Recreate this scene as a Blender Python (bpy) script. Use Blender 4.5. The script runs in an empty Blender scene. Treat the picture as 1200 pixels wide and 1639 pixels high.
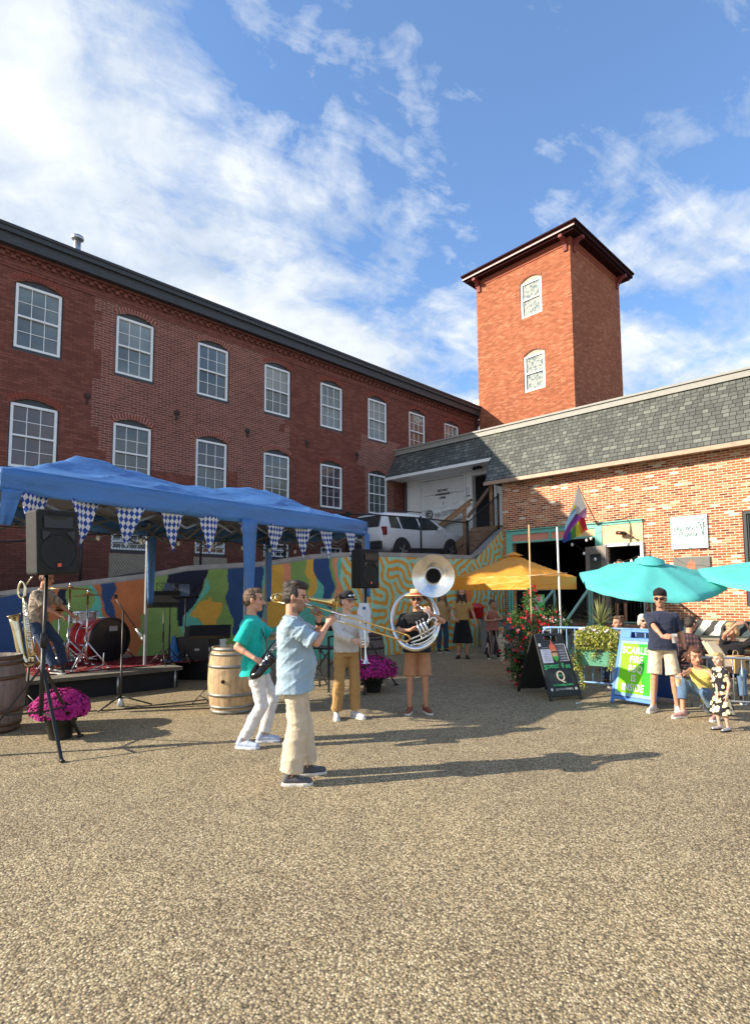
import bpy, bmesh, math, random
import numpy as np
from mathutils import Vector, Matrix, Euler
R = math.radians
C = bpy.context.scene.collection
SC = bpy.context.scene
V = Vector
# ---------------------------------------------------------------- camera
CF, CP, CR, CX, CY, EYE = 896.96, .0776, -.0075, 624.59, 879.66, 1.7
_c, _s = math.cos(CP), math.sin(CP)
FW = V((0, _c, _s)); _u = V((0, -_s, _c)); _r = V((1, 0, 0))
RT = _r*math.cos(CR) + _u*math.sin(CR); UP = -_r*math.sin(CR) + _u*math.cos(CR)
cam = bpy.data.objects.new('camera', bpy.data.cameras.new('camera')); C.objects.link(cam); SC.camera = cam
cm = Matrix((RT, UP, -FW)).transposed().to_4x4(); cm.translation = V((0, 0, EYE)); cam.matrix_world = cm
cam.data.sensor_fit = 'VERTICAL'; cam.data.sensor_height = 36; cam.data.lens = CF/1639*36
cam.data.shift_x = (600-CX)/1639; cam.data.shift_y = (CY-819.5)/1639
cam.data.clip_start = .05; cam.data.clip_end = 2000
SC.render.resolution_x = 749; SC.render.resolution_y = 1024
# ---------------------------------------------------------------- light
SUN = V((-.98, -.19, .505)).normalized()
sl = bpy.data.lights.new('sun', 'SUN'); sl.energy = 5; sl.angle = R(.5); sl.color = (1, .90, .74)
so = bpy.data.objects.new('sun', sl); C.objects.link(so); so.rotation_euler = (-SUN).to_track_quat('-Z', 'Y').to_euler(); so.location = (-30, -5, 30)
SC.view_settings.view_transform = 'Standard'; SC.view_settings.look = 'None'; SC.view_settings.exposure = .88; SC.view_settings.gamma = 1
W = bpy.data.worlds.new('World'); SC.world = W; W.use_nodes = True
class NT:
    def __init__(s, t): s.t = t; s.t.nodes.clear()
    def n(s, ty, **k):
        o = s.t.nodes.new(ty); ins = k.pop('ins', None)
        for a, b in k.items(): setattr(o, a, b)
        if ins:
            for a, b in ins.items():
                i = o.inputs[a]
                if isinstance(b, bpy.types.NodeSocket): s.t.links.new(b, i)
                else: i.default_value = b
        return o
    def m(s, op, *a, clamp=False):
        o = s.t.nodes.new('ShaderNodeMath'); o.operation = op; o.use_clamp = clamp
        for i, b in enumerate(a):
            if isinstance(b, bpy.types.NodeSocket): s.t.links.new(b, o.inputs[i])
            else: o.inputs[i].default_value = b
        return o.outputs[0]
    def vm(s, op, *a):
        o = s.t.nodes.new('ShaderNodeVectorMath'); o.operation = op
        for i, b in enumerate(a):
            if isinstance(b, bpy.types.NodeSocket): s.t.links.new(b, o.inputs[i])
            else: o.inputs[i].default_value = b
        return o
    def noise(s, vec, scale, detail=3, rough=.5, dist=0):
        return s.n('ShaderNodeTexNoise', ins=dict(Vector=vec, Scale=scale, Detail=detail, Roughness=rough, Distortion=dist)).outputs
    def mix(s, f, a, b, bt='MIX'):
        o = s.n('ShaderNodeMixRGB', blend_type=bt)
        for i, x in enumerate((f, a, b)):
            if isinstance(x, bpy.types.NodeSocket): s.t.links.new(x, o.inputs[i])
            else: o.inputs[i].default_value = x if i == 0 else (*x, 1)
        return o.outputs[0]
    def ramp(s, f, stops, mode='LINEAR'):
        o = s.n('ShaderNodeValToRGB', ins=dict(Fac=f)); r = o.color_ramp; r.interpolation = mode
        while len(r.elements) < len(stops): r.elements.new(.5)
        for e, (p, c) in zip(r.elements, stops):
            e.position = p; e.color = (*c, 1) if hasattr(c, '__len__') else (c, c, c, 1)
        return o.outputs[0]
    def sep(s, v): return s.n('ShaderNodeSeparateXYZ', ins=dict(Vector=v)).outputs
    def comb(s, x=0, y=0, z=0): return s.n('ShaderNodeCombineXYZ', ins=dict(X=x, Y=y, Z=z)).outputs[0]
    def mr(s, v, a, b, c=0, d=1): return s.n('ShaderNodeMapRange', ins={'Value': v, 'From Min': a, 'From Max': b, 'To Min': c, 'To Max': d}).outputs[0]
t = NT(W.node_tree)
sky = t.n('ShaderNodeTexSky', sky_type='NISHITA', sun_disc=False, sun_elevation=R(27), sun_rotation=R(-101), altitude=50, air_density=1.1, dust_density=.6, ozone_density=2.2)
dirv = t.n('ShaderNodeTexCoord').outputs['Generated']
dx, dy, dz = t.sep(dirv)
den = t.m('ADD', t.m('MAXIMUM', dz, 0.0), .34)
px_, py_ = t.m('DIVIDE', dx, den), t.m('DIVIDE', dy, den)
pl = t.comb(px_, py_, 0)
n0 = t.noise(t.vm('ADD', pl, (.35, .6, 0)).outputs[0], 1.5, 3, .5, 0)[0]
wp = t.noise(pl, 2.4, 4, .6)[1]
plw = t.vm('ADD', pl, t.vm('MULTIPLY', t.vm('SUBTRACT', wp, (.5, .5, .5)).outputs[0], (.16, .16, 0)).outputs[0]).outputs[0]
n2 = t.noise(t.vm('ADD', plw, (7.3, 2.1, 4)).outputs[0], 5.6, 9, .60, .15)[0]
ang1 = t.comb(t.m('MULTIPLY', t.m('ADD', px_, t.m('MULTIPLY', py_, .55)), 2.2), t.m('MULTIPLY', t.m('SUBTRACT', py_, t.m('MULTIPLY', px_, .55)), 5.5), 3)
n3 = t.noise(ang1, 2.0, 9, .66, .5)[0]
# where the banks of cloud lie, by compass direction and height
lim = t.m('ADD', t.m('MULTIPLY', dz, -1.28), .70)
bank = t.mr(t.m('SUBTRACT', lim, dx), -.13, .34)
rb = t.m('MULTIPLY', t.mr(dx, .28, .52), t.mr(dz, .86, .5))
low = t.m('MULTIPLY', t.mr(dz, .50, .36), t.mr(dx, .22, .34))
msk = t.m('MAXIMUM', bank, t.m('MAXIMUM', t.m('MULTIPLY', rb, .50), t.m('MULTIPLY', low, .62)))
tex = t.m('ADD', t.m('ADD', t.m('MULTIPLY', n0, .35), t.m('MULTIPLY', n2, .75)), t.m('MULTIPLY', n3, .42))       # about .76 on average
dens = t.m('ADD', tex, t.m('MULTIPLY', msk, .30))
cov = t.mr(dens, .785, 1.0)
cov = t.m('POWER', cov, .85)
shade = t.mr(t.m('ADD', t.m('MULTIPLY', n2, .6), t.m('MULTIPLY', t.noise(t.vm('ADD', plw, (1.77, -3.03, 9)).outputs[0], 4.0, 7, .58, .1)[0], .6)), .48, .72)
ccol = t.mix(shade, (2.5, 2.95, 3.6), (4.45, 4.6, 4.7))
skyc = t.mix(.10, t.mix(1.0, sky.outputs[0], (.80, .97, 1.18), 'MULTIPLY'), (2.0, 3.1, 4.5))
col = t.mix(t.m('MULTIPLY', cov, .93), skyc, ccol)
bg = t.n('ShaderNodeBackground', ins=dict(Color=col, Strength=.13))
t.t.links.new(bg.outputs[0], t.n('ShaderNodeOutputWorld').inputs[0])
# ---------------------------------------------------------------- pixel -> place helpers (source photo pixels)
EP = V((0, 0, EYE))
def ray(x, y): return RT*((x-CX)/CF) - UP*((y-CY)/CF) + FW
def G(x, y, z=0.):
    r = ray(x, y); return EP + r*((z-EYE)/r.z)
def A(x, y, Y):
    r = ray(x, y); return EP + r*(Y/r.y)
def PL(x, y, p, n):
    r = ray(x, y); return EP + r*(((p-EP).dot(n))/r.dot(n))
def PX(p):
    q = p-EP; w = q.dot(FW); return (CX+CF*q.dot(RT)/w, CY-CF*q.dot(UP)/w)
# ---------------------------------------------------------------- materials
MATS = {}
def base(name, col=(.5, .5, .5), rough=.7, metal=0., spec=.5, alpha=None, **k):
    m = bpy.data.materials.new(name); m.use_nodes = True; t = NT(m.node_tree)
    p = t.n('ShaderNodeBsdfPrincipled'); o = t.n('ShaderNodeOutputMaterial'); t.t.links.new(p.outputs[0], o.inputs[0])
    p.inputs['Base Color'].default_value = (*col, 1); p.inputs['Roughness'].default_value = rough
    p.inputs['Metallic'].default_value = metal; p.inputs['Specular IOR Level'].default_value = spec
    for a, b in k.items(): p.inputs[a].default_value = b
    m['c'] = col
    return m, t, p
def bump(t, p, h, s=.3, d=.01):
    b = t.n('ShaderNodeBump', ins=dict(Height=h, Strength=s, Distance=d)); t.t.links.new(b.outputs[0], p.inputs['Normal'])
def L(t, a, b): t.t.links.new(a, b)
def mat(name, col, rough=.7, metal=0., var=.12, scale=6., bmp=0., bs=40., spec=.5, **k):
    """paint / metal / plastic / stone with uneven tone, fine grain and varying gloss"""
    key = name
    if key in MATS: return MATS[key]
    m, t, p = base(name, col, rough, metal, spec, **k)
    oc = t.n('ShaderNodeTexCoord').outputs['Object']
    n = t.noise(oc, scale, 5, .6)[0]
    f = t.mr(n, .3, .7, 1-var, 1+var)
    L(t, t.mix(1, col, t.comb(f, f, f), 'MULTIPLY'), p.inputs['Base Color'])
    L(t, t.m('ADD', t.m('MULTIPLY', t.noise(oc, scale*3, 3)[0], .16), max(rough-.08, .01)), p.inputs['Roughness'])
    if bmp: bump(t, p, t.noise(oc, bs, 3)[0], bmp, .01)
    MATS[key] = m; return m
def cloth(name, col, var=.1, weave=260., bmp=.25, rough=.9, sheen=.15):
    if name in MATS: return MATS[name]
    m, t, p = base(name, col, rough, 0, .25)
    p.inputs['Sheen Weight'].default_value = sheen
    oc = t.n('ShaderNodeTexCoord').outputs['Object']
    f = t.mr(t.noise(oc, 9, 5, .6)[0], .3, .7, 1-var, 1+var)
    L(t, t.mix(1, col, t.comb(f, f, f), 'MULTIPLY'), p.inputs['Base Color'])
    h = t.m('ADD', t.m('MULTIPLY', t.noise(oc, weave, 2)[0], .15), t.noise(oc, 14, 4, .55, .8)[0])
    bump(t, p, h, bmp, .02); MATS[name] = m; return m
# ---------------------------------------------------------------- mesh builder
def frame(d, up=V((0, 0, 1))):
    d = V(d).normalized(); x = d.cross(up)
    if x.length < 1e-4: x = d.cross(V((0, 1, 0)))
    x.normalize(); y = x.cross(d).normalized(); return x, y, d
def spline(pts, k=6):
    P = [V(p) for p in pts]; out = []
    for i in range(len(P)-1):
        a = P[i-1] if i else P[0]*2-P[1]; b, c = P[i], P[i+1]; d = P[i+2] if i+2 < len(P) else P[-1]*2-P[-2]
        for j in range(k):
            u = j/k; out.append(.5*((2*b)+(c-a)*u+(2*a-5*b+4*c-d)*u*u+(3*b-a-3*c+d)*u**3))
    return out+[P[-1]]
def interp(vals, n):
    xs = np.linspace(0, 1, len(vals)); return list(np.interp(np.linspace(0, 1, n), xs, vals))
class MB:
    def __init__(s): s.v = []; s.f = []; s.m = []; s.s = []
    def add(s, v, f, mi=0, sm=False):
        b = len(s.v); s.v += [V(p) for p in v]; s.f += [[i+b for i in q] for q in f]; s.m += [mi]*len(f); s.s += [sm]*len(f); return s
    def box(s, c, d, rz=0., mi=0, M=None, tp=1., tq=1.):
        c = V(c); hx, hy, hz = d[0]/2, d[1]/2, d[2]/2; o = []
        for sz in (-1, 1):
            k = tp if sz > 0 else 1.; q = tq if sz > 0 else 1.
            for sx, sy in ((-1, -1), (1, -1), (1, 1), (-1, 1)): o.append(V((sx*hx*k, sy*hy*q, sz*hz)))
        Q = M or Matrix.Rotation(rz, 3, 'Z'); o = [Q @ p+c for p in o]
        return s.add(o, [(3, 2, 1, 0), (4, 5, 6, 7), (0, 1, 5, 4), (1, 2, 6, 5), (2, 3, 7, 6), (3, 0, 4, 7)], mi)
    def b2(s, x0, x1, y0, y1, z0, z1, mi=0): return s.box(((x0+x1)/2, (y0+y1)/2, (z0+z1)/2), (abs(x1-x0), abs(y1-y0), abs(z1-z0)), 0, mi)
    def bar(s, a, b, w, h=None, mi=0, up=V((0, 0, 1))):
        a, b = V(a), V(b); h = h or w; x, y, d = frame(b-a, up); o = []
        for p in (a, b):
            for i, j in ((-1, -1), (1, -1), (1, 1), (-1, 1)): o.append(p+x*i*w/2+y*j*h/2)
        return s.add(o, [(3, 2, 1, 0), (4, 5, 6, 7), (0, 1, 5, 4), (1, 2, 6, 5), (2, 3, 7, 6), (3, 0, 4, 7)], mi)
    def tube(s, pts, r, n=8, mi=0, cap=True, sm=True, flat=1., up=None, k=0):
        if k: 
            m = (len(pts)-1)*k+1; r = interp(r, m) if hasattr(r, '__len__') else r; pts = spline(pts, k)
        P = [V(p) for p in pts]; N = len(P); rr = r if hasattr(r, '__len__') else [r]*N
        b = []; x = None
        for i, p in enumerate(P):
            d = (P[min(i+1, N-1)]-P[max(i-1, 0)]).normalized()
            if x is None: x, y, _ = frame(d, up or V((0, 0, 1)))
            else:
                x = (x-d*x.dot(d)); x = x.normalized() if x.length > 1e-6 else frame(d)[0]
            y = d.cross(x).normalized() if True else y
            for j in range(n):
                a = 2*math.pi*j/n; b.append(p+(x*math.cos(a)+y*math.sin(a)*flat)*rr[i])
        f = [(i*n+j, i*n+(j+1) % n, (i+1)*n+(j+1) % n, (i+1)*n+j) for i in range(N-1) for j in range(n)]
        s.add(b, f, mi, sm)
        if cap: s.add([], [], mi); o = len(s.v)-len(b); s.f += [[o+j for j in range(n)][::-1], [o+(N-1)*n+j for j in range(n)]]; s.m += [mi]*2; s.s += [False]*2
        return s
    def lathe(s, prof, n=24, o=(0, 0, 0), ax=(0, 0, 1), mi=0, sm=True, a0=0, a1=None, sx=1.):
        x, y, d = frame(ax, V((0, 1, 0)) if abs(V(ax).normalized().z) > .9 else V((0, 0, 1))); o = V(o); b = []
        full = a1 is None; m = n if full else n+1; a1 = 2*math.pi if full else a1
        for r, z in prof:
            for j in range(m):
                a = a0+(a1-a0)*j/n; b.append(o+(x*math.cos(a)*sx+y*math.sin(a))*r+d*z)
        f = []
        for i in range(len(prof)-1):
            for j in range(n):
                k = (j+1) % m if full else j+1; f.append((i*m+j, i*m+k, (i+1)*m+k, (i+1)*m+j))
        return s.add(b, f, mi, sm)
    def ell(s, c, r, n=14, M=None, mi=0):
        c = V(c); Q = M or Matrix.Identity(3); h = n//2; b = [c+Q @ V((0, 0, -r[2]))]
        for i in range(1, h):
            a = -math.pi/2+math.pi*i/h
            for j in range(n):
                g = 2*math.pi*j/n; b.append(c+Q @ V((r[0]*math.cos(a)*math.cos(g), r[1]*math.cos(a)*math.sin(g), r[2]*math.sin(a))))
        b.append(c+Q @ V((0, 0, r[2]))); e = len(b)-1; f = []
        for j in range(n): f.append((0, 1+(j+1) % n, 1+j)); f.append((e, e-n+j, e-n+(j+1) % n))
        for i in range(h-2):
            for j in range(n): o = 1+i*n; f.append((o+j, o+(j+1) % n, o+n+(j+1) % n, o+n+j))
        return s.add(b, f, mi, True)
    def cap(s, a, b, ra, rb, n=12, mi=0):
        a, b = V(a), V(b); d = b-a
        if d.length < 1e-5: return s.ell(a, (ra, ra, ra), n, None, mi)
        x, y, w = frame(d); pts = []; rr = []
        for q in (80, 50, 20): pts.append(a-w*ra*math.sin(R(q))); rr.append(ra*math.cos(R(q)))
        for q in (20, 50, 80): pts.append(b+w*rb*math.sin(R(q))); rr.append(rb*math.cos(R(q)))
        return s.tube(pts, rr, n, mi)
    def loft(s, rings, n=20, mi=0):
        """rings: (centre, rx, ry, xaxis, yaxis) closed with flat caps"""
        b = []
        for c, rx, ry, x, y in rings:
            for j in range(n):
                a = 2*math.pi*j/n; ca, sa = math.cos(a), math.sin(a); b.append(V(c)+x*rx*math.copysign(abs(ca)**.85, ca)+y*ry*math.copysign(abs(sa)**.85, sa))
        N = len(rings); f = [(i*n+j, i*n+(j+1) % n, (i+1)*n+(j+1) % n, (i+1)*n+j) for i in range(N-1) for j in range(n)]
        f += [list(range(n))[::-1], [(N-1)*n+j for j in range(n)]]
        return s.add(b, f, mi, True)
    def prism(s, poly, y0, y1, mi=0, M=None):
        """poly in (x,z), extruded along y"""
        n = len(poly); b = [V((x, y0, z)) for x, z in poly]+[V((x, y1, z)) for x, z in poly]
        if M: b = [M @ p for p in b]
        f = [list(range(n)), list(range(2*n-1, n-1, -1))]+[(i, i+n, (i+1) % n+n, (i+1) % n) for i in range(n)]
        return s.add(b, f, mi)
    def quad(s, *p, mi=0): return s.add(p, [tuple(range(len(p)))], mi)
    def xf(s, M, i0=0):
        for i in range(i0, len(s.v)): s.v[i] = M @ s.v[i]
        return s
    def build(s, name, mats, parent=None, world=False, loc=None, rot=None, bev=0., sub=0, smooth=None, bseg=2):
        me = bpy.data.meshes.new(name); vs = s.v
        if parent is not None and world:
            Mi = WM(parent).inverted(); vs = [Mi @ p for p in vs]
        me.from_pydata([tuple(p) for p in vs], [], s.f)
        if not isinstance(mats, (list, tuple)): mats = [mats]
        for m in mats: me.materials.append(m)
        me.polygons.foreach_set('material_index', s.m); me.polygons.foreach_set('use_smooth', [bool(q) if smooth is None else smooth for q in s.s]); me.update()
        o = bpy.data.objects.new(name, me); C.objects.link(o)
        if parent is not None: o.parent = parent
        if loc is not None: o.location = loc
        if rot is not None: o.rotation_euler = rot
        if bev:
            b = o.modifiers.new('bevel', 'BEVEL'); b.width = bev; b.segments = bseg; b.limit_method = 'ANGLE'; b.angle_limit = R(40)
        if sub:
            b = o.modifiers.new('sub', 'SUBSURF'); b.levels = sub; b.render_levels = sub
        return o
def WM(o):
    M = Matrix.LocRotScale(o.location, o.rotation_euler, o.scale)
    return WM(o.parent) @ M if o.parent else M
def tag(o, label=None, cat=None, group=None, kind=None):
    if label: o['label'] = label
    if cat: o['category'] = cat
    if group: o['group'] = group
    if kind: o['kind'] = kind
    return o
def thing(name, label, cat, loc=(0, 0, 0), rz=0., group=None):
    o = bpy.data.objects.new(name, None); C.objects.link(o); o.empty_display_size = .1
    o.location = loc; o.rotation_euler = (0, 0, rz); return tag(o, label, cat, group)
def dup(root, loc=None, rz=None, label=None, group=None, parent=None):
    c = root.copy(); C.objects.link(c)
    if parent is not None: c.parent = parent
    for ch in [o for o in root.children]: dup(ch, parent=c)
    if loc is not None: c.location = loc
    if rz is not None: c.rotation_euler = (0, 0, rz)
    if label: c['label'] = label
    if group: c['group'] = group
    return c
FONT = {}
def text(s, size, mats, parent, loc, rot, name='lettering', ext=.004, al='CENTER', world=False, sx=1., shear=0., bold=0., sp=1.):
    cu = bpy.data.curves.new('t', 'FONT'); cu.body = s; cu.size = size; cu.extrude = ext; cu.align_x = al; cu.align_y = 'CENTER'; cu.shear = shear; cu.offset = bold; cu.space_character = sp
    o = bpy.data.objects.new('t', cu); C.objects.link(o); dg = bpy.context.evaluated_depsgraph_get()
    me = bpy.data.meshes.new_from_object(o.evaluated_get(dg)); bpy.data.objects.remove(o); bpy.data.curves.remove(cu)
    me.materials.clear(); me.materials.append(mats); me.name = name
    q = bpy.data.objects.new(name, me); C.objects.link(q); q.parent = parent; q.location = loc; q.rotation_euler = rot; q.scale = (sx, 1, 1); return q
rnd = random.Random(5)
# ================================================================ SETTING
def brick(name, stops, mortar, mix2=None, row=.0675, wid=.215, ms=.005, bmp=.6, grime=.18, soft=.15, vary=.12):
    m, t, p = base(name, rough=.9, spec=.2)
    oc = t.n('ShaderNodeTexCoord').outputs['Object']; x, y, z = t.sep(oc)
    wob = t.noise(oc, 3, 2)[0]
    u = t.comb(t.m('ADD', x, y), t.m('ADD', z, t.m('MULTIPLY', wob, .012)), 0)
    b = t.n('ShaderNodeTexBrick', offset=.5, ins={'Vector': u, 'Color1': (0, 0, 0, 1), 'Color2': (1, 1, 1, 1), 'Mortar': (0, 0, 0, 1), 'Scale': 1., 'Mortar Size': ms, 'Mortar Smooth': soft, 'Brick Width': wid, 'Row Height': row})
    g = t.mix(1, t.ramp(b.outputs['Color'], stops), t.ramp(t.noise(oc, 60, 3)[0], [(.3, .8), (.7, 1.15)]), 'MULTIPLY')
    big = t.ramp(t.noise(oc, .45, 6, .65)[0], [(.3, 1-grime), (.7, 1+grime)])
    mo = mix2(t, oc, x, z, mortar) if mix2 else mortar
    if mix2 is None: mo = t.mix(0., mortar, mortar)
    c = t.mix(b.outputs['Fac'], g, mo); c = t.mix(1, c, big, 'MULTIPLY')
    L(t, c, p.inputs['Base Color'])
    bump(t, p, t.m('ADD', t.m('MULTIPLY', b.outputs['Fac'], -1.), t.m('MULTIPLY', t.noise(oc, 45, 4)[0], .6)), bmp, .008)
    return m
def jag(t, x, z, x0, x1, z0, z1, nz, a=.35):
    """1 inside a rectangle with a brick-toothed, wandering edge"""
    xs = t.m('ADD', t.m('SNAP', x, .2), t.m('MULTIPLY', t.m('SUBTRACT', nz, .5), a*4))
    zs = t.m('SNAP', z, .0675)
    return t.m('MULTIPLY', t.m('MULTIPLY', t.m('GREATER_THAN', xs, x0), t.m('LESS_THAN', xs, x1)), t.m('MULTIPLY', t.m('GREATER_THAN', zs, z0), t.m('LESS_THAN', zs, z1)))
def mill_mix(t, oc, x, z, mortar):
    nz = t.noise(t.comb(t.m('SNAP', x, .4), 3, t.m('SNAP', z, .27)), 1.1, 3)[0]
    a = jag(t, x, z, 1.75, 7.9, 5.6, 9.9, nz); a2 = jag(t, x, z, 6.2, 7.6, 4.6, 7, nz, .2)
    b = jag(t, x, z, 11.4, 13.7, 6.65, 7.9, nz); b2 = jag(t, x, z, 11.75, 13.3, 4.6, 6.7, nz, .12)
    c = jag(t, x, z, 2.0, 5.2, 5.2, 7, nz, .2)
    k = t.m('MAXIMUM', t.m('MAXIMUM', t.m('MAXIMUM', a, a2), t.m('MAXIMUM', b, b2)), c)
    wear = t.mr(t.noise(oc, .8, 5, .7)[0], .56, .64)
    k = t.m('MULTIPLY', k, t.mr(t.noise(oc, 1.4, 4, .6)[0], .25, .45, .55, 1))
    return t.mix(t.m('MAXIMUM', k, t.m('MULTIPLY', wear, .25)), mortar, (.50, .36, .30))
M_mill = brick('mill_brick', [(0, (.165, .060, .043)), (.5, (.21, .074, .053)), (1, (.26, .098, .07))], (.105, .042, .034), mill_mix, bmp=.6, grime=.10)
M_tower = brick('tower_brick', [(0, (.27, .085, .04)), (.45, (.36, .115, .055)), (.8, (.41, .14, .07)), (1, (.48, .20, .11))], (.42, .19, .12), ms=.005, grime=.09, bmp=.9)
M_shop = brick('storefront_brick', [(0, (.17, .045, .025)), (.2, (.38, .095, .04)), (.55, (.50, .145, .055)), (.82, (.5, .19, .09)), (.93, (.58, .36, .22)), (1, (.80, .72, .62))], (.74, .60, .44), ms=.009, wid=.21, row=.067, bmp=.8, grime=.12)
M_sold = mat('brick_arch_red', (.24, .055, .035), .9, var=.3, scale=14)
M_sold2 = mat('brick_arch_mortar', (.42, .30, .25), .9)
M_white = mat('white_window_paint', (.86, .88, .87), .45, var=.05)
M_char = mat('charcoal_trim', (.045, .05, .055), .6)
M_roofdk = mat('dark_roof_metal', (.028, .03, .034), .55)
M_conc = mat('concrete', (.36, .33, .29), .9, var=.25, scale=3, bmp=.4)
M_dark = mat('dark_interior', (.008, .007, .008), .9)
M_blk = mat('black_metal', (.012, .012, .013), .45)
M_infill = mat('beige_infill', (.38, .33, .24), .9, var=.15, bmp=.3)
M_brass = mat('rusted_iron', (.05, .03, .025), .8)
M_whitew = mat('white_clapboard', (.87, .88, .86), .6, var=.05)
M_wood = mat('weathered_deck_wood', (.34, .19, .10), .8, var=.3, scale=12, bmp=.4, bs=60)
M_woodl = mat('pale_pine_wood', (.56, .38, .2), .75, var=.2, scale=14)
M_mroof = mat('maroon_roof_trim', (.030, .008, .008), .9, spec=.1)
M_galv = mat('galvanised_steel', (.45, .46, .47), .38, metal=.85, var=.12)
def glass(name, col, rough=.06, var=.35):
    m, t, p = base(name, col, rough, 0, .9)
    oc = t.n('ShaderNodeTexCoord').outputs['Object']
    f = t.mr(t.noise(oc, .9, 3)[0], .35, .65, 1-var, 1+var)
    L(t, t.mix(1, col, t.comb(f, f, f), 'MULTIPLY'), p.inputs['Base Color'])
    bump(t, p, t.noise(oc, 1.5, 2)[0], .25, .02); return m
M_gA = glass('window_glass_blinds', (.13, .155, .155)); M_gB = glass('window_glass_dark', (.045, .048, .055))
M_gC = glass('window_glass_green', (.07, .085, .085)); M_gD = glass('window_glass_pale_blind', (.21, .23, .21)); M_gE = glass('window_glass_violet', (.075, .062, .075))
GP = [[M_gA, M_gA], [M_gD, M_gA], [M_gA, M_gC], [M_gD, M_gC]]; GP2 = [[M_gE, M_gE], [M_gC, M_gA], [M_gB, M_gC], [M_gC, M_gC]]
# --- ground
def ground_mat():
    m, t, p = base('exposed_aggregate', rough=.85, spec=.3)
    oc = t.n('ShaderNodeTexCoord').outputs['Object']
    wv = t.vm('ADD', oc, t.vm('SCALE', t.noise(oc, 30, 2)[1], ).outputs[0]).outputs[0]
    v = t.n('ShaderNodeTexVoronoi', ins=dict(Vector=oc, Scale=78.)); v.inputs['Randomness'].default_value = 1
    v2 = t.n('ShaderNodeTexVoronoi', ins=dict(Vector=oc, Scale=150.))
    rc = t.sep(v.outputs['Color'])[0]; rc2 = t.sep(v2.outputs['Color'])[1]
    c1 = t.ramp(rc, [(0, (.04, .032, .022)), (.2, (.13, .10, .062)), (.42, (.33, .255, .15)), (.75, (.50, .395, .235)), (.92, (.76, .66, .46)), (1, (.36, .22, .11))])
    c2 = t.ramp(rc2, [(0, (.05, .038, .026)), (.5, (.36, .28, .165)), (1, (.66, .54, .35))])
    c = t.mix(.38, c1, c2)
    gap = t.mr(v.outputs['Distance'], .45, .75); c = t.mix(t.m('MULTIPLY', gap, .6), c, (.07, .054, .035))
    big = t.ramp(t.noise(oc, .35, 7, .62)[0], [(.3, (.80, .79, .79)), (.5, (1.0, 1, .98)), (.72, (1.17, 1.15, 1.08))])
    mid = t.ramp(t.noise(oc, 2.6, 6, .65)[0], [(.3, .86), (.7, 1.12)])
    c = t.mix(1, t.mix(1, c, big, 'MULTIPLY'), mid, 'MULTIPLY')
    st = t.mr(t.noise(oc, .9, 5, .7)[0], .66, .72); c = t.mix(t.m('MULTIPLY', st, .3), c, (.12, .10, .08))
    L(t, c, p.inputs['Base Color'])
    bump(t, p, t.m('SUBTRACT', t.m('MULTIPLY', rc, .35), v.outputs['Distance']), .7, .007)
    return m
M_ground = ground_mat()
b = MB(); b.quad(V((-120, -60, 0)), V((120, -60, 0)), V((120, 140, 0)), V((-120, 140, 0)))
tag(b.build('plaza_ground', M_ground), kind='structure')
# --- frames of the buildings
def fr(o, ang): 
    a = R(ang); return V((math.cos(a), math.sin(a), 0)), V((-math.sin(a), math.cos(a), 0)), V(o)
MILL_A, MILL_O = 45.22, (-9.282, 13.473, 0)
SHOP_A, SHOP_O = -42.1, (3.78, 18.71, 0)
TOW_A, TOW_O = -45.7, (4.40, 26.94, 0)
WALL_P = [V((-10.4, 11.04, 0)), V((-7.41, 12.32, 0)), V((-.37, 15.33, 0)), V((3.80, 18.72, 0))]
def mx(x, y, off=0.):                      # a point on the mill's facade, local coords
    d, n, o = fr(MILL_O, MILL_A); p = PL(x, y, o+n*off, n)-o; return V((p.dot(d), p.dot(n), p.z))
def sx_(x, y, off=0.):
    d, n, o = fr(SHOP_O, SHOP_A); p = PL(x, y, o+n*off, n)-o; return V((p.dot(d), p.dot(n), p.z))
def shopW(u, v, z=0.):
    d, n, o = fr(SHOP_O, SHOP_A); return o+d*u+n*v+V((0, 0, z))
def wall_open(mb, x0, x1, z0, z1, ops, dep=.14, mi=0, y=0.):
    """a wall face at y with openings (xa,xb,za,zb,rise); reveals and arched heads"""
    xs = sorted({x0, x1, *[q for o in ops for q in o[:2]]}); zs = sorted({z0, z1, *[q for o in ops for q in (o[2], o[3]+o[4])]})
    for i in range(len(xs)-1):
        for j in range(len(zs)-1):
            cx, cz = (xs[i]+xs[i+1])/2, (zs[j]+zs[j+1])/2
            if any(o[0] < cx < o[1] and o[2] < cz < o[3]+o[4] for o in ops): continue
            mb.quad((xs[i], y, zs[j]), (xs[i+1], y, zs[j]), (xs[i+1], y, zs[j+1]), (xs[i], y, zs[j+1]), mi=mi)
    for a, c, e, g, r in ops:
        n = 10; arc = [(a+(c-a)*k/n, g+r*(1-((k/n-.5)*2)**2)) for k in range(n+1)]
        for k in range(n):
            if r: mb.quad((arc[k][0], y, arc[k][1]), (arc[k+1][0], y, arc[k+1][1]), (arc[k+1][0], y, g+r), (arc[k][0], y, g+r), mi=mi)
            mb.quad((arc[k][0], y, arc[k][1]), (arc[k][0], y+dep, arc[k][1]), (arc[k+1][0], y+dep, arc[k+1][1]), (arc[k+1][0], y, arc[k+1][1]), mi=mi)
        mb.quad((a, y, e), (a, y+dep, e), (a, y+dep, g), (a, y, g), mi=mi); mb.quad((c, y, e), (c, y, g), (c, y+dep, g), (c, y+dep, e), mi=mi)
        mb.quad((a, y, e), (c, y, e), (c, y+dep, e), (a, y+dep, e), mi=mi)
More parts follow.
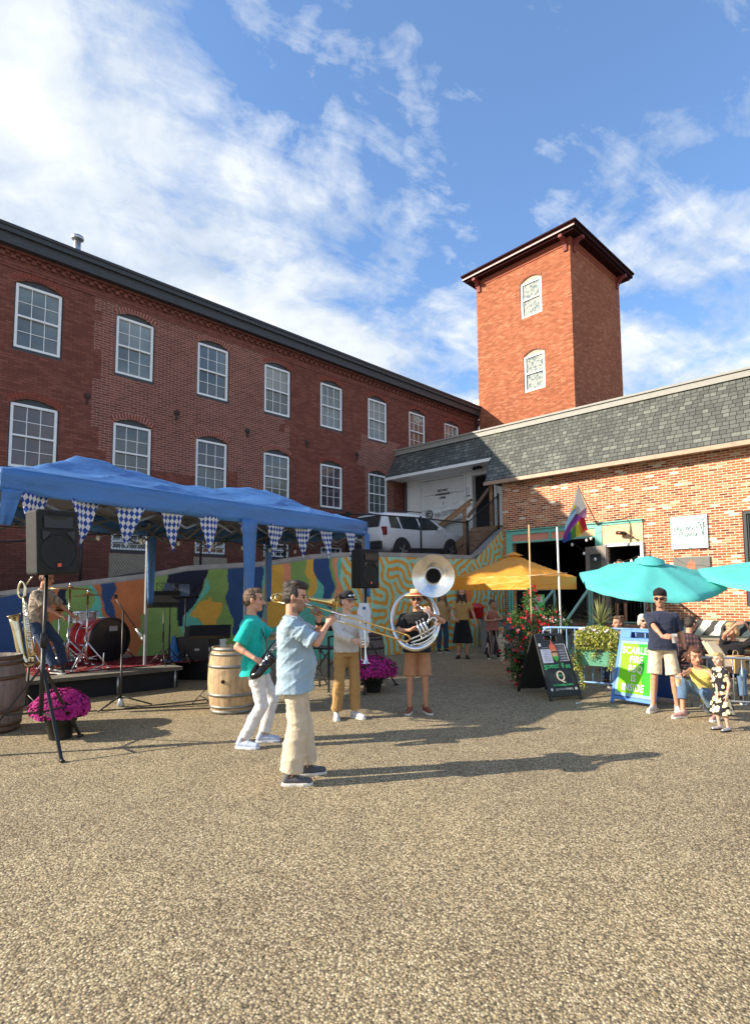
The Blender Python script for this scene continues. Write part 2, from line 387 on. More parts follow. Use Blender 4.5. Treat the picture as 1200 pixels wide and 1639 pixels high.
def sash_window(par, a, c, e, g, rise, gm, cols=3, rows=4, light=False, sill=True, fw=.062):
    """frame of the double-hung window (root part), its panes, arched head board"""
    y0 = .075; f = MB(); w = c-a; m = .035
    A0, C0, E0, G0 = a+m, c-m, e+m, g-m*.3
    for x in (A0+fw/2, C0-fw/2): f.box((x, y0, (E0+G0)/2), (fw, .07, G0-E0))
    for z in (E0+fw/2, G0-fw/2): f.box(((A0+C0)/2, y0-.002, z), (C0-A0-2*fw, .066, fw))
    zm = (E0+G0)/2; f.box(((A0+C0)/2, y0-.012, zm), (C0-A0-2*fw, .06, .045))
    iw = C0-A0-2*fw
    if cols > 1:
        for k in range(1, cols): f.box((A0+fw+iw*k/cols, y0+.012, (E0+G0)/2), (.016, .02, G0-E0-2*fw))
    for k in range(1, rows):
        if k*2 == rows: continue
        f.box(((A0+C0)/2, y0+.012, E0+fw+(G0-E0-2*fw)*k/rows), (iw, .018, .015))
    fo = f.build('window', M_white, par)
    pb = MB(); pb.quad((A0+fw, y0+.024, zm), (C0-fw, y0+.024, zm), (C0-fw, y0+.016, G0-fw), (A0+fw, y0+.02, G0-fw)); pb.quad((A0+fw, y0+.03, E0+fw), (C0-fw, y0+.026, E0+fw), (C0-fw, y0+.022, zm), (A0+fw, y0+.026, zm), mi=1 if isinstance(gm, list) else 0); pb.build('pane', gm, fo)
    h = MB(); n = 12; top = [(a+(c-a)*k/n, g+rise*(1-((k/n-.5)*2)**2)) for k in range(n+1)]
    if rise: h.prism([(a, g-.03)]+top+[(c, g-.03)], .05, .135)
    h.b2(a, a+m, .045, .13, e, g-.032); h.b2(c-m, c, .045, .13, e, g-.032); h.b2(a, c, .02, .13, e-.06, e+m-.004)
    h.build('casing', M_char if not light else mat('stone_casing', (.42, .35, .27), .8), fo)
    return fo
def arch_ring(par, a, c, g, rise, pale):
    m = MB(); n = 15; w = c-a; h = .135
    for k in range(n):
        s = (k+.5)/n; x = a-.03+(w+.06)*s; q = (s-.5)*2; z = g+rise*(1-q*q)+.01; sl = -rise*2*q*2/w; d = V((-sl, 0, 1)).normalized()
        u = V((d.z, 0, -d.x)); bw = (w+.06)/n-.016; o = [V((x, -.006, z))+u*i*bw/2+d*j*h for j in (0, 1) for i in (-1, 1)]
        m.add([o[0], o[1], o[3], o[2]]+[p+V((0, .03, 0)) for p in (o[0], o[1], o[3], o[2])], [(0, 1, 2, 3), (0, 4, 5, 1), (1, 5, 6, 2), (2, 6, 7, 3), (3, 7, 4, 0)])
    if pale:
        t_ = [(a-.03+(w+.06)*k/20, g+rise*(1-((k/20-.5)*2)**2)+.008) for k in range(21)]
        for k in range(20): m.quad((t_[k][0], -.002, t_[k][1]), (t_[k+1][0], -.002, t_[k+1][1]), (t_[k+1][0], -.002, t_[k+1][1]+h+.01), (t_[k][0], -.002, t_[k][1]+h+.01), mi=1)
    m.build('brick_arch', [M_sold, M_sold2], par)
# --- the old brick mill
mill = thing('brick_mill', 'long three storey red brick mill with rows of white sash windows behind the blue canopy', 'building', MILL_O, R(MILL_A))
SP, WW = 2.404, .996; X0, X1, DEP = -6.3, 19.45, 12.
ops = []; wins = []
for i in range(-2, 8):
    a = i*SP; ops.append((a-.05, a+WW+.05, 7.80, 9.53, .17)); wins.append((a-.05, a+WW+.05, 7.86, 9.56, .14, i, 0))
    if i <= 5: ops.append((a-.05, a+WW+.05, 4.78, 6.46, .17)); wins.append((a-.05, a+WW+.05, 4.84, 6.49, .14, i, 1))
    if i <= 4 and i != 0: ops.append((a-.02, a+WW+.04, 2.86, 3.42, 0.)); wins.append((a-.02, a+WW+.04, 2.92, 3.42, 0, i, 2))
b = MB(); wall_open(b, X0, X1, -.3, 10.32, ops)
for p in (((X0, 0), (X0, DEP)), ((X1, DEP), (X0, DEP)), ((X1, 0), (X1, DEP))): 
    (xa, ya), (xb, yb) = p; b.quad((xa, ya, -.3), (xb, yb, -.3), (xb, yb, 10.32), (xa, ya, 10.32))
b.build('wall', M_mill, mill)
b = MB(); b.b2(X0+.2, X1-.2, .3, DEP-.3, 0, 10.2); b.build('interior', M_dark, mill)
b = MB(); b.b2(X0-.3, X1+.12, -.28, DEP+.3, 10.32, 10.58); b.b2(X0-.36, X1+.16, -.36, DEP+.36, 10.58, 10.70, 0); b.b2(X0-.40, X1+.2, -.39, DEP+.42, 10.70, 10.78, 1)
b.add([(X0-.42, -.39, 10.78), (X1+.2, -.39, 10.78), (X1+.2, DEP+.42, 10.78), (X0-.42, DEP+.42, 10.78), (X0+1, 5.8, 11.0), (X1-1, 5.8, 11.0)], [(0, 1, 5, 4), (2, 3, 4, 5), (1, 2, 5), (3, 0, 4)], 1)
b.build('roof', [M_char, M_roofdk], mill)
b = MB(); k = X0+.1
while k < X1-.1: b.box((k, -.035, 10.14), (.105, .07, .085)); b.box((k+.11, -.022, 10.235), (.09, .044, .06)); k += .225
b.b2(X0, X1, -.04, 0, 9.93, 9.99); b.b2(X0, X1, -.025, 0, 9.86, 9.93); b.b2(X0, X1, -.09, 0, 10.27, 10.32); b.b2(X0, X1, -.055, 0, 10.19, 10.20)
b.build('corbel_course', mat('corbel_brick', (.19, .062, .045), .9, var=.35, scale=9, bmp=.4), mill)
for a, c, e, g, r, i, fl in wins:
    if fl == 2: 
        sash_window(mill, a, c, e, g, 0, M_gB, cols=4, rows=3, fw=.05)
        if i >= 1:
            q = MB(); q.b2(a-.02, c+.02, -.012, .004, 1.9, e-.08); q.build('infill_panel', M_infill, mill)
    else: sash_window(mill, a, c, e, g, r, GP[(i*5+fl*3) % 4] if fl == 0 else GP2[(i*3) % 4])
    if fl < 2: arch_ring(mill, a, c, g, r+.03, (i in (1, 2, 3) and (fl, i) != (0, 3)) or (i, fl) == (5, 1))
for k, (x, y) in enumerate(((140, 634), (283, 661), (396, 690), (491, 708), (571, 727))):
    p = mx(x, y); b = MB(); b.lathe([(0, -.07), (.05, -.06), (.085, -.03), (.09, 0)], 12, (p.x, 0, p.z), (0, 1, 0)); b.box((p.x, -.02, p.z-.14), (.05, .03, .16)); b.build('tie_rod_plate', M_brass, mill)
p = mx(124, 404, .35); b = MB(); b.tube([(p.x, .35, 10.7), (p.x, .35, 11.47)], .085, 14); b.lathe([(.15, 11.47), (.16, 11.51), (.14, 11.56), (0, 11.60)], 16, (p.x, .35, 0)); b.lathe([(.09, 11.43), (.15, 11.47)], 16, (p.x, .35, 0)); b.build('roof_vent', M_galv, mill)
b = MB(); x = 14.02; b.tube([(x, -.62, 7.35), (x-.05, -.5, 7.0), (x-.1, -.22, 6.5), (x-.02, -.1, 6.15), (x, -.08, 5.8), (x, -.08, 2.6)], .065, 8, k=4); b.build('downspout', mat('dark_downspout', (.06, .05, .05), .5), mill)
b = MB(); b.tube([(X1-.25, -.1, 10.3), (X1-.25, -.1, 8.2)], .07, 8); b.box((X1-.25, -.14, 10.0), (.2, .2, .25)); b.build('downspout', mat('brown_downspout', (.09, .04, .035), .5), mill)
# --- stair tower
tow = thing('brick_stair_tower', 'square orange red brick tower with a dark overhanging cap rising behind the mansard roof', 'building', TOW_O, R(TOW_A))
TW, TD, TZ = 5.03, 4.95, 17.0
b = MB(); tops = [(2.48, 3.60, 14.33, 16.02, .2), (2.56, 3.66, 10.80, 12.50, .2)]
wall_open(b, 0, TW, 0, TZ, tops)
b.quad((TW, 0, 0), (TW, TD, 0), (TW, TD, TZ), (TW, 0, TZ)); b.quad((TW, TD, 0), (0, TD, 0), (0, TD, TZ), (TW, TD, TZ)); b.quad((0, TD, 0), (0, 0, 0), (0, 0, TZ), (0, TD, TZ))
b.build('wall', M_tower, tow)
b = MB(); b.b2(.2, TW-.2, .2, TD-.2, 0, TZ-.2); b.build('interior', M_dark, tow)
M_pst = None
def reflection_glass():
    m, t, p = base('patchy_reflection_glass', rough=.7, spec=.1)
    oc = t.n('ShaderNodeTexCoord').outputs['Object']
    v = t.n('ShaderNodeTexVoronoi', feature='DISTANCE_TO_EDGE', ins=dict(Vector=oc, Scale=5.5)); e = t.m('LESS_THAN', v.outputs['Distance'], .05)
    n = t.noise(oc, 7, 2)[0]; L(t, t.mix(e, t.ramp(n, [(.4, (.13, .18, .20)), (.6, (.34, .37, .35))]), (.48, .45, .37)), p.inputs['Base Color']); return m  # pale patches put the broken sun reflection into the pane colour
M_pst = reflection_glass()
for o in tops: sash_window(tow, o[0], o[1], o[2], o[3], .2, M_pst, cols=1, rows=2, light=True, fw=.07)
for o in tops:
    q = MB(); n = 16
    for k in range(n):
        s = (k+.5)/n; xx = o[0]-.02+(o[1]-o[0]+.04)*s; z = o[3]+.2*(1-((s-.5)*2)**2)+.08; q.box((xx, -.004, z), (.05, .02, .13))
    q.build('brick_arch', mat('tower_arch_brick', (.38, .13, .07), .9, var=.3), tow)
b = MB(); n = 16
for k in range(n):
    s = (k+.5)/n; b.box((2.35+1.7*s, -.006, 8.9+.28*(1-((s-.5)*2)**2)), (.085, .02, .15))
b.build('bricked_up_arch', mat('pale_arch_brick', (.5, .30, .18), .9, var=.3), tow)
b = MB(); b.b2(-.03, TW+.03, -.03, TD+.03, TZ-.14, TZ-.02); b.b2(-.06, TW+.06, -.06, TD+.06, TZ-.02, TZ+.14); b.build('corbel_course', mat('tower_corbel', (.30, .075, .04), .9), tow)
b = MB(); o_ = .50; b.b2(-o_+.1, TW+o_-.1, -o_+.1, TD+o_-.1, TZ+.14, TZ+.24); b.b2(-o_, TW+o_, -o_, TD+o_, TZ+.24, TZ+.42)
b.b2(-o_-.06, TW+o_+.06, -o_-.06, TD+o_+.06, TZ+.42, TZ+.50); c_ = (TW/2, TD/2, TZ+1.0); e_ = o_+.06
b.add([(-e_, -e_, TZ+.5), (TW+e_, -e_, TZ+.5), (TW+e_, TD+e_, TZ+.5), (-e_, TD+e_, TZ+.5), c_], [(0, 1, 4), (1, 2, 4), (2, 3, 4), (3, 0, 4)])
b.build('roof', M_mroof, tow, bev=.012)
b = MB(); b.b2(-o_+.02, TW+o_-.02, -o_-.012, -o_-.002, TZ+.25, TZ+.31); b.build('gutter_strip', mat('pink_trim', (.55, .30, .27), .5), tow)
for x in (.18, TW-.2, ): 
    b = MB(); b.prism([(-.5, TZ+.14), (0, TZ+.14), (0, TZ-.42), (-.07, TZ-.42), (-.1, TZ-.15), (-.3, TZ+.0), (-.5, TZ+.02)], x-.08, x+.08, M=Matrix(((0, 1, 0, 0), (1, 0, 0, 0), (0, 0, 1, 0), (0, 0, 0, 1)))); b.build('bracket', mat('bracket_red', (.20, .035, .03), .7), tow)
for y in (.3, TD-.3):
    b = MB(); b.prism([(TW+.5, TZ+.14), (TW, TZ+.14), (TW, TZ-.42), (TW+.07, TZ-.42), (TW+.1, TZ-.15), (TW+.3, TZ), (TW+.5, TZ+.02)], y-.08, y+.08); b.build('bracket', mat('bracket_red', (.20, .035, .03), .7), tow)
b = MB(); b.b2(X1-.1, X1+.75, -.35, .25, 10.82, 11.25); b.b2(X1-.06, X1+.3, -.38, -.352, 10.88, 11.2, 1); 
tag(b.build('rooftop_ac_unit', [mat('white_appliance', (.72, .73, .72), .5), M_char], loc=MILL_O, rot=(0, 0, R(MILL_A)), bev=.02), 'white rooftop air conditioner where the mill roof meets the tower', 'air conditioner')
# --- storefront block with the mansard
def shingles():
    m, t, p = base('mansard_shingles', rough=.9, spec=.2)
    oc = t.n('ShaderNodeTexCoord').outputs['Object']; x, y, z = t.sep(oc)
    u = t.comb(t.m('ADD', x, t.m('MULTIPLY', t.noise(t.comb(0, 0, t.m('SNAP', z, .13)), 9)[0], .8)), z, 0)
    b = t.n('ShaderNodeTexBrick', offset=.37, offset_frequency=3, squash=.72, squash_frequency=2, ins={'Vector': u, 'Color1': (0, 0, 0, 1), 'Color2': (1, 1, 1, 1), 'Mortar': (0, 0, 0, 1), 'Scale': 1., 'Mortar Size': .008, 'Mortar Smooth': .3, 'Brick Width': .22, 'Row Height': .13})
    c = t.ramp(b.outputs['Color'], [(0, (.095, .098, .088)), (.4, (.118, .122, .108)), (.75, (.14, .146, .128)), (1, (.20, .205, .175))])
    c = t.mix(t.m('MULTIPLY', b.outputs['Fac'], .8), c, (.025, .027, .03)); c = t.mix(1, c, t.ramp(t.noise(oc, 70, 3)[0], [(.3, .7), (.7, 1.3)]), 'MULTIPLY')
    L(t, t.mix(1, c, t.ramp(t.noise(oc, .6, 5)[0], [(.3, .85), (.7, 1.15)]), 'MULTIPLY'), p.inputs['Base Color'])
    fz = t.m('FRACT', t.m('DIVIDE', z, .13))
    bump(t, p, t.m('ADD', t.m('MULTIPLY', fz, -1.4), t.m('ADD', t.m('MULTIPLY', b.outputs['Color'], .9), t.m('MULTIPLY', b.outputs['Fac'], -.8))), 1., .03); return m
M_sh = shingles()
M_teal = mat('teal_trim_paint', (.17, .50, .40), .5, var=.08); M_peach = mat('peach_paint', (.80, .52, .27), .6, var=.06); M_salm = mat('salmon_paint', (.70, .27, .18), .6, var=.06)
M_copper = mat('tan_gutter', (.42, .28, .19), .45, var=.15)
shop = thing('brick_storefront', 'low brick storefront building with dark shingled mansard roof on the right', 'building', SHOP_O, R(SHOP_A))
UR = 13.; ZM = 5.45
b = MB(); sops = [(.36, 3.13, -.2, 3.30, 0.), (3.46, 4.42, .0, 3.0, 0.), (6.90, 8.3, 1.3, 3.71, 0.)]
wall_open(b, 0, UR, -.3, ZM, sops, .2)
b.quad((UR, 0, -.3), (UR, 9, -.3), (UR, 9, ZM), (UR, 0, ZM)); b.quad((0, 9, -.3), (0, 0, -.3), (0, 0, ZM), (0, 9, ZM)); b.build('wall', M_shop, shop)
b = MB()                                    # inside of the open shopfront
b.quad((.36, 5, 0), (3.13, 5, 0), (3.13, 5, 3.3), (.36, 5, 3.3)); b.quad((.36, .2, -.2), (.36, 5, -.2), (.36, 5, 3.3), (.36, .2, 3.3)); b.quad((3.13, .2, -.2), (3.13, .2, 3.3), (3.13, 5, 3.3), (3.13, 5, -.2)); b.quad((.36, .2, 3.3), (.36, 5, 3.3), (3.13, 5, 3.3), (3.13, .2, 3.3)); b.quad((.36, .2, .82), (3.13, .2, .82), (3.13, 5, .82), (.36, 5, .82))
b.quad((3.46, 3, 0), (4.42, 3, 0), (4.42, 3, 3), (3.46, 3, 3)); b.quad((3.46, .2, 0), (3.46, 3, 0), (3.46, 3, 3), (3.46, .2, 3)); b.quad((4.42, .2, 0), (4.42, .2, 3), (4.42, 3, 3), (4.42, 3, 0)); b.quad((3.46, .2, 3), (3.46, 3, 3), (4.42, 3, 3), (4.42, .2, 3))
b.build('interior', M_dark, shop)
# mansard: outer slope from (y=-.32, z=5.42) to (y=1.0, z=7.42); the part over the garage is cut higher
def my(z): return -.34+(z-5.42)*(.9+.34)/2.0
ug = -5.62; ZG = 6.40; b = MB()
b.quad((-.46, my(5.42), 5.42), (UR+.3, my(5.42), 5.42), (UR+.3, my(7.42), 7.42), (-.70, my(7.42), 7.42))
b.quad((ug, my(ZG), ZG), (-.60, my(ZG), ZG), (-.70, my(7.42), 7.42), (ug-.05, my(7.42), 7.42))
b.quad((-.46, my(5.42), 5.42), (-.60, my(ZG), ZG), (-.60, my(ZG)+.9, ZG), (-.46, 1.45, 5.42))
b.build('mansard_roof', M_sh, shop)
b = MB(); b.b2(ug-.1, UR+.35, my(7.42)-.06, my(7.42)+.25, 7.42, 7.60); b.b2(ug-.1, UR+.35, my(7.42)-.10, my(7.42)+.25, 7.60, 7.66); b.build('roof_edge', [mat('weathered_roof_edge', (.30, .29, .26), .6, var=.1)], shop)
b = MB(); b.quad((ug, my(7.42)+.24, 7.5), (UR, my(7.42)+.24, 7.5), (UR, 9, 7.5), (ug, 9, 7.5)); b.quad((ug, my(ZG), ZG), (ug, 9, ZG), (ug, 9, 7.5), (ug, my(7.42), 7.5)); b.build('roof_deck', M_roofdk, shop)
b = MB(); b.b2(-.48, UR+.3, -.40, -.30, 5.30, 5.42); b.b2(-.47, UR+.3, -.30, -.002, 5.38, 5.42); b.build('gutter', M_copper, shop, bev=.008)
b = MB(); b.b2(ug, -.56, my(ZG)-.02, my(ZG)+.05, 6.29, ZG); b.b2(ug, -.56, my(ZG)+.05, 1.45, 6.34, ZG); b.build('white_soffit', M_whitew, shop)
# garage wall (white, set back 1.45 m)
gops = [(-4.72, -2.5, 2.6, 6.28, 0.), (-2.12, -1.16, 4.0, 6.15, 0.)]
b = MB(); wall_open(b, ug, 0, 2.2, 6.5, gops, .18, y=1.45)
for k in range(14): b.b2(ug+.02+k*.07, ug+.03+k*.07, 1.444, 1.45, 2.2, 6.1) if k < 9 else None
b.build('white_garage_wall', M_whitew, shop)
b = MB(); 
for k in range(6): b.b2(-4.70, -2.52, 1.53, 1.58, 2.62+k*.61, 2.62+k*.61+.596)
b.b2(-4.78, -4.70, 1.4, 1.45, 2.6, 6.34); b.b2(-2.52, -2.42, 1.4, 1.45, 2.6, 6.34); b.b2(-4.70, -2.52, 1.4, 1.45, 6.26, 6.34)
gd = b.build('overhead_door', mat('ribbed_white_door', (.78, .80, .79), .55, var=.05), shop, bev=.006)
M_ink = mat('dark_sign_ink', (.02, .03, .03), .6)
for k, s in enumerate(('HISTORIC', 'WAREHOUSE', 'OPEN')): text(s, .12, M_ink, gd, (-3.63, 1.522, 5.80-k*.15), (R(90), 0, 0), bold=.004)
text('I', .2, M_ink, gd, (-3.6, 1.522, 5.27), (R(90), 0, 0))
b = MB(); b.b2(-2.12, -1.16, 1.62, 1.75, 4.0, 6.15); b.build('dark_doorway', M_dark, shop)
b = MB(); b.b2(-2.22, -2.12, 1.38, 1.449, 3.9, 6.15); b.b2(-1.16, -1.06, 1.38, 1.449, 3.9, 6.15); b.b2(-2.22, -1.06, 1.38, 1.449, 6.15, 6.26); b.build('door_frame', M_white, shop)
b = MB(); b.b2(-2.40, -2.24, 1.42, 1.448, 5.42, 5.74); b.b2(-2.40, -2.24, 1.415, 1.42, 5.39, 5.43, 1); tag(b.build('notice_paper', [mat('paper', (.62, .64, .68), .7), M_ink], loc=SHOP_O, rot=(0, 0, R(SHOP_A))), 'small grey notice taped beside the dark upper doorway', 'notice')
b = MB(); b.box((-1.6, 1.0, 6.38), (.16, .16, .12)); b.box((-1.54, .9, 6.31), (.36, .2, .1), tp=.7); b.ell((-1.68, .88, 6.27), (.07, .07, .05)); b.build('security_light', M_blk, shop, bev=.01)
# banner on the garage
bn = thing('hanging_banner', 'white banner with a black ring logo sagging across the garage door', 'banner', SHOP_O, R(SHOP_A))
b = MB(); N = 16; f = []
for i in range(N+1):
    s = i/N; x = -4.35+s*1.95; sag = -.16*math.sin(s*math.pi)*.9+s*.28; 
    for j in range(4): b.v.append(V((x, 1.33+.035*math.sin(s*19+j), 5.12+sag-j*(.26+.03*math.sin(s*7)))))
for i in range(N):
    for j in range(3): b.f.append([i*4+j, i*4+j+1, (i+1)*4+j+1, (i+1)*4+j]); b.m.append(0); b.s.append(True)
bo = b.build('cloth', mat('banner_white', (.74, .76, .74), .7), bn); s_ = bo.modifiers.new('s', 'SOLIDIFY'); s_.thickness = .004
text('THE COTTERY', .25, mat('banner_grey_ink', (.2, .22, .22), .7), bn, (-3.32, 1.27, 4.82), (R(90), R(-6), 0), sx=.68)
b = MB(); b.tube([V((-4.12+.16*math.cos(q), 1.27, 4.84+.16*math.sin(q))) for q in np.linspace(0, 2*math.pi, 25)], .022, 6); b.tube([V((-4.12+.07*math.cos(q), 1.27, 4.84+.07*math.sin(q))) for q in np.linspace(.8, 5.5, 14)], .02, 6); b.build('ring_logo', M_ink, bn)
b = MB(); b.b2(-2.92, -2.48, 1.265, 1.272, 4.78, 4.91); b.build('black_bar', M_ink, bn); text('NOW HIRING', .085, M_white, bn, (-2.7, 1.262, 4.845), (R(90), 0, 0), ext=.002)
# shopfront trim
b = MB(); b.b2(.14, .36, -.05, .02, 0, 3.70); b.b2(.36, 3.13, -.05, .02, 3.58, 3.70); b.b2(.36, 3.13, -.05, .02, 3.30, 3.36); b.b2(3.13, 3.34, -.05, .02, 0, 3.70); b.b2(3.34, 4.49, -.05, .02, 3.64, 3.71)
b.b2(1.66, 1.74, -.05, .02, 3.36, 3.58); b.b2(.10, 4.5, -.09, -.0, 3.71, 3.745); b.build('teal_trim', M_teal, shop, bev=.005)
b = MB(); b.b2(.36, 1.66, -.02, .01, 3.36, 3.58); b.b2(1.74, 2.2, -.02, .01, 3.36, 3.58); b.build('salmon_panel', M_salm, shop)
b = MB(); b.b2(2.2, 3.13, -.02, .01, 3.36, 3.58); b.b2(3.34, 4.49, -.03, .01, 3.08, 3.64); b.b2(3.34, 3.40, -.03, .01, 0, 3.08); b.build('peach_panel', M_peach, shop)
b = MB(); b.b2(3.40, 3.47, -.07, .05, 0, 3.08); b.b2(4.41, 4.49, -.07, .05, 0, 3.08); b.b2(3.47, 4.41, -.07, .05, 3.0, 3.08); b.build('door_frame', M_white, shop, bev=.005)
od = MB(); q = (2.96, -.15); d_ = V((.95, -.45, 0)).normalized(); o = V((3.10, -.66, 0))
for (u0, u1, z0, z1) in ((0, .16, .82, 2.98), (.62, .8, .82, 2.98), (.16, .62, 2.76, 2.98), (.16, .62, .82, 1.1)):
    a0, a1 = o+d_*u0, o+d_*u1; od.bar((a0+a1)/2+V((0, 0, z0)), (a0+a1)/2+V((0, 0, z1)), .045, u1-u0, up=d_)
dd = od.build('open_door', mat('taupe_door', (.24, .21, .18), .5), shop)
b = MB(); a0, a1 = o+d_*.16, o+d_*.62; b.quad(a0+V((0, 0, 1.1)), a1+V((0, 0, 1.1)), a1+V((0, 0, 2.76)), a0+V((0, 0, 2.76))); b.build('pane', M_gC, dd)
b = MB(); b.box((3.98, -.08, 3.36), (.1, .12, .08)); b.tube([(3.82, -.2, 3.38), (4.06, -.2, 3.35)], .055, 10); b.tube([(4.06, -.16, 3.35), (4.22, -.16, 3.24)], .02, 6); b.ell((4.25, -.16, 3.22), (.05, .04, .035)); b.build('wall_light', mat('bronze_fixture', (.12, .06, .04), .4, metal=.5), shop)
b = MB(); b.b2(6.9, 6.98, .02, .12, 1.3, 3.71); b.b2(6.98, 8.3, .02, .12, 3.63, 3.71); b.b2(6.99, 7.02, .05, .1, 1.3, 3.6); w_ = b.build('window', M_char, shop); b = MB(); b.b2(6.98, 8.3, .12, .14, 1.3, 3.63); b.build('pane', M_gC, w_)
# wall signs
sg = thing('brewery_sign', 'square white sign reading Barewolf Brewing on the sunlit brick wall', 'sign', SHOP_O, R(SHOP_A))
b = MB(); b.b2(5.225, 6.112, -.05, -.0, 2.825, 3.70); b.build('panel', mat('sign_white', (.76, .84, .84), .5, var=.04), sg, bev=.004)
M_grn = mat('sign_green_ink', (.04, .17, .13), .6)
for s, x, z, sz in (('BAREWOLF', 5.60, 3.335, .165), ('BREWING', 5.66, 3.19, .155)):
    n = len(s)
    for i, ch in enumerate(s): text(ch, sz*(1.1 if i % 2 else .95), M_grn, sg, (x+(i-(n-1)/2)*sz*.47, -.056, z+.025*math.sin(i*1.9)+.02*abs(i-n/2)/n), (R(90), R((i*37 % 17)-8), 0), sx=.68, ext=.002)
b = MB(); b.tube([(5.93, -.055, 3.50), (5.97, -.055, 3.38), (5.99, -.055, 3.24), (6.0, -.055, 3.10)], [.012, .011, .009, .004], 6, k=3); b.tube([(6.03, -.055, 3.52), (6.03, -.055, 3.38), (6.02, -.055, 3.25), (6.0, -.055, 3.1)], [.02, .012, .008, .004], 6, k=3)
b.tube([V((5.935+.035*math.cos(q), -.055, 3.48+.045*math.sin(q))) for q in np.linspace(0, 5, 12)], .007, 5); b.tube([(6.02, -.055, 3.38), (6.06, -.055, 3.39), (6.08, -.055, 3.33)], .007, 5, k=3); b.tube([(5.92, -.055, 3.56), (5.98, -.055, 3.575), (6.05, -.055, 3.57)], .009, 5, k=3); b.build('heron_mark', M_grn, sg)
gs = thing('grey_flame_sign', 'dark grey sign with a red flame below the white brewery sign', 'sign', SHOP_O, R(SHOP_A))
b = MB(); b.b2(5.25, 6.135, -.05, 0, 1.95, 2.60); b.build('panel', mat('sign_grey', (.16, .155, .14), .6), gs, bev=.004)
b = MB(); b.prism([(5.6, 2.28), (5.58, 2.38), (5.62, 2.46), (5.65, 2.41), (5.68, 2.55), (5.73, 2.44), (5.77, 2.50), (5.80, 2.40), (5.78, 2.28)], -.056, -.05); b.build('flame', mat('flame_red', (.75, .16, .08), .6), gs)
# --- mural retaining wall: grid of paint, labyrinth grown by a Swift-Hohenberg run, blobs traced
tops_px = [(0, 955), (25, 950), (65, 946), (130, 937), (190, 930), (240, 924), (300, 912), (368, 908), (423, 905), (500, 893), (564, 889.5), (604, 889.5), (677, 891), (761, 894), (806, 842)]
cum = [0.]
for a, c in zip(WALL_P, WALL_P[1:]): cum.append(cum[-1]+(c-a).length)
def wpt(s):
    for i in range(len(cum)-1):
        if s <= cum[i+1] or i == len(cum)-2:
            u = (s-cum[i])/(cum[i+1]-cum[i]); return WALL_P[i].lerp(WALL_P[i+1], u)
def w_hit(x, y):
    best = None
    for i in range(len(WALL_P)-1):
        a, c = WALL_P[i], WALL_P[i+1]; d = (c-a).normalized(); n = V((-d.y, d.x, 0)); p = PL(x, y, a, n); s = (p-a).dot(d); L_ = (c-a).length
        lo = -99 if i == 0 else -.001; hi = 99 if i == len(WALL_P)-2 else L_+.001
        if lo <= s <= hi: best = (cum[i]+s, p.z)
    return best
TP = sorted([w_hit(*q) for q in tops_px]); ts = [q[0] for q in TP]; tz = [q[1] for q in TP]
def wtop(s): return float(np.interp(s, ts, tz))
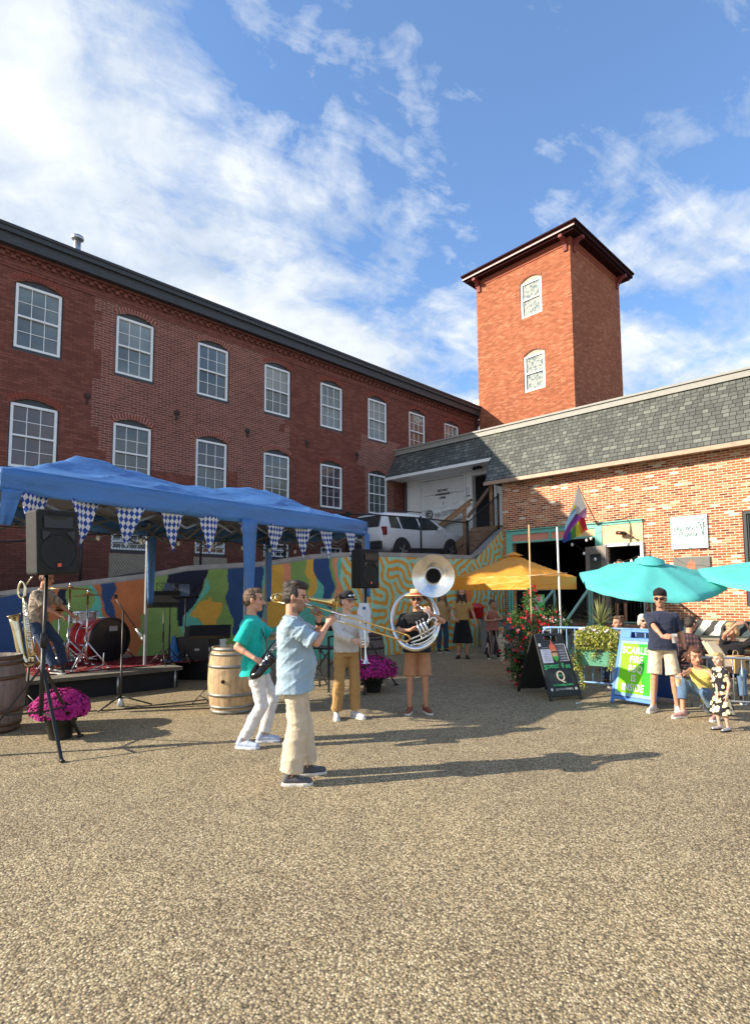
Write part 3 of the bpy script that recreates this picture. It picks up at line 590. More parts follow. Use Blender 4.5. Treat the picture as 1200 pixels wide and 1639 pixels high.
def paint_wall():
    ds = .022; S = cum[-1]; ns = int(S/ds); nz = int(4.1/ds)
    rng = np.random.RandomState(11); h, w = nz, ns; u = rng.randn(h, w)*.1
    kx = np.fft.fftfreq(w)*2*np.pi; kz = np.fft.fftfreq(h)*2*np.pi; K = np.sqrt(kx[None]**2+kz[:, None]**2); k0 = 2*np.pi/(.20/ds)
    Lk = .35-((k0**2-K**2)/k0**2)**2; dt = .5
    for _ in range(90): u = np.real(np.fft.ifft2((np.fft.fft2(u-dt*u**3))/(1-dt*Lk)))
    u = u/np.abs(u).max()
    cols = dict(nav=(.03, .075, .19), grn=(.25, .38, .10), org=(.58, .18, .06), tea=(.14, .50, .37), gld=(.78, .42, .06), sal=(.82, .30, .15), blk=(.012, .016, .035), lor=(.80, .33, .03), ltq=(.38, .68, .48), gry=(.3, .28, .25))
    polys = [('grn', [(55, 900), (440, 860), (440, 1080), (55, 1090)]), ('org', [(86, 944), (97, 941), (95, 960), (101, 985), (80, 996), (90, 1010), (84, 1056), (50, 1058), (62, 1000), (78, 968)]), ('blk', [(96, 935), (110, 933), (106, 966), (95, 966)]),
        ('tea', [(136, 930), (152, 928), (160, 950), (167, 975), (174, 998), (160, 1012), (128, 1000), (146, 972), (152, 952)]), ('org', [(144, 928), (158, 925), (232, 912), (240, 930), (236, 950), (240, 972), (222, 985), (226, 1000), (222, 1015), (230, 1026), (213, 1050), (190, 1050), (176, 1012), (168, 985), (158, 952)]),
        ('nav', [(162, 920), (184, 918), (184, 945), (178, 962), (188, 980), (186, 990), (178, 989), (168, 970), (162, 955)]), ('tea', [(336, 922), (322, 950), (305, 976), (292, 985), (290, 1015), (322, 1015), (324, 1002), (312, 985), (310, 972), (324, 958), (334, 942)]),
        ('blk', [(268, 900), (336, 890), (334, 922), (325, 940), (316, 960), (303, 978), (295, 986), (293, 1002), (287, 1000), (283, 975), (275, 960), (263, 950), (268, 932)]),
        ('gld', [(306, 985), (318, 966), (332, 960), (336, 953), (341, 962), (358, 963), (357, 978), (346, 990), (342, 1006), (325, 1006), (320, 992)]),
        ('nav', [(368, 880), (426, 880), (424, 985), (420, 1002), (375, 1020), (368, 975), (362, 955)]), ('tea', [(420, 870), (560, 870), (560, 1100), (420, 1100)]), ('gld', [(423, 870), (456, 870), (463, 925), (458, 950), (466, 990), (450, 1005), (430, 1005), (424, 960)]),
        ('sal', [(444, 870), (458, 870), (470, 932), (464, 948), (456, 936)]), ('sal', [(419, 985), (432, 998), (428, 1018), (414, 1012)]), ('grn', [(455, 870), (498, 870), (499, 915), (495, 935), (490, 957), (472, 940), (466, 920)]),
        ('gld', [(493, 870), (500, 890), (509, 925), (503, 950), (496, 962), (490, 950), (497, 930), (489, 915)]), ('nav', [(498, 870), (527, 870), (531, 915), (535, 945), (531, 975), (520, 968), (515, 940), (503, 915)]),
        ('grn', [(527, 870), (534, 870), (537, 940), (531, 960), (534, 940), (530, 915)]), ('sal', [(533, 870), (546, 870), (539, 918), (546, 945), (542, 1000), (532, 978), (537, 945)])]
    cx, cy, idx, cc = [], [], [], []
    verts = []; NZ = 128; NS = int(S/ds)
    sv = np.linspace(0, S, NS+1)
    for s in sv:
        p = wpt(s); tp = wtop(s)
        for j in range(NZ+1): verts.append(V((p.x, p.y, tp*j/NZ)))
    px = np.array([PX(v) for v in verts]); X, Y = px[:, 0], px[:, 1]
    Xj = X+2.2*np.sin(Y*.11+X*.04)+.8*np.sin(Y*.23+2); Yj = Y+2.0*np.sin(X*.10+1)+.6*np.sin(X*.22)
    col = np.tile(np.array(cols['nav']), (len(verts), 1))
    for nme, pg in polys:
        ins = np.zeros(len(X), bool); n = len(pg)
        for i in range(n):
            x1, y1 = pg[i]; x2, y2 = pg[(i+1) % n]
            if y1 == y2: continue
            c = ((y1 > Yj) != (y2 > Yj)) & (Xj < (x2-x1)*(Yj-y1)/(y2-y1)+x1); ins ^= c
        col[ins] = cols[nme]
    va = np.array([tuple(v) for v in verts]); sidx = np.clip((np.repeat(sv, NZ+1)/ds).astype(int), 0, w-1); zidx = np.clip((va[:, 2]/ds).astype(int), 0, h-1)
    lab = u[zidx, sidx]; bx = 541+6*np.sin((Y-890)*.045)+3*np.sin(Y*.1); L_ = X > bx
    f = np.clip((lab-.05)*5+.5, 0, 1)[:, None]; lc = np.array(cols['ltq'])*(1-f)+np.array(cols['lor'])*f
    col[L_] = lc[L_]
    # bare concrete lip along the top and scuffs at the foot
    zt = np.tile(np.arange(NZ+1)/NZ, NS+1); col[zt > .992] = cols['gry']
    b = MB(); b.v = verts
    q = [[i*(NZ+1)+j, (i+1)*(NZ+1)+j, (i+1)*(NZ+1)+j+1, i*(NZ+1)+j+1] for i in range(NS) for j in range(NZ)]
    b.f = q; b.m = [0]*len(q); b.s = [False]*len(q); n0 = len(verts)
    th = .3                                                    # thickness: top and back
    for i in range(0, 40):
        s0, s1 = S*i/40, S*(i+1)/40; p0, p1 = wpt(s0), wpt(s1); d = (p1-p0).normalized(); nn = V((-d.y, d.x, 0))*th; z0, z1 = V((0, 0, wtop(s0))), V((0, 0, wtop(s1)))
        b.quad(p0+z0, p1+z1, p1+z1+nn, p0+z0+nn); b.quad(p1+nn, p0+nn, p0+z0+nn, p1+z1+nn)
    m, t, p = base('mural_paint', rough=.7, spec=.35)
    a = t.n('ShaderNodeAttribute', attribute_name='paint').outputs['Color']; oc = t.n('ShaderNodeTexCoord').outputs['Object']
    g = t.ramp(t.noise(oc, 2.5, 7, .65)[0], [(.3, .84), (.7, 1.1)]); L(t, t.mix(1, t.mix(1, a, g, 'MULTIPLY'), t.ramp(t.noise(oc, 40, 3)[0], [(.35, .92), (.65, 1.06)]), 'MULTIPLY'), p.inputs['Base Color'])
    jl = t.m('LESS_THAN', t.m('FRACT', t.m('DIVIDE', t.sep(oc)[2], .62)), .012)
    bump(t, p, t.m('SUBTRACT', t.noise(oc, 18, 5, .6)[0], t.m('MULTIPLY', jl, .6)), .5, .012)
    th_ = thing('mural_retaining_wall', 'long concrete retaining wall painted with camouflage blobs and an orange and turquoise maze', 'wall', (WALL_P[1].x, WALL_P[1].y, 0))
    o = b.build('wall', m, th_, world=True)
    at = o.data.color_attributes.new('paint', 'FLOAT_COLOR', 'POINT'); full = np.ones((len(o.data.vertices), 4), np.float32); full[:, :3] = .3; full[:n0, :3] = col; at.data.foreach_set('color', full.ravel())
    # coping along the back of the wall head
    c = MB(); pts = np.linspace(0, cum[-1]-.05, 60)
    for s0, s1 in zip(pts, pts[1:]):
        p0, p1 = wpt(s0), wpt(s1); d = (p1-p0).normalized(); nn = V((-d.y, d.x, 0)); h0, h1 = wtop(s0), wtop(s1)
        a0, a1 = p0+nn*.04, p1+nn*.04; k0, k1 = V((0, 0, h0)), V((0, 0, h1)); u_ = V((0, 0, .1))
        if s0 > cum[2]+4.0: continue
        c.quad(a0+k0, a1+k1, a1+k1+u_, a0+k0+u_); c.quad(a0+k0+u_, a1+k1+u_, a1+k1+u_+nn*.3, a0+k0+u_+nn*.3)
    c.build('coping', M_conc, th_, world=True)
paint_wall()
# parking lot above the wall
b = MB(); d, n, o = fr(MILL_O, MILL_A); P_ = []
for s in np.linspace(0, cum[-1]-1.6, 24):
    p = wpt(s)+V((-.1, .25, 0)); q = o+d*((p-o).dot(d)); z = min(wtop(s), 2.72)-.05; P_.append((p+V((0, 0, z)), V((q.x, q.y, z+.12))))
for (a, c), (e, f) in zip(P_, P_[1:]): b.quad(a, e, f, c)
lp = P_[-1]; e1 = shopW(-.1, 1.5, lp[0].z+.1); e2 = o+d*18.5+V((0, 0, lp[0].z+.2)); b.quad(lp[0], e1, e2, lp[1])
tag(b.build('parking_lot', mat('worn_asphalt', (.075, .07, .065), .9, var=.2, bmp=.4)), kind='structure')
# --- chain link fence on the wall
def chain_mat(): return M_blk
def fence(s0, s1, posts, label, h=1.15, zf=None, nm='chain_link_fence'):
    p0 = wpt(s0); th = thing(nm, label, 'fence', (p0.x, p0.y, wtop(s0)), 0, 'black chain link fence runs on the wall')
    zf = zf or (lambda s: wtop(s))
    off = lambda s: wpt(s)+V((-.05, .1, 0))
    for s in posts:
        b = MB(); p = off(s); b.tube([p+V((0, 0, zf(s)-.1)), p+V((0, 0, zf(s)+h+.04))], .03, 8); b.ell(p+V((0, 0, zf(s)+h+.05)), (.035, .035, .025), 8); b.build('post', M_blk, th, world=True)
    for k, q in enumerate((h, .06)):
        b = MB(); b.tube([off(s)+V((0, 0, zf(s)+q)) for s in np.linspace(s0, s1, 14)], .021, 8); b.build('rail', M_blk, th, world=True)
    b = MB(); g = .058; n = int((s1-s0)/g); m = int(h/g*2)
    for i in range(-m//2, n):
        for sg in (1, -1):
            sa = s0+i*g; pts = []
            a0, a1 = (0, h) if sg > 0 else (h, 0); sb = sa+h*.62
            lo, hi = max(sa, s0), min(sb, s1)
            if hi <= lo: continue
            for s in (lo, hi):
                u = (s-sa)/(sb-sa); pts.append(off(s)+V((0, .004*sg, zf(s)+a0+(a1-a0)*u)))
            b.tube(pts, (.0042), 3, cap=False, sm=False)
    b.build('wire_mesh', M_blk, th, world=True)
pA = [w_hit(128, 930)[0], w_hit(322, 912)[0]]; sB = w_hit(560, 890)[0]; sC = w_hit(677, 891)[0]; sD = w_hit(751, 893)[0]; s3 = w_hit(420, 900)[0]; s4 = w_hit(490, 893)[0]
fence(.2, sB, [pA[0]-3, pA[0], pA[1], s3+.6, s4+.6, sB-.04], 'black chain link fence on the wall behind the blue canopy')
fence(sB+.02, sD, [sB+.03, sC, sD], 'black chain link fence in front of the white car')
sE = w_hit(803, 850)[0]; zE = lambda s: np.interp(s, [sD, sE], [wtop(sD), 3.87])
fence(sD+.03, sE, [sD+.05, sE-.05], 'sloping black fence run beside the wooden stairs', h=1.13, zf=zE)
# --- wooden stair up to the garage doorway
def SW(u, v, z): return shopW(u, v, z)
st = thing('wooden_staircase', 'unpainted wooden stairs with handrails up to the dark doorway', 'stairs', shopW(-2.2, .5, 2.75), R(SHOP_A))
loc = lambda u, v, z: WM(st).inverted() @ SW(u, v, z)
zl = 3.96; n = 6
b = MB()
def wb(u0, u1, v0, v1, z0, z1, mb, mi=0):
    vs = [SW(u, v, z) for z in (z0, z1) for u, v in ((u0, v0), (u1, v0), (u1, v1), (u0, v1))]; mb.add(vs, [(3, 2, 1, 0), (4, 5, 6, 7), (0, 1, 5, 4), (1, 2, 6, 5), (2, 3, 7, 6), (3, 0, 4, 7)], mi)
wb(-1.30, -.05, .0, 1.40, zl-.04, zl, b)
for k in range(9): wb(-1.28, -.07, -.02, .0, 2.6+k*.15, 2.6+k*.15+.138, b)
b.build('landing', M_wood, st, world=True)
for k in range(n):
    z = zl-(k+1)*(zl-2.72)/(n+1); u = -1.30-.235*(k+1); b = MB(); wb(u, u+.255, .05, 1.3, z-.04, z, b); wb(u+.215, u+.235, .05, 1.3, z, z+.12, b, 1); b.build('tread', [M_wood, M_whitew], st, world=True)
b = MB(); b.bar(SW(-1.3, .03, zl-.15), SW(-2.85, .03, 2.72), .04, .24); b.bar(SW(-1.3, 1.32, zl-.15), SW(-2.85, 1.32, 2.72), .04, .24)
for k in range(7):
    uu = -1.3-.2*k; wb(uu-.19, uu, .06, .075, 2.6, zl-.1-.12*(k+1), b)
b.build('stringer', M_wood, st, world=True)
for (u, v, z0, z1) in ((-1.55, .0, 2.6, 4.72), (-2.80, .0, 2.6, 4.02), (-.45, .02, 2.6, 5.42)):
    b = MB(); b.bar(SW(u, v, z0), SW(u, v, z1), .1, .1); b.build('post', M_wood, st, world=True)
b = MB(); b.bar(SW(-1.22, -.02, 4.97), SW(-2.92, -.02, 4.04), .12, .05); b.build('handrail', M_wood, st, world=True)
b = MB(); b.bar(SW(-1.22, -.07, 4.84), SW(-2.92, -.07, 3.91), .03, .14); b.build('handrail', M_wood, st, world=True)
b = MB(); b.bar(SW(-1.35, -.09, 4.33), SW(-.45, -.09, 5.25), .05, .1); b.build('handrail', mat('old_grey_wood', (.16, .11, .08), .8), st, world=True)
# ================================================================ CANOPY, STAGE, PROPS
def lab(o, l, c, g=None): return tag(o, l, c, g)
M_blue = None
def tarp(name, col, spec=.4, rough=.5, trans=.25, fold=.7):
    m, t, p = base(name, col, rough, 0, spec); oc = t.n('ShaderNodeTexCoord').outputs['Object']
    f = t.mr(t.noise(oc, 1.2, 4, .5)[0], .3, .7, .93, 1.06); c = t.mix(1, col, t.comb(f, f, f), 'MULTIPLY'); L(t, c, p.inputs['Base Color'])
    h = t.m('ADD', t.noise(t.vm('MULTIPLY', oc, (1, 1, 3)).outputs[0], 1.6, 4, .45, 1.2)[0], t.m('MULTIPLY', t.noise(oc, 300, 2)[0], .02)); bump(t, p, h, fold, .12)
    tr = t.n('ShaderNodeBsdfTranslucent', ins=dict(Color=c)); ms = t.n('ShaderNodeMixShader', ins={0: trans}); L(t, p.outputs[0], ms.inputs[1]); L(t, tr.outputs[0], ms.inputs[2])
    o = [n for n in t.t.nodes if n.type == 'OUTPUT_MATERIAL'][0]; L(t, ms.outputs[0], o.inputs[0]); return m
M_blue = tarp('blue_tarpaulin', (.07, .195, .46), trans=.04, fold=.32)
M_orange = tarp('orange_tent_cloth', (.86, .37, .04), trans=.22, fold=.5)
M_turq = tarp('turquoise_umbrella_cloth', (.12, .60, .58), trans=.3, rough=.8, fold=.25)
ZE = 3.13
cA, cB, cC = G(2, 748, ZE), G(380, 808, ZE), G(588, 836, ZE)
ax = (cC-cA).normalized(); bn_ = V((-ax.y, ax.x, 0)); Lc = (cC-cA).length; sBm = (cB-cA).dot(ax); DW = 3.05
cano = thing('popup_canopy', 'long blue pop-up canopy over the stage with chequered pennants along its edge', 'canopy', (cA.x, cA.y, 0))
def cp(s, v, z): return cA+ax*s+bn_*v+V((0, 0, z-ZE))
def lerp(a, b, u): return a+(b-a)*u
# roof: gridded slopes meeting on a ridge, sagging between frame lines
ZR = 3.78; r0, r1 = 1.45, Lc-1.3
def roofz(s, v):
    dv = min(v, DW-v)/(DW/2); ds = min(s/r0, (Lc-s)/1.3, 1.); h = min(dv, ds)
    tent = .5+.5*math.cos(2*math.pi*(s-r0)/(r1-r0)) if r0 < s < r1 else 1
    sag = .17*(1-tent)*h                                # ridge droops between its two peaks
    belly = .07*math.sin(math.pi*h)*(1 if ds > .3 else .5)
    w = .020*math.sin(9*s+5*v)*math.sin(4*v+2.2*s)*h+.018*math.sin(3.1*s-8*v+1)*(1-abs(2*h-1))+.011*(1-abs(math.sin(4.2*v-2.3*s+1.3*math.sin(1.7*s))))**3*(1-abs(2*h-.9))*2+.008*(1-abs(math.sin(6.1*v+3.4*s)))**3
    return ZE+(ZR-ZE)*h-sag-belly+w
b = MB(); NS, NV = 150, 76
for i in range(NS+1):
    for j in range(NV+1): s, v = Lc*i/NS, DW*j/NV; b.v.append(cp(s, v, roofz(s, v)))
b.f = [[i*(NV+1)+j, (i+1)*(NV+1)+j, (i+1)*(NV+1)+j+1, i*(NV+1)+j+1] for i in range(NS) for j in range(NV)]; b.m = [0]*len(b.f); b.s = [True]*len(b.f)
M_lin = mat('silver_grey_lining', (.20, .215, .24), .6, var=.1)
ro = b.build('roof_cloth', [M_blue, M_lin], cano, world=True); q = ro.modifiers.new('s', 'SOLIDIFY'); q.thickness = .006; q.material_offset = 1
ZV = ZE-.27
b = MB()
per = [(0, 0), (Lc, 0), (Lc, DW), (0, DW), (0, 0)]
for (s0, v0), (s1, v1) in zip(per, per[1:]):
    n = 44; o = len(b.v)
    outn = (ax*(v1-v0)-bn_*(s1-s0)).normalized()*1.
    for i in range(n+1):
        u = i/n; s, v = lerp(s0, s1, u), lerp(v0, v1, u)
        for j in range(5):
            w = .015*math.sin(i*.8+j*.6)+.022*math.sin(i*.31+1.3*j)*(j/4); dip = .03*math.sin(u*math.pi)*(j/4)
            b.v.append(cp(s, v, ZE-.27*j/4-dip+(.012 if j == 0 else 0))+outn*w*(j > 0))
    for i in range(n):
        for j in range(4): b.f.append([o+i*5+j, o+i*5+j+1, o+(i+1)*5+j+1, o+(i+1)*5+j]); b.m.append(0); b.s.append(True)
vo = b.build('valance', M_blue, cano, world=True); q = vo.modifiers.new('s', 'SOLIDIFY'); q.thickness = .004
legs = [('A', 0, 0), ('B', sBm+.1, .05), ('C', Lc, 0), ('Bb', sBm+.1, DW-.02), ('D', Lc-.05, DW), ('Ab', .05, DW)]
M_leg = mat('grey_leg_paint', (.30, .31, .32), .4, metal=.2)
for nm, s, v in legs:
    s = min(max(s, .05), Lc-.05)-(.14 if nm == 'A' else 0); v = min(max(v, .05), DW-.05); b = MB(); b.bar(cp(s, v, 0), cp(s, v, ZE-.05), .04, .04, up=ax); zb = 1.35; b.bar(cp(s, v, zb), cp(s, v, ZE-.06), .052, .052, up=ax); b.box(cp(s, v, .01), (.12, .12, .02)); b.build('leg', M_leg, cano, world=True)
def curtain(s, v, ds, dv, zb, nm='leg_curtain', wid=.42, anchor=False):
    b = MB(); n = 10; s = min(max(s, 0), Lc); 
    for i in range(n+1):
        u = i/n; z = ZV+.03-(ZV-zb)*u; w = lerp(wid, .10, u**.8)
        for j in range(5):
            k = (j/4-.5); x = (k+.5)*w if anchor else k*w; off_ = -.055+.02*math.sin(j*2.2+u*3)
            b.v.append(cp(s+ds*(x+w/2*0)+dv*off_*0, v+dv*x, z)+bn_*off_*(ds != 0)+ax*(-off_)*(dv != 0))
    for i in range(n):
        for j in range(4): b.f.append([i*5+j, i*5+j+1, (i+1)*5+j+1, (i+1)*5+j]); b.m.append(0); b.s.append(True)
    o = b.build(nm, M_blue, cano, world=True); q = o.modifiers.new('s', 'SOLIDIFY'); q.thickness = .006
curtain(-.05, 0, 1, 0, 2.45, wid=.22, anchor=True); curtain(sBm+.08, 0, 1, 0, 1.35, wid=.32); curtain(Lc-.07, 0, 1, 0, 1.6, wid=.16); curtain(sBm+.1, DW-.14, 1, 0, 1.5, wid=.2); curtain(Lc-.1, DW-.14, 1, 0, 1.5, wid=.18)
b = MB()
def strut(a, c): b.bar(a, c, .022, .03)
nseg = 4
for v in (.13, DW-.06, DW/2):
    for i in range(nseg*2):
        s0, s1 = Lc*i/(nseg*2), Lc*(i+1)/(nseg*2); za, zb = ZE-.12, ZE-.46
        if v == DW/2: za, zb = ZE-.1, ZE-.4
        strut(cp(s0, v, za if i % 2 else zb), cp(s1, v, zb if i % 2 else za)); strut(cp(s0, v, zb if i % 2 else za), cp(s1, v, za if i % 2 else zb))
for s in (.06, sBm, Lc-.06):
    for i in range(4):
        v0, v1 = DW*i/4, DW*(i+1)/4; za, zb = ZE-.12, ZE-.46
        strut(cp(s, v0, za if i % 2 else zb), cp(s, v1, zb if i % 2 else za)); strut(cp(s, v0, zb if i % 2 else za), cp(s, v1, za if i % 2 else zb))
b.build('folding_truss', mat('grey_frame', (.16, .165, .17), .45, metal=.3), cano, world=True)
# pennants
def pen_mat():
    m, t, p = base('lozenge_pennant', rough=.6, spec=.3); x, y, z = t.sep(t.n('ShaderNodeTexCoord').outputs['Object'])
    a, c = t.m('DIVIDE', x, .062), t.m('DIVIDE', z, .092); k = t.n('ShaderNodeTexChecker', ins={'Vector': t.comb(t.m('ADD', a, c), t.m('SUBTRACT', a, c), .5), 'Scale': 1., 'Color1': (.80, .82, .82, 1), 'Color2': (.03, .08, .38, 1)})
    L(t, k.outputs[0], p.inputs['Base Color']); tr = t.n('ShaderNodeBsdfTranslucent', ins=dict(Color=k.outputs[0])); ms = t.n('ShaderNodeMixShader', ins={0: .35}); L(t, p.outputs[0], ms.inputs[1]); L(t, tr.outputs[0], ms.inputs[2]); L(t, ms.outputs[0], [n for n in t.t.nodes if n.type == 'OUTPUT_MATERIAL'][0].inputs[0]); return m
M_pen = pen_mat(); penx = [57, 137, 208, 276, 336, 397, 441, 484, 522, 560]
plabs = ['largest blue and white lozenge pennant above the big loudspeaker at far left', 'lozenge pennant just right of the big loudspeaker', 'lozenge pennant hanging before the left back leg of the canopy', 'lozenge pennant between the back leg and the music stands', 'last lozenge pennant left of the front blue leg curtain', 'narrow lozenge pennant tucked behind the blue leg curtain', 'lozenge pennant first right of the silver back leg', 'lozenge pennant above the trombonist', 'lozenge pennant above the trombone slide', 'lozenge pennant at the right end of the canopy by the second loudspeaker']
for i, x in enumerate(penx):
    y = np.interp(x, [0, 57, 137, 208, 276, 336, 397, 441, 484, 522, 560], [775, 788, 803, 812, 821, 828, 838, 843, 848, 853, 852]); off_ = .015 if i != 9 else -.04
    p = PL(x, y, cA+bn_*off_, bn_); b = MB(); n = 6; w = .37; h = .56; rz = math.atan2(ax.y, ax.x)+rnd.uniform(-.25, .25)+(0 if i > 0 else .3)
    for r in range(n+1):
        u = r/n; ww = w*(1-u)+.004
        for c in range(5): k = c/4-.5; b.v.append(V((k*ww+.02*u*math.sin(i*2.+u*2), .018*math.sin(k*6+i)+.015*math.sin(u*5+i*1.7), -h*u)))
    for r in range(n):
        for c in range(4): b.f.append([r*5+c, r*5+c+1, (r+1)*5+c+1, (r+1)*5+c]); b.m.append(0); b.s.append(True)
    o = b.build('pennant', M_pen, loc=(p.x, p.y, ZV+.01 if i != 9 else p.z), rot=(rnd.uniform(-.06, .06), rnd.uniform(-.06, .06), rz)); lab(o, plabs[i], 'pennant', 'blue and white pennants along the canopy')
b = MB(); b.tube([cp(s, .07, ZV+.015-.012*math.sin(s*5)) for s in np.linspace(.2, Lc-.2, 40)], .004, 4); b.tube([cp(s, DW*.55, ZE-.42-.06*abs(math.sin(s*2.2))) for s in np.linspace(.2, Lc-.2, 40)], .006, 4)
sl_ = thing('string_lights', 'string of clear bulbs hung inside the blue canopy', 'string lights', cp(0, DW*.55, ZE-.4)); b.build('cable', M_blk, sl_, world=True)
M_bulb = mat('clear_bulb', (.7, .7, .66), .15, var=.05)
for s in np.linspace(.5, Lc-.4, 9):
    b = MB(); p = cp(s, DW*.55, ZE-.5-.05*abs(math.sin(s*2.2))); b.ell(p, (.032, .032, .045), 10); b.tube([p+V((0, 0, .03)), p+V((0, 0, .09))], .015, 6, mi=1); b.build('bulb', [M_bulb, M_blk], sl_, world=True)
# ---------------- stage
SZ = .38
sR, sL = G(293, 1067, SZ), G(30, 1092, SZ); sd = (sR-sL).normalized(); sL = sL-sd*1.9; sn = V((-sd.y, sd.x, 0))
def wall_cut(p, n):
    for i in range(3):
        a, c = WALL_P[i], WALL_P[i+1]; d = (c-a).normalized(); nn = V((-d.y, d.x, 0)); t_ = (a-p).dot(nn)/n.dot(nn); q = p+n*t_; s = (q-a).dot(d)
        if (i == 0 or s >= 0) and s <= (c-a).length: return q-n*.12
sR2, sL2 = wall_cut(sR, sn), wall_cut(sL, sn); stage = thing('wooden_stage', 'low grey plank stage platform under the blue canopy', 'stage', (sR.x, sR.y, 0))
b = MB(); z1, z0 = V((0, 0, 0)), V((0, 0, -.06))
b.add([sL, sR, sR2, sL2]+[p+z0 for p in (sL, sR, sR2, sL2)], [(0, 1, 2, 3), (7, 6, 5, 4), (0, 4, 5, 1), (1, 5, 6, 2), (2, 6, 7, 3), (3, 7, 4, 0)])
def planks():
    m, t, p = base('stage_planks', rough=.8); oc = t.n('ShaderNodeTexCoord').outputs['Object']
    a = math.atan2(sd.y, sd.x); x, y, z = t.sep(oc); u = t.m('ADD', t.m('MULTIPLY', x, -math.sin(a)), t.m('MULTIPLY', y, math.cos(a)))
    g = t.m('LESS_THAN', t.m('FRACT', t.m('DIVIDE', u, .14)), .05); c = t.ramp(t.noise(oc, 7, 6, .7)[0], [(.3, (.11, .095, .075)), (.7, (.25, .22, .175))]); L(t, t.mix(g, c, (.02, .02, .02)), p.inputs['Base Color']); return m
b.build('deck', planks(), stage, world=True)
b = MB(); i_ = sn*.1
b.add([p+i_+V((0, 0, z)) for z in (-SZ, -.062) for p in (sL, sR-sd*.05, )]+[], [(0, 1, 3, 2)]); b.add([sR-sd*.06+i_+V((0, 0, -SZ)), sR2-sd*.06+V((0, 0, -SZ)), sR2-sd*.06+V((0, 0, -.062)), sR-sd*.06+i_+V((0, 0, -.062))], [(0, 1, 2, 3)])
b.build('skirt', mat('black_skirt', (.012, .012, .014), .9), stage, world=True)
for u in (.25, .5, .75, .97):
    q = sL.lerp(sR, u)+sn*.02; b = MB(); b.tube([V((q.x, q.y, 0)), V((q.x, q.y, SZ-.06))], .02, 8); b.build('leg', M_galv, stage, world=True)
def rug_mat(name, a, c, e):
    m, t, p = base(name, rough=.95, spec=.1); oc = t.n('ShaderNodeTexCoord').outputs['Object']; x, y, z = t.sep(oc)
    n = t.noise(t.vm('MULTIPLY', oc, (1.4, 7, 1)).outputs[0], 2.4, 5, .7, .5)[0]; c1 = t.ramp(n, [(.38, a), (.47, c), (.54, a), (.60, e), (.66, c)], 'CONSTANT')
    ch = t.n('ShaderNodeTexVoronoi', ins=dict(Vector=oc, Scale=9.)); c2 = t.mix(t.m('LESS_THAN', ch.outputs['Distance'], .28), c1, e); L(t, t.mix(.35, c1, c2), p.inputs['Base Color']); bump(t, p, t.noise(oc, 160, 2)[0], .6, .01); return m
M_rug = rug_mat('red_rug', (.24, .018, .022), (.07, .01, .02), (.55, .28, .22))
ra = math.atan2(sd.y, sd.x)
def on_stage(x, y): return G(x, y, SZ)
rp = on_stage(195, 1064)
b = MB(); n = 22
for i in range(n+1):
    for j in range(7): b.v.append(V((-1.55+3.1*i/n, -.62+1.75*j/6, .008+.006*math.sin(i*1.3+j)+(.012 if j in (0, 6) else 0)*abs(math.sin(i*.9)))))
b.f = [[i*7+j, (i+1)*7+j, (i+1)*7+j+1, i*7+j+1] for i in range(n) for j in range(6)]; b.m = [0]*len(b.f); b.s = [True]*len(b.f)
lab(b.build('patterned_rug', M_rug, loc=(rp.x, rp.y, SZ), rot=(0, 0, ra)), 'worn red patterned rug spread under the drum kit', 'rug')
b = MB()
for i in range(9): b.ell((.07*i-.3, .05*math.sin(i*2), .04+.01*(i % 3)), (.16, .12, .045), 10, Matrix.Rotation(i*.8, 3, 'Z'))
p = on_stage(230, 1042); o = b.build('folded_blanket', cloth('grey_blanket', (.13, .12, .10)), loc=(p.x, p.y, SZ+.01), rot=(0, 0, .6)); r_ = o.modifiers.new('r', 'REMESH'); r_.mode = 'VOXEL'; r_.voxel_size = .025; lab(o, 'crumpled grey blanket lying behind the rug on the stage', 'blanket')
# cooler
p = on_stage(206, 1040); cl = thing('white_cooler', 'white box with two dark strips standing behind the bass drum', 'cooler', (p.x, p.y+.3, SZ), -.25)
b = MB(); b.box((0, 0, .2), (.46, .34, .4), tp=1.04); b.build('body', mat('cooler_white', (.55, .55, .53), .5), cl, bev=.02); b = MB(); b.box((0, 0, .43), (.5, .37, .05)); b.build('lid', mat('cooler_white', (.55, .55, .53), .5), cl, bev=.015)
for z in (.16, .27): b = MB(); b.box((0, -.18, z), (.44, .012, .02)); b.build('strip', M_blk, cl)
# ---------------- drum kit
M_red = mat('red_drum_lacquer', (.42, .008, .012), .12, var=.12, spec=.8, **{'Coat Weight': .6}); M_chr = mat('chrome', (.75, .76, .78), .12, metal=1., var=.06); M_skin = mat('drum_head_white', (.6, .6, .57), .5); M_brs = mat('bronze_cymbal', (.42, .22, .07), .3, metal=.9, var=.25)
bd = on_stage(148, 1060); bdz = SZ; ang = R(-28)
dr = thing('bass_drum', 'glossy red bass drum with black front head and chrome hoops', 'drum', (bd.x, bd.y+.25, SZ), ang)
b = MB(); c_ = V((0, 0, .31)); b.lathe([(.285, -.23), (.29, -.22), (.29, .22), (.285, .23)], 36, c_, (1, 0, 0)); b.build('shell', M_red, dr)
b = MB(); b.lathe([(0, .232), (.27, .24), (.29, .236)], 36, c_, (1, 0, 0)); b.build('front_head', mat('black_head', (.012, .012, .014), .3), dr); b = MB(); b.box((.243, .04, .46), (.004, .13, .07)); b.build('badge', mat('badge_grey', (.35, .35, .35), .5), dr)
for x in (-.24, .24): b = MB(); b.lathe([(.29, x-.02), (.308, x-.02), (.308, x+.02), (.29, x+.02)], 36, c_, (1, 0, 0)); b.build('hoop', M_red if x < 0 else M_blk, dr)
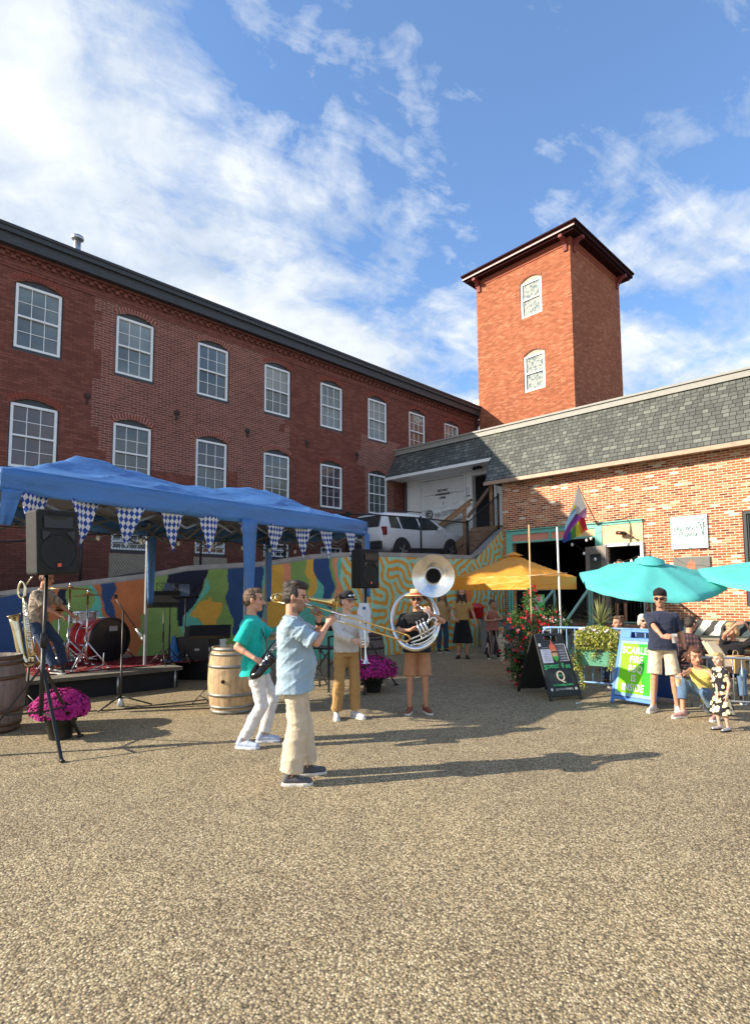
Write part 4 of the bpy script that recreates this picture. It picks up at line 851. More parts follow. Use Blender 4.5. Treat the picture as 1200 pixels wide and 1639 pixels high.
for k in range(8):
    a = k*math.pi/4+.2; d = V((0, math.cos(a), math.sin(a))); b = MB(); b.tube([c_+d*.312+V((-.22, 0, 0)), c_+d*.312+V((.22, 0, 0))], .006, 6); b.box(c_+d*.3, (.05, .03, .03)); b.build('lug', M_chr, dr)
for x in (-.1, .1): b = MB(); b.lathe([(.293, x-.006), (.296, x), (.293, x+.006)], 36, c_, (1, 0, 0)); b.build('band', M_chr, dr)
b = MB(); b.tube([(.1, -.28, .25), (.2, -.42, .01)], .012, 6); b.tube([(.1, .28, .25), (.2, .42, .01)], .012, 6); b.build('spur', M_chr, dr)
def stand(name, label, cat, loc, h, top, grp=None, spread=.3, r=.011, rz=0, m=M_chr):
    o = thing(name, label, cat, loc, rz, grp); b = MB(); b.tube([(0, 0, .12), (0, 0, h)], r, 8); b.tube([(0, 0, .1), (0, 0, h*.5)], r*1.5, 8); b.build('pole', m, o)
    for k in range(3):
        a = k*2.094+.4; b = MB(); b.tube([(0, 0, .36), (spread*math.cos(a), spread*math.sin(a), .015)], r*.9, 6); b.tube([(0, 0, .14), (.5*spread*math.cos(a), .5*spread*math.sin(a), .17)], r*.6, 6); b.ell((spread*math.cos(a), spread*math.sin(a), .015), (.025, .025, .015), 8); b.build('leg', m, o)
    top(o); return o
def cym(o, h, r=.22, tilt=.12):
    b = MB(); b.lathe([(0, .03), (.03, .028), (.045, .012), (r*.6, .006), (r, -.006), (r*.6, .002), (0, .0)], 32); b.xf(Matrix.Translation((0, 0, h)) @ Matrix.Rotation(tilt, 4, 'Y')); b.build('cymbal', M_brs, o); b = MB(); b.ell((0, 0, h+.05), (.018, .018, .025), 8); b.build('wing_nut', M_chr, o)
q = on_stage(108, 1068); stand('cymbal_stand', 'bronze cymbal on a chrome stand left of the bass drum', 'cymbal', (q.x, q.y, SZ), 1.02, lambda o: cym(o, 1.02, .30, .06))
q = on_stage(138, 1072); stand('thin_cymbal_stand', 'chrome stand with a small dark cymbal in front of the bass drum', 'cymbal', (q.x, q.y-.02, SZ), .93, lambda o: cym(o, .93, .2, -.05), spread=.26)
def snare(o):
    b = MB(); c = (0, 0, .62); b.lathe([(.175, -.07), (.175, .07)], 28, c); b.build('shell', M_galv, o); b = MB(); b.lathe([(0, .072), (.17, .072)], 28, c); b.build('head', M_skin, o)
    for z in (-.07, .07): b = MB(); b.lathe([(.175, z-.012), (.188, z-.012), (.188, z+.012), (.175, z+.012)], 28, c); b.build('rim', M_chr, o)
    for k in range(8): a = k*math.pi/4; b = MB(); b.tube([(.19*math.cos(a), .19*math.sin(a), .55), (.19*math.cos(a), .19*math.sin(a), .69)], .008, 6); b.build('lug', M_chr, o)
q = on_stage(122, 1058); stand('snare_drum', 'metal snare drum on a chrome stand behind the bass drum', 'drum', (q.x+.02, q.y+.2, SZ), .55, snare, spread=.22)
q = on_stage(95, 1066); stand('hi_hat_stand', 'chrome hi-hat stand with splayed legs at the drummer\'s feet', 'cymbal stand', (q.x, q.y-.05, SZ), .8, lambda o: (cym(o, .76, .17, .03), cym(o, .73, .17, .03)), spread=.34)
for o_ in list(C.objects):
    if o_.get('category') in ('drum', 'cymbal', 'cymbal stand'): o_.scale = (1.42,)*3
b = MB(); b.box((0, 0, .015), (.1, .26, .02)); b.box((0, .03, .06), (.07, .22, .012), M=Matrix.Rotation(.35, 3, 'X')); b.tube([(0, .12, .02), (0, .13, .3)], .012, 6); q = on_stage(153, 1073); lab(b.build('drum_pedal', M_chr, loc=(q.x, q.y, SZ), rot=(0, 0, -.8), bev=.004), 'chrome pedal in front of the bass drum', 'pedal')
b = MB(); b.lathe([(0, 0), (.035, 0), (.035, .11), (.03, .14), (.012, .17), (.012, .2), (0, .2)], 14); q = on_stage(63, 1066); lab(b.build('drink_bottle', mat('amber_plastic', (.55, .22, .02), .3), loc=(q.x, q.y, SZ)), 'small amber bottle standing by the drummer\'s foot', 'bottle')
# ---------------- stands, cases, amps
def music_stand(label, loc, rz, h, tilt=.5, wire=False, w=.5):
    o = thing('music_stand', label, 'music stand', loc, rz, 'black folding music stands'); b = MB(); b.tube([(0, 0, .08), (0, 0, h)], .011, 8); b.tube([(0, 0, .08), (0, 0, h*.55)], .015, 8); b.lathe([(.0, .12), (.035, .1), (.035, .05), (0, .05)], 10); b.build('pole', M_blk, o)
    for k in range(3): a = k*2.094+.9; b = MB(); b.tube([(0, 0, .3), (.26*math.cos(a), .26*math.sin(a), .01)], .009, 6); b.tube([(0, 0, .08), (.14*math.cos(a), .14*math.sin(a), .14)], .007, 6); b.build('leg', M_blk, o)
    M = Matrix.Translation((0, 0, h+.1)) @ Matrix.Rotation(-tilt, 4, 'X'); b = MB()
    if wire:
        for i in range(6): x = -w/2+w*i/5; b.tube([(x*.85, 0, -.15), (x, 0, .15)], .005, 5)
        for z, k in ((.15, 1), (-.15, .85), (0, .92)): b.tube([(-w/2*k, 0, z), (w/2*k, 0, z)], .006, 5)
        b.tube([(-w/2, 0, .15), (0, 0, -.15), (w/2, 0, .15)], .006, 5); b.box((0, -.03, -.16), (w*.85, .06, .008)); b.box((-.03, -.012, 0), (.2, .002, .27), mi=1)
    else: b.box((0, 0, 0), (w, .008, .33)); b.box((0, -.03, -.165), (w, .06, .008))
    b.xf(M); b.build('desk', [M_blk, mat('sheet_paper', (.10, .14, .22), .8)], o); return o
q = G(322, 1128); music_stand('black music stand with solid desk standing in front of the black case', (q.x+.12, q.y, 0), .25, 1.02, .95, w=.62)
q = A(262, 1000, 10.7); music_stand('solid black music stand at the back left of the pair on stage', (q.x, q.y, SZ), .2, 1.14, .35, w=.56)
q = A(272, 1000, 11.0); music_stand('black wire music stand holding blue sheets on stage', (q.x, q.y, SZ), .15, 1.32, .5, True, .56)
q = A(294, 1000, 10.9); music_stand('black wire music stand furthest right on stage', (q.x+.03, q.y, SZ), .35, 1.3, .5, True, .56)
b = MB(); b.lathe([(.19, 0), (.19, .02), (.12, .03), (.035, .48), (.03, .5), (0, .5)], 20); q = A(265, 1000, 11.2); lab(b.build('blue_cone', mat('blue_plastic', (.03, .13, .36), .4), loc=(q.x+.1, q.y+.2, SZ)), 'blue plastic cone standing between the music stand legs', 'cone')
q = G(193, 1131); mic = thing('microphone_stand', 'boom microphone stand with round base in front of the stage', 'microphone stand', (q.x, q.y, 0), .1)
b = MB(); b.tube([(0, 0, .02), (0, 0, 1.45)], .012, 8); b.tube([(0, 0, .02), (0, 0, .8)], .016, 8); b.lathe([(.05, 0), (.06, .03), (.02, .12)], 14, mi=1); b.build('pole', [M_blk, M_galv], mic)
for k in range(3): a = k*2.094+.15; b = MB(); b.tube([(0, 0, .16), (.45*math.cos(a), .45*math.sin(a), .012)], .012, 6); b.build('leg', M_blk, mic)
b = MB(); b.tube([(-.12, 0, 1.66), (.02, 0, 1.44), (.22, 0, 1.16)], .009, 8); b.ell((-.12, 0, 1.68), (.035, .035, .035), 8); b.build('boom', M_blk, mic); b = MB(); b.tube([(.2, 0, 1.18), (.29, 0, 1.05)], [.018, .022], 8); b.ell((.3, 0, 1.03), (.026, .026, .03), 10); b.build('microphone', mat('mic_silver', (.6, .6, .6), .4, metal=.6), mic)
ca = thing('equipment_case', 'black road case with metal corners and a side vent right of the stage', 'road case', tuple(G(318, 1085, 0)), ra-.9)
b = MB(); b.box((0, 0, .42), (.75, .55, .84)); b.build('body', M_blk, ca, bev=.015); b = MB(); b.box((.05, .0, .95), (.5, .5, .22)); b.build('amplifier_head', M_blk, ca, bev=.015)
b = MB(); b.box((-.378, 0, .62), (.008, .42, .36)); b.build('side_panel', mat('grey_panel', (.16, .15, .12), .7), ca)
for y, z in ((-.22, .8), (-.22, .46), (.2, .8)): b = MB(); b.ell((-.385, y, z), (.03, .03, .03), 8); b.build('corner', M_galv, ca)
b = MB(); b.box((.1, -.278, .6), (.1, .01, .04)); b.build('latch', M_galv, ca)
def barrel(label, loc, rz, tone, h=.94, r=.3, rb=.355):
    o = thing('wine_barrel', label, 'barrel', loc, rz, 'oak barrels around the band'); prof = [(r+(rb-r)*(1-((k/12-.5)*2)**2), h*k/12) for k in range(13)]
    m, t, p = base('barrel_'+tone, rough=.75); oc = t.n('ShaderNodeTexCoord').outputs['Object']; x, y, z = t.sep(oc); an = t.m('ARCTAN2', y, x); st_ = t.m('DIVIDE', an, .235)
    cc = {'pale': ((.42, .27, .13), (.62, .43, .24)), 'old': ((.13, .10, .08), (.27, .23, .19)), 'dark': ((.09, .07, .06), (.17, .14, .12))}[tone]
    v = t.n('ShaderNodeTexWhiteNoise', noise_dimensions='1D', ins=dict(W=t.m('FLOOR', st_))).outputs[0]; gr = t.noise(t.comb(t.m('MULTIPLY', x, 18), t.m('MULTIPLY', y, 18), t.m('MULTIPLY', z, 3)), 1.5, 5, .6)[0]
    c = t.mix(t.m('ADD', t.m('MULTIPLY', v, .5), t.m('MULTIPLY', gr, .5)), cc[0], cc[1]); sp = t.mr(t.noise(oc, 7, 5, .7)[0], .55, .68); c = t.mix(t.m('MULTIPLY', sp, .55), c, tuple(q*.4 for q in cc[0])); c = t.mix(1, c, t.ramp(t.noise(t.comb(t.m('MULTIPLY', x, 3), t.m('MULTIPLY', y, 3), t.m('MULTIPLY', z, 1.2)), 2.2, 5, .7)[0], [(.35, .72), (.65, 1.12)]), 'MULTIPLY'); ln = t.m('LESS_THAN', t.m('FRACT', st_), .04); L(t, t.mix(t.m('MULTIPLY', ln, .85), c, (.05, .035, .02)), p.inputs['Base Color']); bump(t, p, t.m('SUBTRACT', gr, ln), .4, .01)
    b = MB(); b.lathe(prof, 44); b.build('staves', m, o); b = MB(); b.lathe([(0, h-.045), (r-.02, h-.045), (r-.015, h), (r, h)], 40); b.build('head', m, o)
    hm = mat('hoop_'+tone, {'pale': (.24, .235, .21), 'old': (.12, .075, .05), 'dark': (.06, .045, .04)}[tone], .5, metal=.55, var=.25)
    for z, w in ((.03, .045), (.10, .04), (.27, .045), (.67, .045), (.84, .04), (.91, .045)):
        zz = z*h/.94; rr = r+(rb-r)*(1-((zz/h-.5)*2)**2); b = MB(); b.lathe([(rr+.001, zz-w/2), (rr+.006, zz-w/2), (rr+.006, zz+w/2), (rr+.001, zz+w/2)], 44); 
        for a in (.0, .09): b.ell(((rr+.007)*math.cos(a-1.75), (rr+.007)*math.sin(a-1.75), zz), (.007, .007, .007), 6)
        b.build('hoop', hm, o)
    if tone == 'pale': b = MB(); b.lathe([(0, .008), (.026, .008), (.028, 0)], 14, (rb*math.cos(-1.7), rb*math.sin(-1.7), h*.5), (math.cos(-1.7), math.sin(-1.7), 0)); b.build('bung_hole', M_dark, o)
    return o
BRL = V((-2.33, 8.38, 0)); barrel('pale sunlit oak barrel with plastic cups on top behind the saxophonist', BRL, 0, 'pale')
q = A(-10, 1040, 7.25); barrel('weathered grey barrel with rusty hoops cut off by the left edge', (q.x, q.y, 0), .3, 'old', .95, .31, .37)
q = G(593, 1100); barrel('dark old barrel half hidden behind the trumpet player', (q.x-.1, q.y+.55, 0), .2, 'dark')
def cup(label, loc, r=.04, h=.11, liquid=None, grp=None):
    o = thing('plastic_cup', label, 'cup', loc, 0, grp); m = MATS.get('clear_plastic') 
    if not m:
        m, t, p = base('clear_plastic', (.85, .88, .88), .08, 0, .6, **{'Alpha': .35}); MATS['clear_plastic'] = m
    b = MB(); b.lathe([(r*.72, 0), (r, h), (r*1.06, h), (r*1.06, h-.004), (r*.97, h-.004), (r*.70, .004), (0, .004)], 18); b.build('wall', m, o)
    if liquid: b = MB(); b.lathe([(0, .005), (r*.69, .005), (r*.9, h*.7), (0, h*.7)], 18); b.build('drink', mat('drink_'+liquid[0], liquid[1], .1), o)
    return o
cup('tall clear plastic cup standing on the pale barrel', BRL+V((-.14, -.05, .9)), .05, .14, grp='cups on the barrel'); cup('clear cup lying low at the right edge of the pale barrel top', BRL+V((.12, -.12, .9)), .04, .09, ('cola', (.05, .02, .01)), 'cups on the barrel')
# ---------------- speakers
def speaker(label, loc, rz, tilt=0.):
    o = thing('loudspeaker', label, 'loudspeaker', loc, rz); w, h, d = .44, .70, .40; b = MB()
    pl_ = [(-w/2, 0), (w/2, 0), (w/2*.93, d*.66), (w/2*.5, d), (-w/2*.5, d), (-w/2*.93, d*.66)]
    b.v = [V((x, y, z)) for z in (0, h) for x, y in pl_]; n = 6; b.f = [[5, 4, 3, 2, 1, 0], [6, 7, 8, 9, 10, 11]]+[[i, (i+1) % n, (i+1) % n+n, i+n] for i in range(n)]; b.m = [0]*8; b.s = [False]*8
    M_spk = mat('speaker_black_plastic', (.010, .0105, .011), .75, bmp=.3, bs=200); b.build('cabinet', M_spk, o, bev=.03, bseg=3)
    b = MB()
    for r0_, r1_ in (((.0), .004),): pass
    b.lathe([(0, -.02), (.02, -.025), (.155, -.004), (.168, .002), (.178, -.006), (.186, .004)], 36, (0, -.004, .24), (0, -1, 0)); b.build('woofer_grille', mat('grille_black', (.008, .009, .010), .35, metal=.4), o)
    b = MB(); b.lathe([(.178, .0), (.186, .012), (.192, .0)], 36, (0, -.002, .24), (0, -1, 0)); b.build('woofer_ring', M_spk, o)
    b = MB(); b.v = [V(p) for p in ((-.15, -.012, .50), (.15, -.012, .50), (.15, -.012, .63), (-.15, -.012, .63), (-.05, .05, .54), (.05, .05, .54), (.05, .05, .59), (-.05, .05, .59))]; b.f = [[0, 1, 5, 4], [1, 2, 6, 5], [2, 3, 7, 6], [3, 0, 4, 7], [4, 5, 6, 7]]; b.m = [0]*5; b.s = [False]*5
    for q_ in b.v: q_.y = -.016 if q_.y < 0 else -.012
    b.build('horn', mat('horn_dark', (.004, .004, .005), .3), o)
    for s in (-1, 1): b = MB(); b.prism([(s*.08, .455), (s*.17, .47), (s*.17, .40), (s*.155, .365)][::s], -.014, -.002); b.build('port', mat('horn_dark', (.004, .004, .005), .3), o)
    b = MB(); b.box((0, -.012, .10), (.036, .012, .036)); b.build('badge', mat('badge_orange', (.75, .10, .05), .4), o)
    b = MB(); b.box((0, -.002, h-.03), (.2, .01, .02)); b.build('lip', M_spk, o); return o
def tripod(label, loc, rz, h, a0=0., sp=.62, name='speaker_stand'):
    o = thing(name, label, 'speaker stand', loc, rz, 'tripod stands under the loudspeakers'); b = MB(); b.tube([(0, 0, .42), (0, 0, h)], .019, 10); b.tube([(0, 0, .38), (0, 0, h*.62)], .024, 10); b.build('pole', M_blk, o)
    b = MB(); b.tube([(0, 0, h*.58), (0, 0, h*.66)], .034, 10); b.ell((.05, 0, h*.62), (.03, .015, .02), 8); b.build('collar', M_blk, o)
    for k in range(3):
        a = a0+k*2.094; d = V((math.cos(a), math.sin(a), 0)); b = MB(); b.bar(V((0, 0, .88))+d*.03, d*sp+V((0, 0, .02)), .03, .022, up=d); b.bar(V((0, 0, .42))+d*.03, d*sp*.55+V((0, 0, .42)), .02, .015, up=d); b.tube([d*(sp-.03)+V((0, 0, .02)), d*(sp+.04)+V((0, 0, .015))], .02, 8); b.build('leg', M_blk, o)
    return o
S1 = V((-3.85, 6.28, 0)); tripod('black tripod stand holding the big loudspeaker at left', S1, 0, 1.95, R(200)); speaker('big black loudspeaker high on a tripod at the left edge', S1+V((.27, -.22, 1.93)), R(57)).rotation_euler = (0, R(-3), R(57))
q = G(583, 1106); S2 = V((q.x+.02, q.y+.25, 0)); tripod('black tripod stand behind the trumpet player', S2, 0, 1.80, R(30)); speaker('black loudspeaker on a tripod behind the trumpet player', S2+V((.10, -.16, 1.79)), R(46))
# paper sheet hanging on the second stand
b = MB(); n = 8
for i in range(n+1):
    for j in range(5): u, v = i/n, j/4; b.v.append(V(((v-.5)*.24*(1-.25*(u < .15)), .012*math.sin(v*5+u*4), -.52*u)))
b.f = [[i*5+j, i*5+j+1, (i+1)*5+j+1, (i+1)*5+j] for i in range(n) for j in range(4)]; b.m = [0]*32; b.s = [True]*32
pp = thing('paper_notice', 'white tag-shaped notice hanging on the second loudspeaker stand', 'notice', S2+V((-.02, -.25, 1.53)), .1); b.build('sheet', mat('paper_white', (.72, .75, .80), .7), pp)
b = MB(); b.lathe([(0, .004), (.03, .004)], 16, (0, -.012, -.09), (0, -1, 0)); b.build('round_emblem', mat('emblem_blue', (.05, .14, .3), .6), pp)
for z, w in ((-.36, .09), (-.39, .07)): b = MB(); b.box((0, -.014, z), (w, .003, .012)); b.build('text_line', M_ink, pp)
# cables
for pts, lb in (([(-4.6, 8.3), (-3.2, 8.75), (-2.2, 9.3), (-1.9, 9.35)], 'thin black cable lying on the ground before the stage'), ([(-4.0, 8.55), (-3.0, 9.2), (-2.3, 9.9), (-1.2, 10.6)], 'black cable running behind the pale barrel')):
    b = MB(); b.tube([V((x, y, .012)) for x, y in pts], .009, 6, k=8); lab(b.build('ground_cable', M_blk), lb, 'cable')
# director's chair
q = G(517, 1106); ch = thing('tall_folding_chair', 'tall black folding chair standing left of the trumpet player', 'chair', (q.x, q.y+.15, 0), -.5)
for x in (-.24, .24):
    for y in (-.2, .2): b = MB(); b.bar((x, y, 0), (x, y, 1.18 if y > 0 else .95), .03, .03); b.build('leg', M_blk, ch)
b = MB(); b.box((0, 0, .74), (.5, .42, .03)); b.build('seat', cloth('black_canvas', (.015, .015, .018)), ch)
b = MB(); b.box((0, .2, 1.10), (.5, .02, .16)); b.build('backrest', cloth('black_canvas', (.015, .015, .018)), ch)
for y in (-.2, .2): b = MB(); b.bar((-.24, y, .1), (.24, y, .7), .022, .02); b.bar((.24, y, .1), (-.24, y, .7), .022, .02); b.build('cross_brace', M_blk, ch)
b = MB(); b.bar((-.26, -.2, .95), (-.26, .2, .95), .05, .025); b.bar((.26, -.2, .95), (.26, .2, .95), .05, .025); b.bar((-.24, -.2, .25), (.24, -.2, .25), .04, .02); b.build('armrest', M_blk, ch)
# ---------------- chrysanthemums
M_leafd = mat('mum_leaves', (.035, .085, .02), .7, var=.4, scale=20); M_pot = mat('dark_plastic_pot', (.012, .013, .012), .5)
def petal_mat(name, a, c):
    m, t, p = base(name, rough=.7, spec=.2); oc = t.n('ShaderNodeTexCoord').outputs['Object']; L(t, t.ramp(t.noise(oc, 30, 2)[0], [(.35, a), (.65, c)]), p.inputs['Base Color']); p.inputs['Subsurface Weight'].default_value = .0; return m
M_mag = petal_mat('magenta_petals', (.30, .008, .13), (.52, .03, .26))
def mum(label, loc, R_, H_, seed, nf):
    rg = random.Random(seed); o = thing('chrysanthemum_pot', label, 'potted plant', loc, 0, 'potted magenta chrysanthemums'); b = MB(); b.lathe([(.12, 0), (.16, .2), (.17, .2), (.17, .23), (.14, .23), (.14, .2), (0, .19)], 24); b.build('pot', M_pot, o)
    fl = MB(); lv = MB()
    for k in range(nf):
        a = rg.uniform(0, 6.283); u = rg.random()**.55; ph = u*1.8; r = rg.uniform(.90, 1.04)*(1+.05*math.sin(3*a+seed)+.05*math.sin(5*a+ph*6)); c = V((R_*r*math.sin(min(ph, 1.57))*math.cos(a)*(1-.12*max(0, ph-1.57)), R_*r*math.sin(min(ph, 1.57))*math.sin(a), .24+H_*.3+H_*.72*r*math.cos(ph)))
        n = (c-V((0, 0, .26))).normalized(); x, y, _ = frame(n); q = rg.uniform(.019, .028)
        for j in range(9): t_ = j*.698+rg.random()*.3; d = x*math.cos(t_)+y*math.sin(t_); e = n.cross(d); fl.quad(c+d*q*.2-e*q*.22, c+d*q-e*q*.25+n*.008*rg.random(), c+d*q+e*q*.25+n*.006, c+d*q*.2+e*q*.22)
        fl.ell(c+n*.004, (q*.35, q*.35, q*.2), 6, mi=1)
    for k in range(int(nf*1.3)):
        a = rg.uniform(0, 6.283); ph = rg.uniform(.1, 2.2); r = rg.uniform(.72, .97); c = V((R_*r*math.sin(ph)*math.cos(a)*.98, R_*r*math.sin(ph)*math.sin(a)*.98, .26+H_*.3+H_*.6*r*math.cos(ph))); n = V((rg.uniform(-1, 1), rg.uniform(-1, 1), rg.uniform(0, 1))).normalized(); x, y, _ = frame(n); s = rg.uniform(.02, .045); lv.quad(c-x*s, c-y*s*.5, c+x*s, c+y*s*.5)
    fl.build('flowers', [M_mag, mat('mum_centres', (.5, .05, .15), .8)], o); lv.build('foliage', M_leafd, o); b = MB(); b.ell((0, 0, .24+H_*.28), (R_*.82, R_*.82, H_*.42), 20); b.build('stems', mat('dark_stems', (.012, .02, .008), .9), o); return o
q = G(85, 1187); mum('large round magenta chrysanthemum in a dark pot at lower left', (q.x, q.y+.15, 0), .31, .33, 3, 1050)
q = G(597, 1110); mum('round magenta chrysanthemum in a dark pot right of the trumpet player', (q.x, q.y+.16, 0), .39, .36, 8, 900)
# ================================================================ RIGHT SIDE, CAR
def rot2(a): return V((math.cos(a), math.sin(a), 0)), V((-math.sin(a), math.cos(a), 0))
# ---- white SUV: built along +x (front), origin at ground centre
M_carw = mat('white_car_paint', (.90, .90, .90), .25, var=.03, spec=.5, **{'Coat Weight': .3}); M_cglass = mat('car_glass', (.03, .045, .05), .05, var=.2, spec=.9); M_tyre = mat('tyre_rubber', (.02, .02, .02), .85); M_alloy = mat('alloy', (.5, .5, .52), .3, metal=.8); M_cbk = mat('black_cladding', (.018, .018, .02), .6)
def car(label, loc, rz):
    o = thing('parked_suv', label, 'car', loc, rz); Lh = 2.2
    prof = [(-2.17, .42), (-2.22, .62), (-2.2, .95), (-2.12, 1.08), (-1.98, 1.35), (-1.84, 1.57), (-1.6, 1.63), (-.6, 1.66), (.2, 1.62), (.55, 1.5), (1.2, 1.1), (1.45, 1.04), (2.0, .93), (2.17, .8), (2.22, .6), (2.18, .38)]
    b = MB(); body = [(x, min(z, 1.03+.0*x)) for x, z in prof]
    def wid(z): return .89 if z < .75 else lerp(.90, .87, (z-.75)/.3) if z < 1.05 else lerp(.86, .64, min(1, (z-1.05)/.55))
    pts = prof; n = len(pts); cols_ = []
    for x, z in pts:
        tz_ = z; w = wid(z)*(1-.10*max(0, abs(x)-1.7)/.5)
        cols_.append((x, z, w))
    zs = [.38, .5, .75, .95, 1.03]
    # body shell: stations along x with section points
    xs = np.linspace(-2.2, 2.2, 45); up_ = sorted([(x, z) for x, z in prof if z > .9]); ux = [p[0] for p in up_]; uz = [p[1] for p in up_]; rings = []
    for x in xs:
        zt = float(np.interp(x, ux, uz)); e = 1-.12*max(0, abs(x)-1.75)/.45; zb = .34+(.12*max(0, abs(x)-1.9)/.3)
        sec = [(0, zb)]; sec.append((.80*e, zb)); 
        for z in (.5, .72, .92, 1.0): sec.append((wid(z)*e, min(z, zt-.02)))
        if zt > 1.1:
            for k in (.33, .66, .9): z = 1.03+(zt-1.03)*k; sec.append((wid(z)*e, z))
            sec.append((wid(zt)*e-.08, zt-.005)); sec.append((0, zt+.02))
        else:
            for k in (.3, .6, .85): sec.append((wid(1)*e*(1-k*.12), lerp(min(1., zt-.02), zt, k)))
            sec.append((.6*e, zt)); sec.append((0, zt+.02))
        rings.append((x, sec))
    m_ = len(rings[0][1])
    for x, sec in rings:
        for y, z in sec: b.v.append(V((x, -y, z)))
    for x, sec in rings:
        for y, z in sec: b.v.append(V((x, y, z)))
    N = len(rings)
    for i in range(N-1):
        for j in range(m_-1):
            a = i*m_+j; b.f.append([a, a+m_, a+m_+1, a+1]); c = N*m_+a; b.f.append([c, c+1, c+m_+1, c+m_])
    for i in (0, N-1):
        b.f.append([i*m_+j for j in range(m_)]+[N*m_+i*m_+j for j in range(m_-1, -1, -1)])
    b.m = [0]*len(b.f); b.s = [True]*len(b.f); b.build('body', M_carw, o)
    for s in (-1, 1):
        y = lambda z: -s*(wid(z)+.004)
        for k, pg in enumerate(([(-1.78, 1.10), (-1.30, 1.08), (-1.34, 1.50), (-1.72, 1.48)], [(-1.22, 1.08), (-.32, 1.06), (-.34, 1.53), (-1.24, 1.52)], [(-.24, 1.06), (.92, 1.10), (.42, 1.44), (.18, 1.52), (-.24, 1.53)])):
            q = MB(); q.add([V((x, y(z), z)) for x, z in pg], [tuple(range(len(pg)))]); q.build('side_window', M_cglass, o)
        for xw in (-1.33, 1.31):
            w = MB(); w.lathe([(.40, -.03), (.43, .0), (.46, .012)], 28, (xw, -s*.86, .37), (0, -s, 0)); w.lathe([(0, .012), (.44, .012)], 28, (xw, -s*.885, .37), (0, -s, 0)); w.build('wheel_arch', M_cbk, o)
            w = MB(); w.lathe([(.23, .03), (.33, .035), (.355, .0), (.355, -.17), (.3, -.2)], 32, (xw, -s*.885, .355), (0, -s, 0)); wo = w.build('wheel', M_tyre, o); w = MB(); w.lathe([(0, .02), (.05, .035), (.23, .028), (.235, .03)], 20, (xw, -s*.885, .355), (0, -s, 0), mi=1)
            for k in range(5): a = k*1.2566; w.bar(V((xw, -s*.925, .355)), V((xw+.21*math.cos(a), -s*.922, .355+.21*math.sin(a))), .06, .02, up=V((0, 1, 0)))
            w.build('rim', [M_alloy, M_cbk], wo)
        q = MB(); q.box((0, -s*.885, .40), (1.7, .03, .12)); q.build('sill_cladding', M_cbk, o, bev=.01)
        q = MB(); q.box((-2.05, -s*.80, 1.0), (.16, .12, .26)); q.build('tail_light', mat('tail_light_red', (.25, .01, .015), .15), o, bev=.02)
        q = MB(); q.box((.62, -s*.98, 1.12), (.12, .16, .12)); q.build('mirror', M_carw, o, bev=.02)
        for xh in (-.5, .45): q = MB(); q.box((xh-.3, -s*.905, .93), (.16, .02, .025)); q.build('door_handle', M_carw, o, bev=.006)
        q = MB(); q.tube([(-1.5, -s*.58, 1.69), (0.1, -s*.58, 1.71)], .018, 6); q.build('roof_rail', M_cbk, o)
        q = MB(); q.box((2.08, -s*.62, .82), (.16, .3, .14)); q.build('headlight', mat('headlight', (.5, .52, .55), .1), o, bev=.02)
    q = MB(); q.add([V((-2.10, -.62, 1.14)), V((-2.10, .62, 1.14)), V((-1.92, .56, 1.52)), V((-1.92, -.56, 1.52))], [(0, 1, 2, 3)]); q.build('rear_window', M_cglass, o)
    q = MB(); q.add([V((1.24, -.70, 1.11)), V((1.24, .70, 1.11)), V((.46, .58, 1.52)), V((.46, -.58, 1.52))], [(3, 2, 1, 0)]); q.build('windscreen', M_cglass, o)
    q = MB(); q.box((-2.2, 0, .56), (.12, 1.6, .26)); q.build('rear_bumper', M_cbk, o, bev=.03); q = MB(); q.box((-2.235, 0, .86), (.03, .42, .10)); q.build('plate_recess', M_cbk, o); return o
car('white compact SUV parked above the wall beside the fence', (.62, 19.45, 2.74), R(90-42)).rotation_euler = (0, R(-2.6), R(48))
b = MB(); b.box((0, 0, .3), (.34, .28, .6), tp=.9); b.box((0, 0, .62), (.36, .3, .06)); p = SW(-2.3, -.25, 2.72); lab(b.build('dark_bin', M_blk, loc=p, bev=.02), 'small black bin beside the foot of the wooden stairs', 'bin')
# ---- square orange umbrella
K = A(848, 948, 10.95); K.z = 0; t0, t1 = rot2(R(45)); S_ = 1.92
ot = thing('orange_umbrella', 'square orange umbrella glowing in the sun in front of the storefront', 'umbrella', tuple(K+(t0+t1)*S_/2))
tp = lambda u, v, z: K+t0*u+t1*v+V((0, 0, z))
b = MB(); n = 24; ze, zr = 2.03, 2.56
for i in range(n+1):
    for j in range(n+1):
        u, v = i/n, j/n; d = min(u, 1-u, v, 1-v)*2; z = ze+(zr-ze)*d-.04*math.sin(math.pi*d)+.008*math.sin(14*u+9*v); b.v.append(tp(u*S_, v*S_, z))
b.f = [[i*(n+1)+j, (i+1)*(n+1)+j, (i+1)*(n+1)+j+1, i*(n+1)+j+1] for i in range(n) for j in range(n)]; b.m = [0]*len(b.f); b.s = [True]*len(b.f); b.build('canopy_cloth', M_orange, ot, world=True)
b = MB(); cn = [(0, 0), (1, 0), (1, 1), (0, 1), (0, 0)]
for (a, c), (e, f) in zip(cn, cn[1:]):
    n = 30; o_ = len(b.v)
    for i in range(n+1):
        u = i/n
        for j in range(4): w = .014*math.sin(i*.7+a*3)*(j/3); b.v.append(tp(lerp(a, e, u)*S_+w, lerp(c, f, u)*S_+w, ze+.004-.28*j/3))
    for i in range(n):
        for j in range(3): b.f.append([o_+i*4+j, o_+i*4+j+1, o_+(i+1)*4+j+1, o_+(i+1)*4+j]); b.m.append(0); b.s.append(True)
b.build('valance', M_orange, ot, world=True)
b = MB(); b.tube([tp(S_/2, S_/2, 0), tp(S_/2, S_/2, zr-.02)], .022, 10); b.build('pole', M_woodl, ot, world=True)
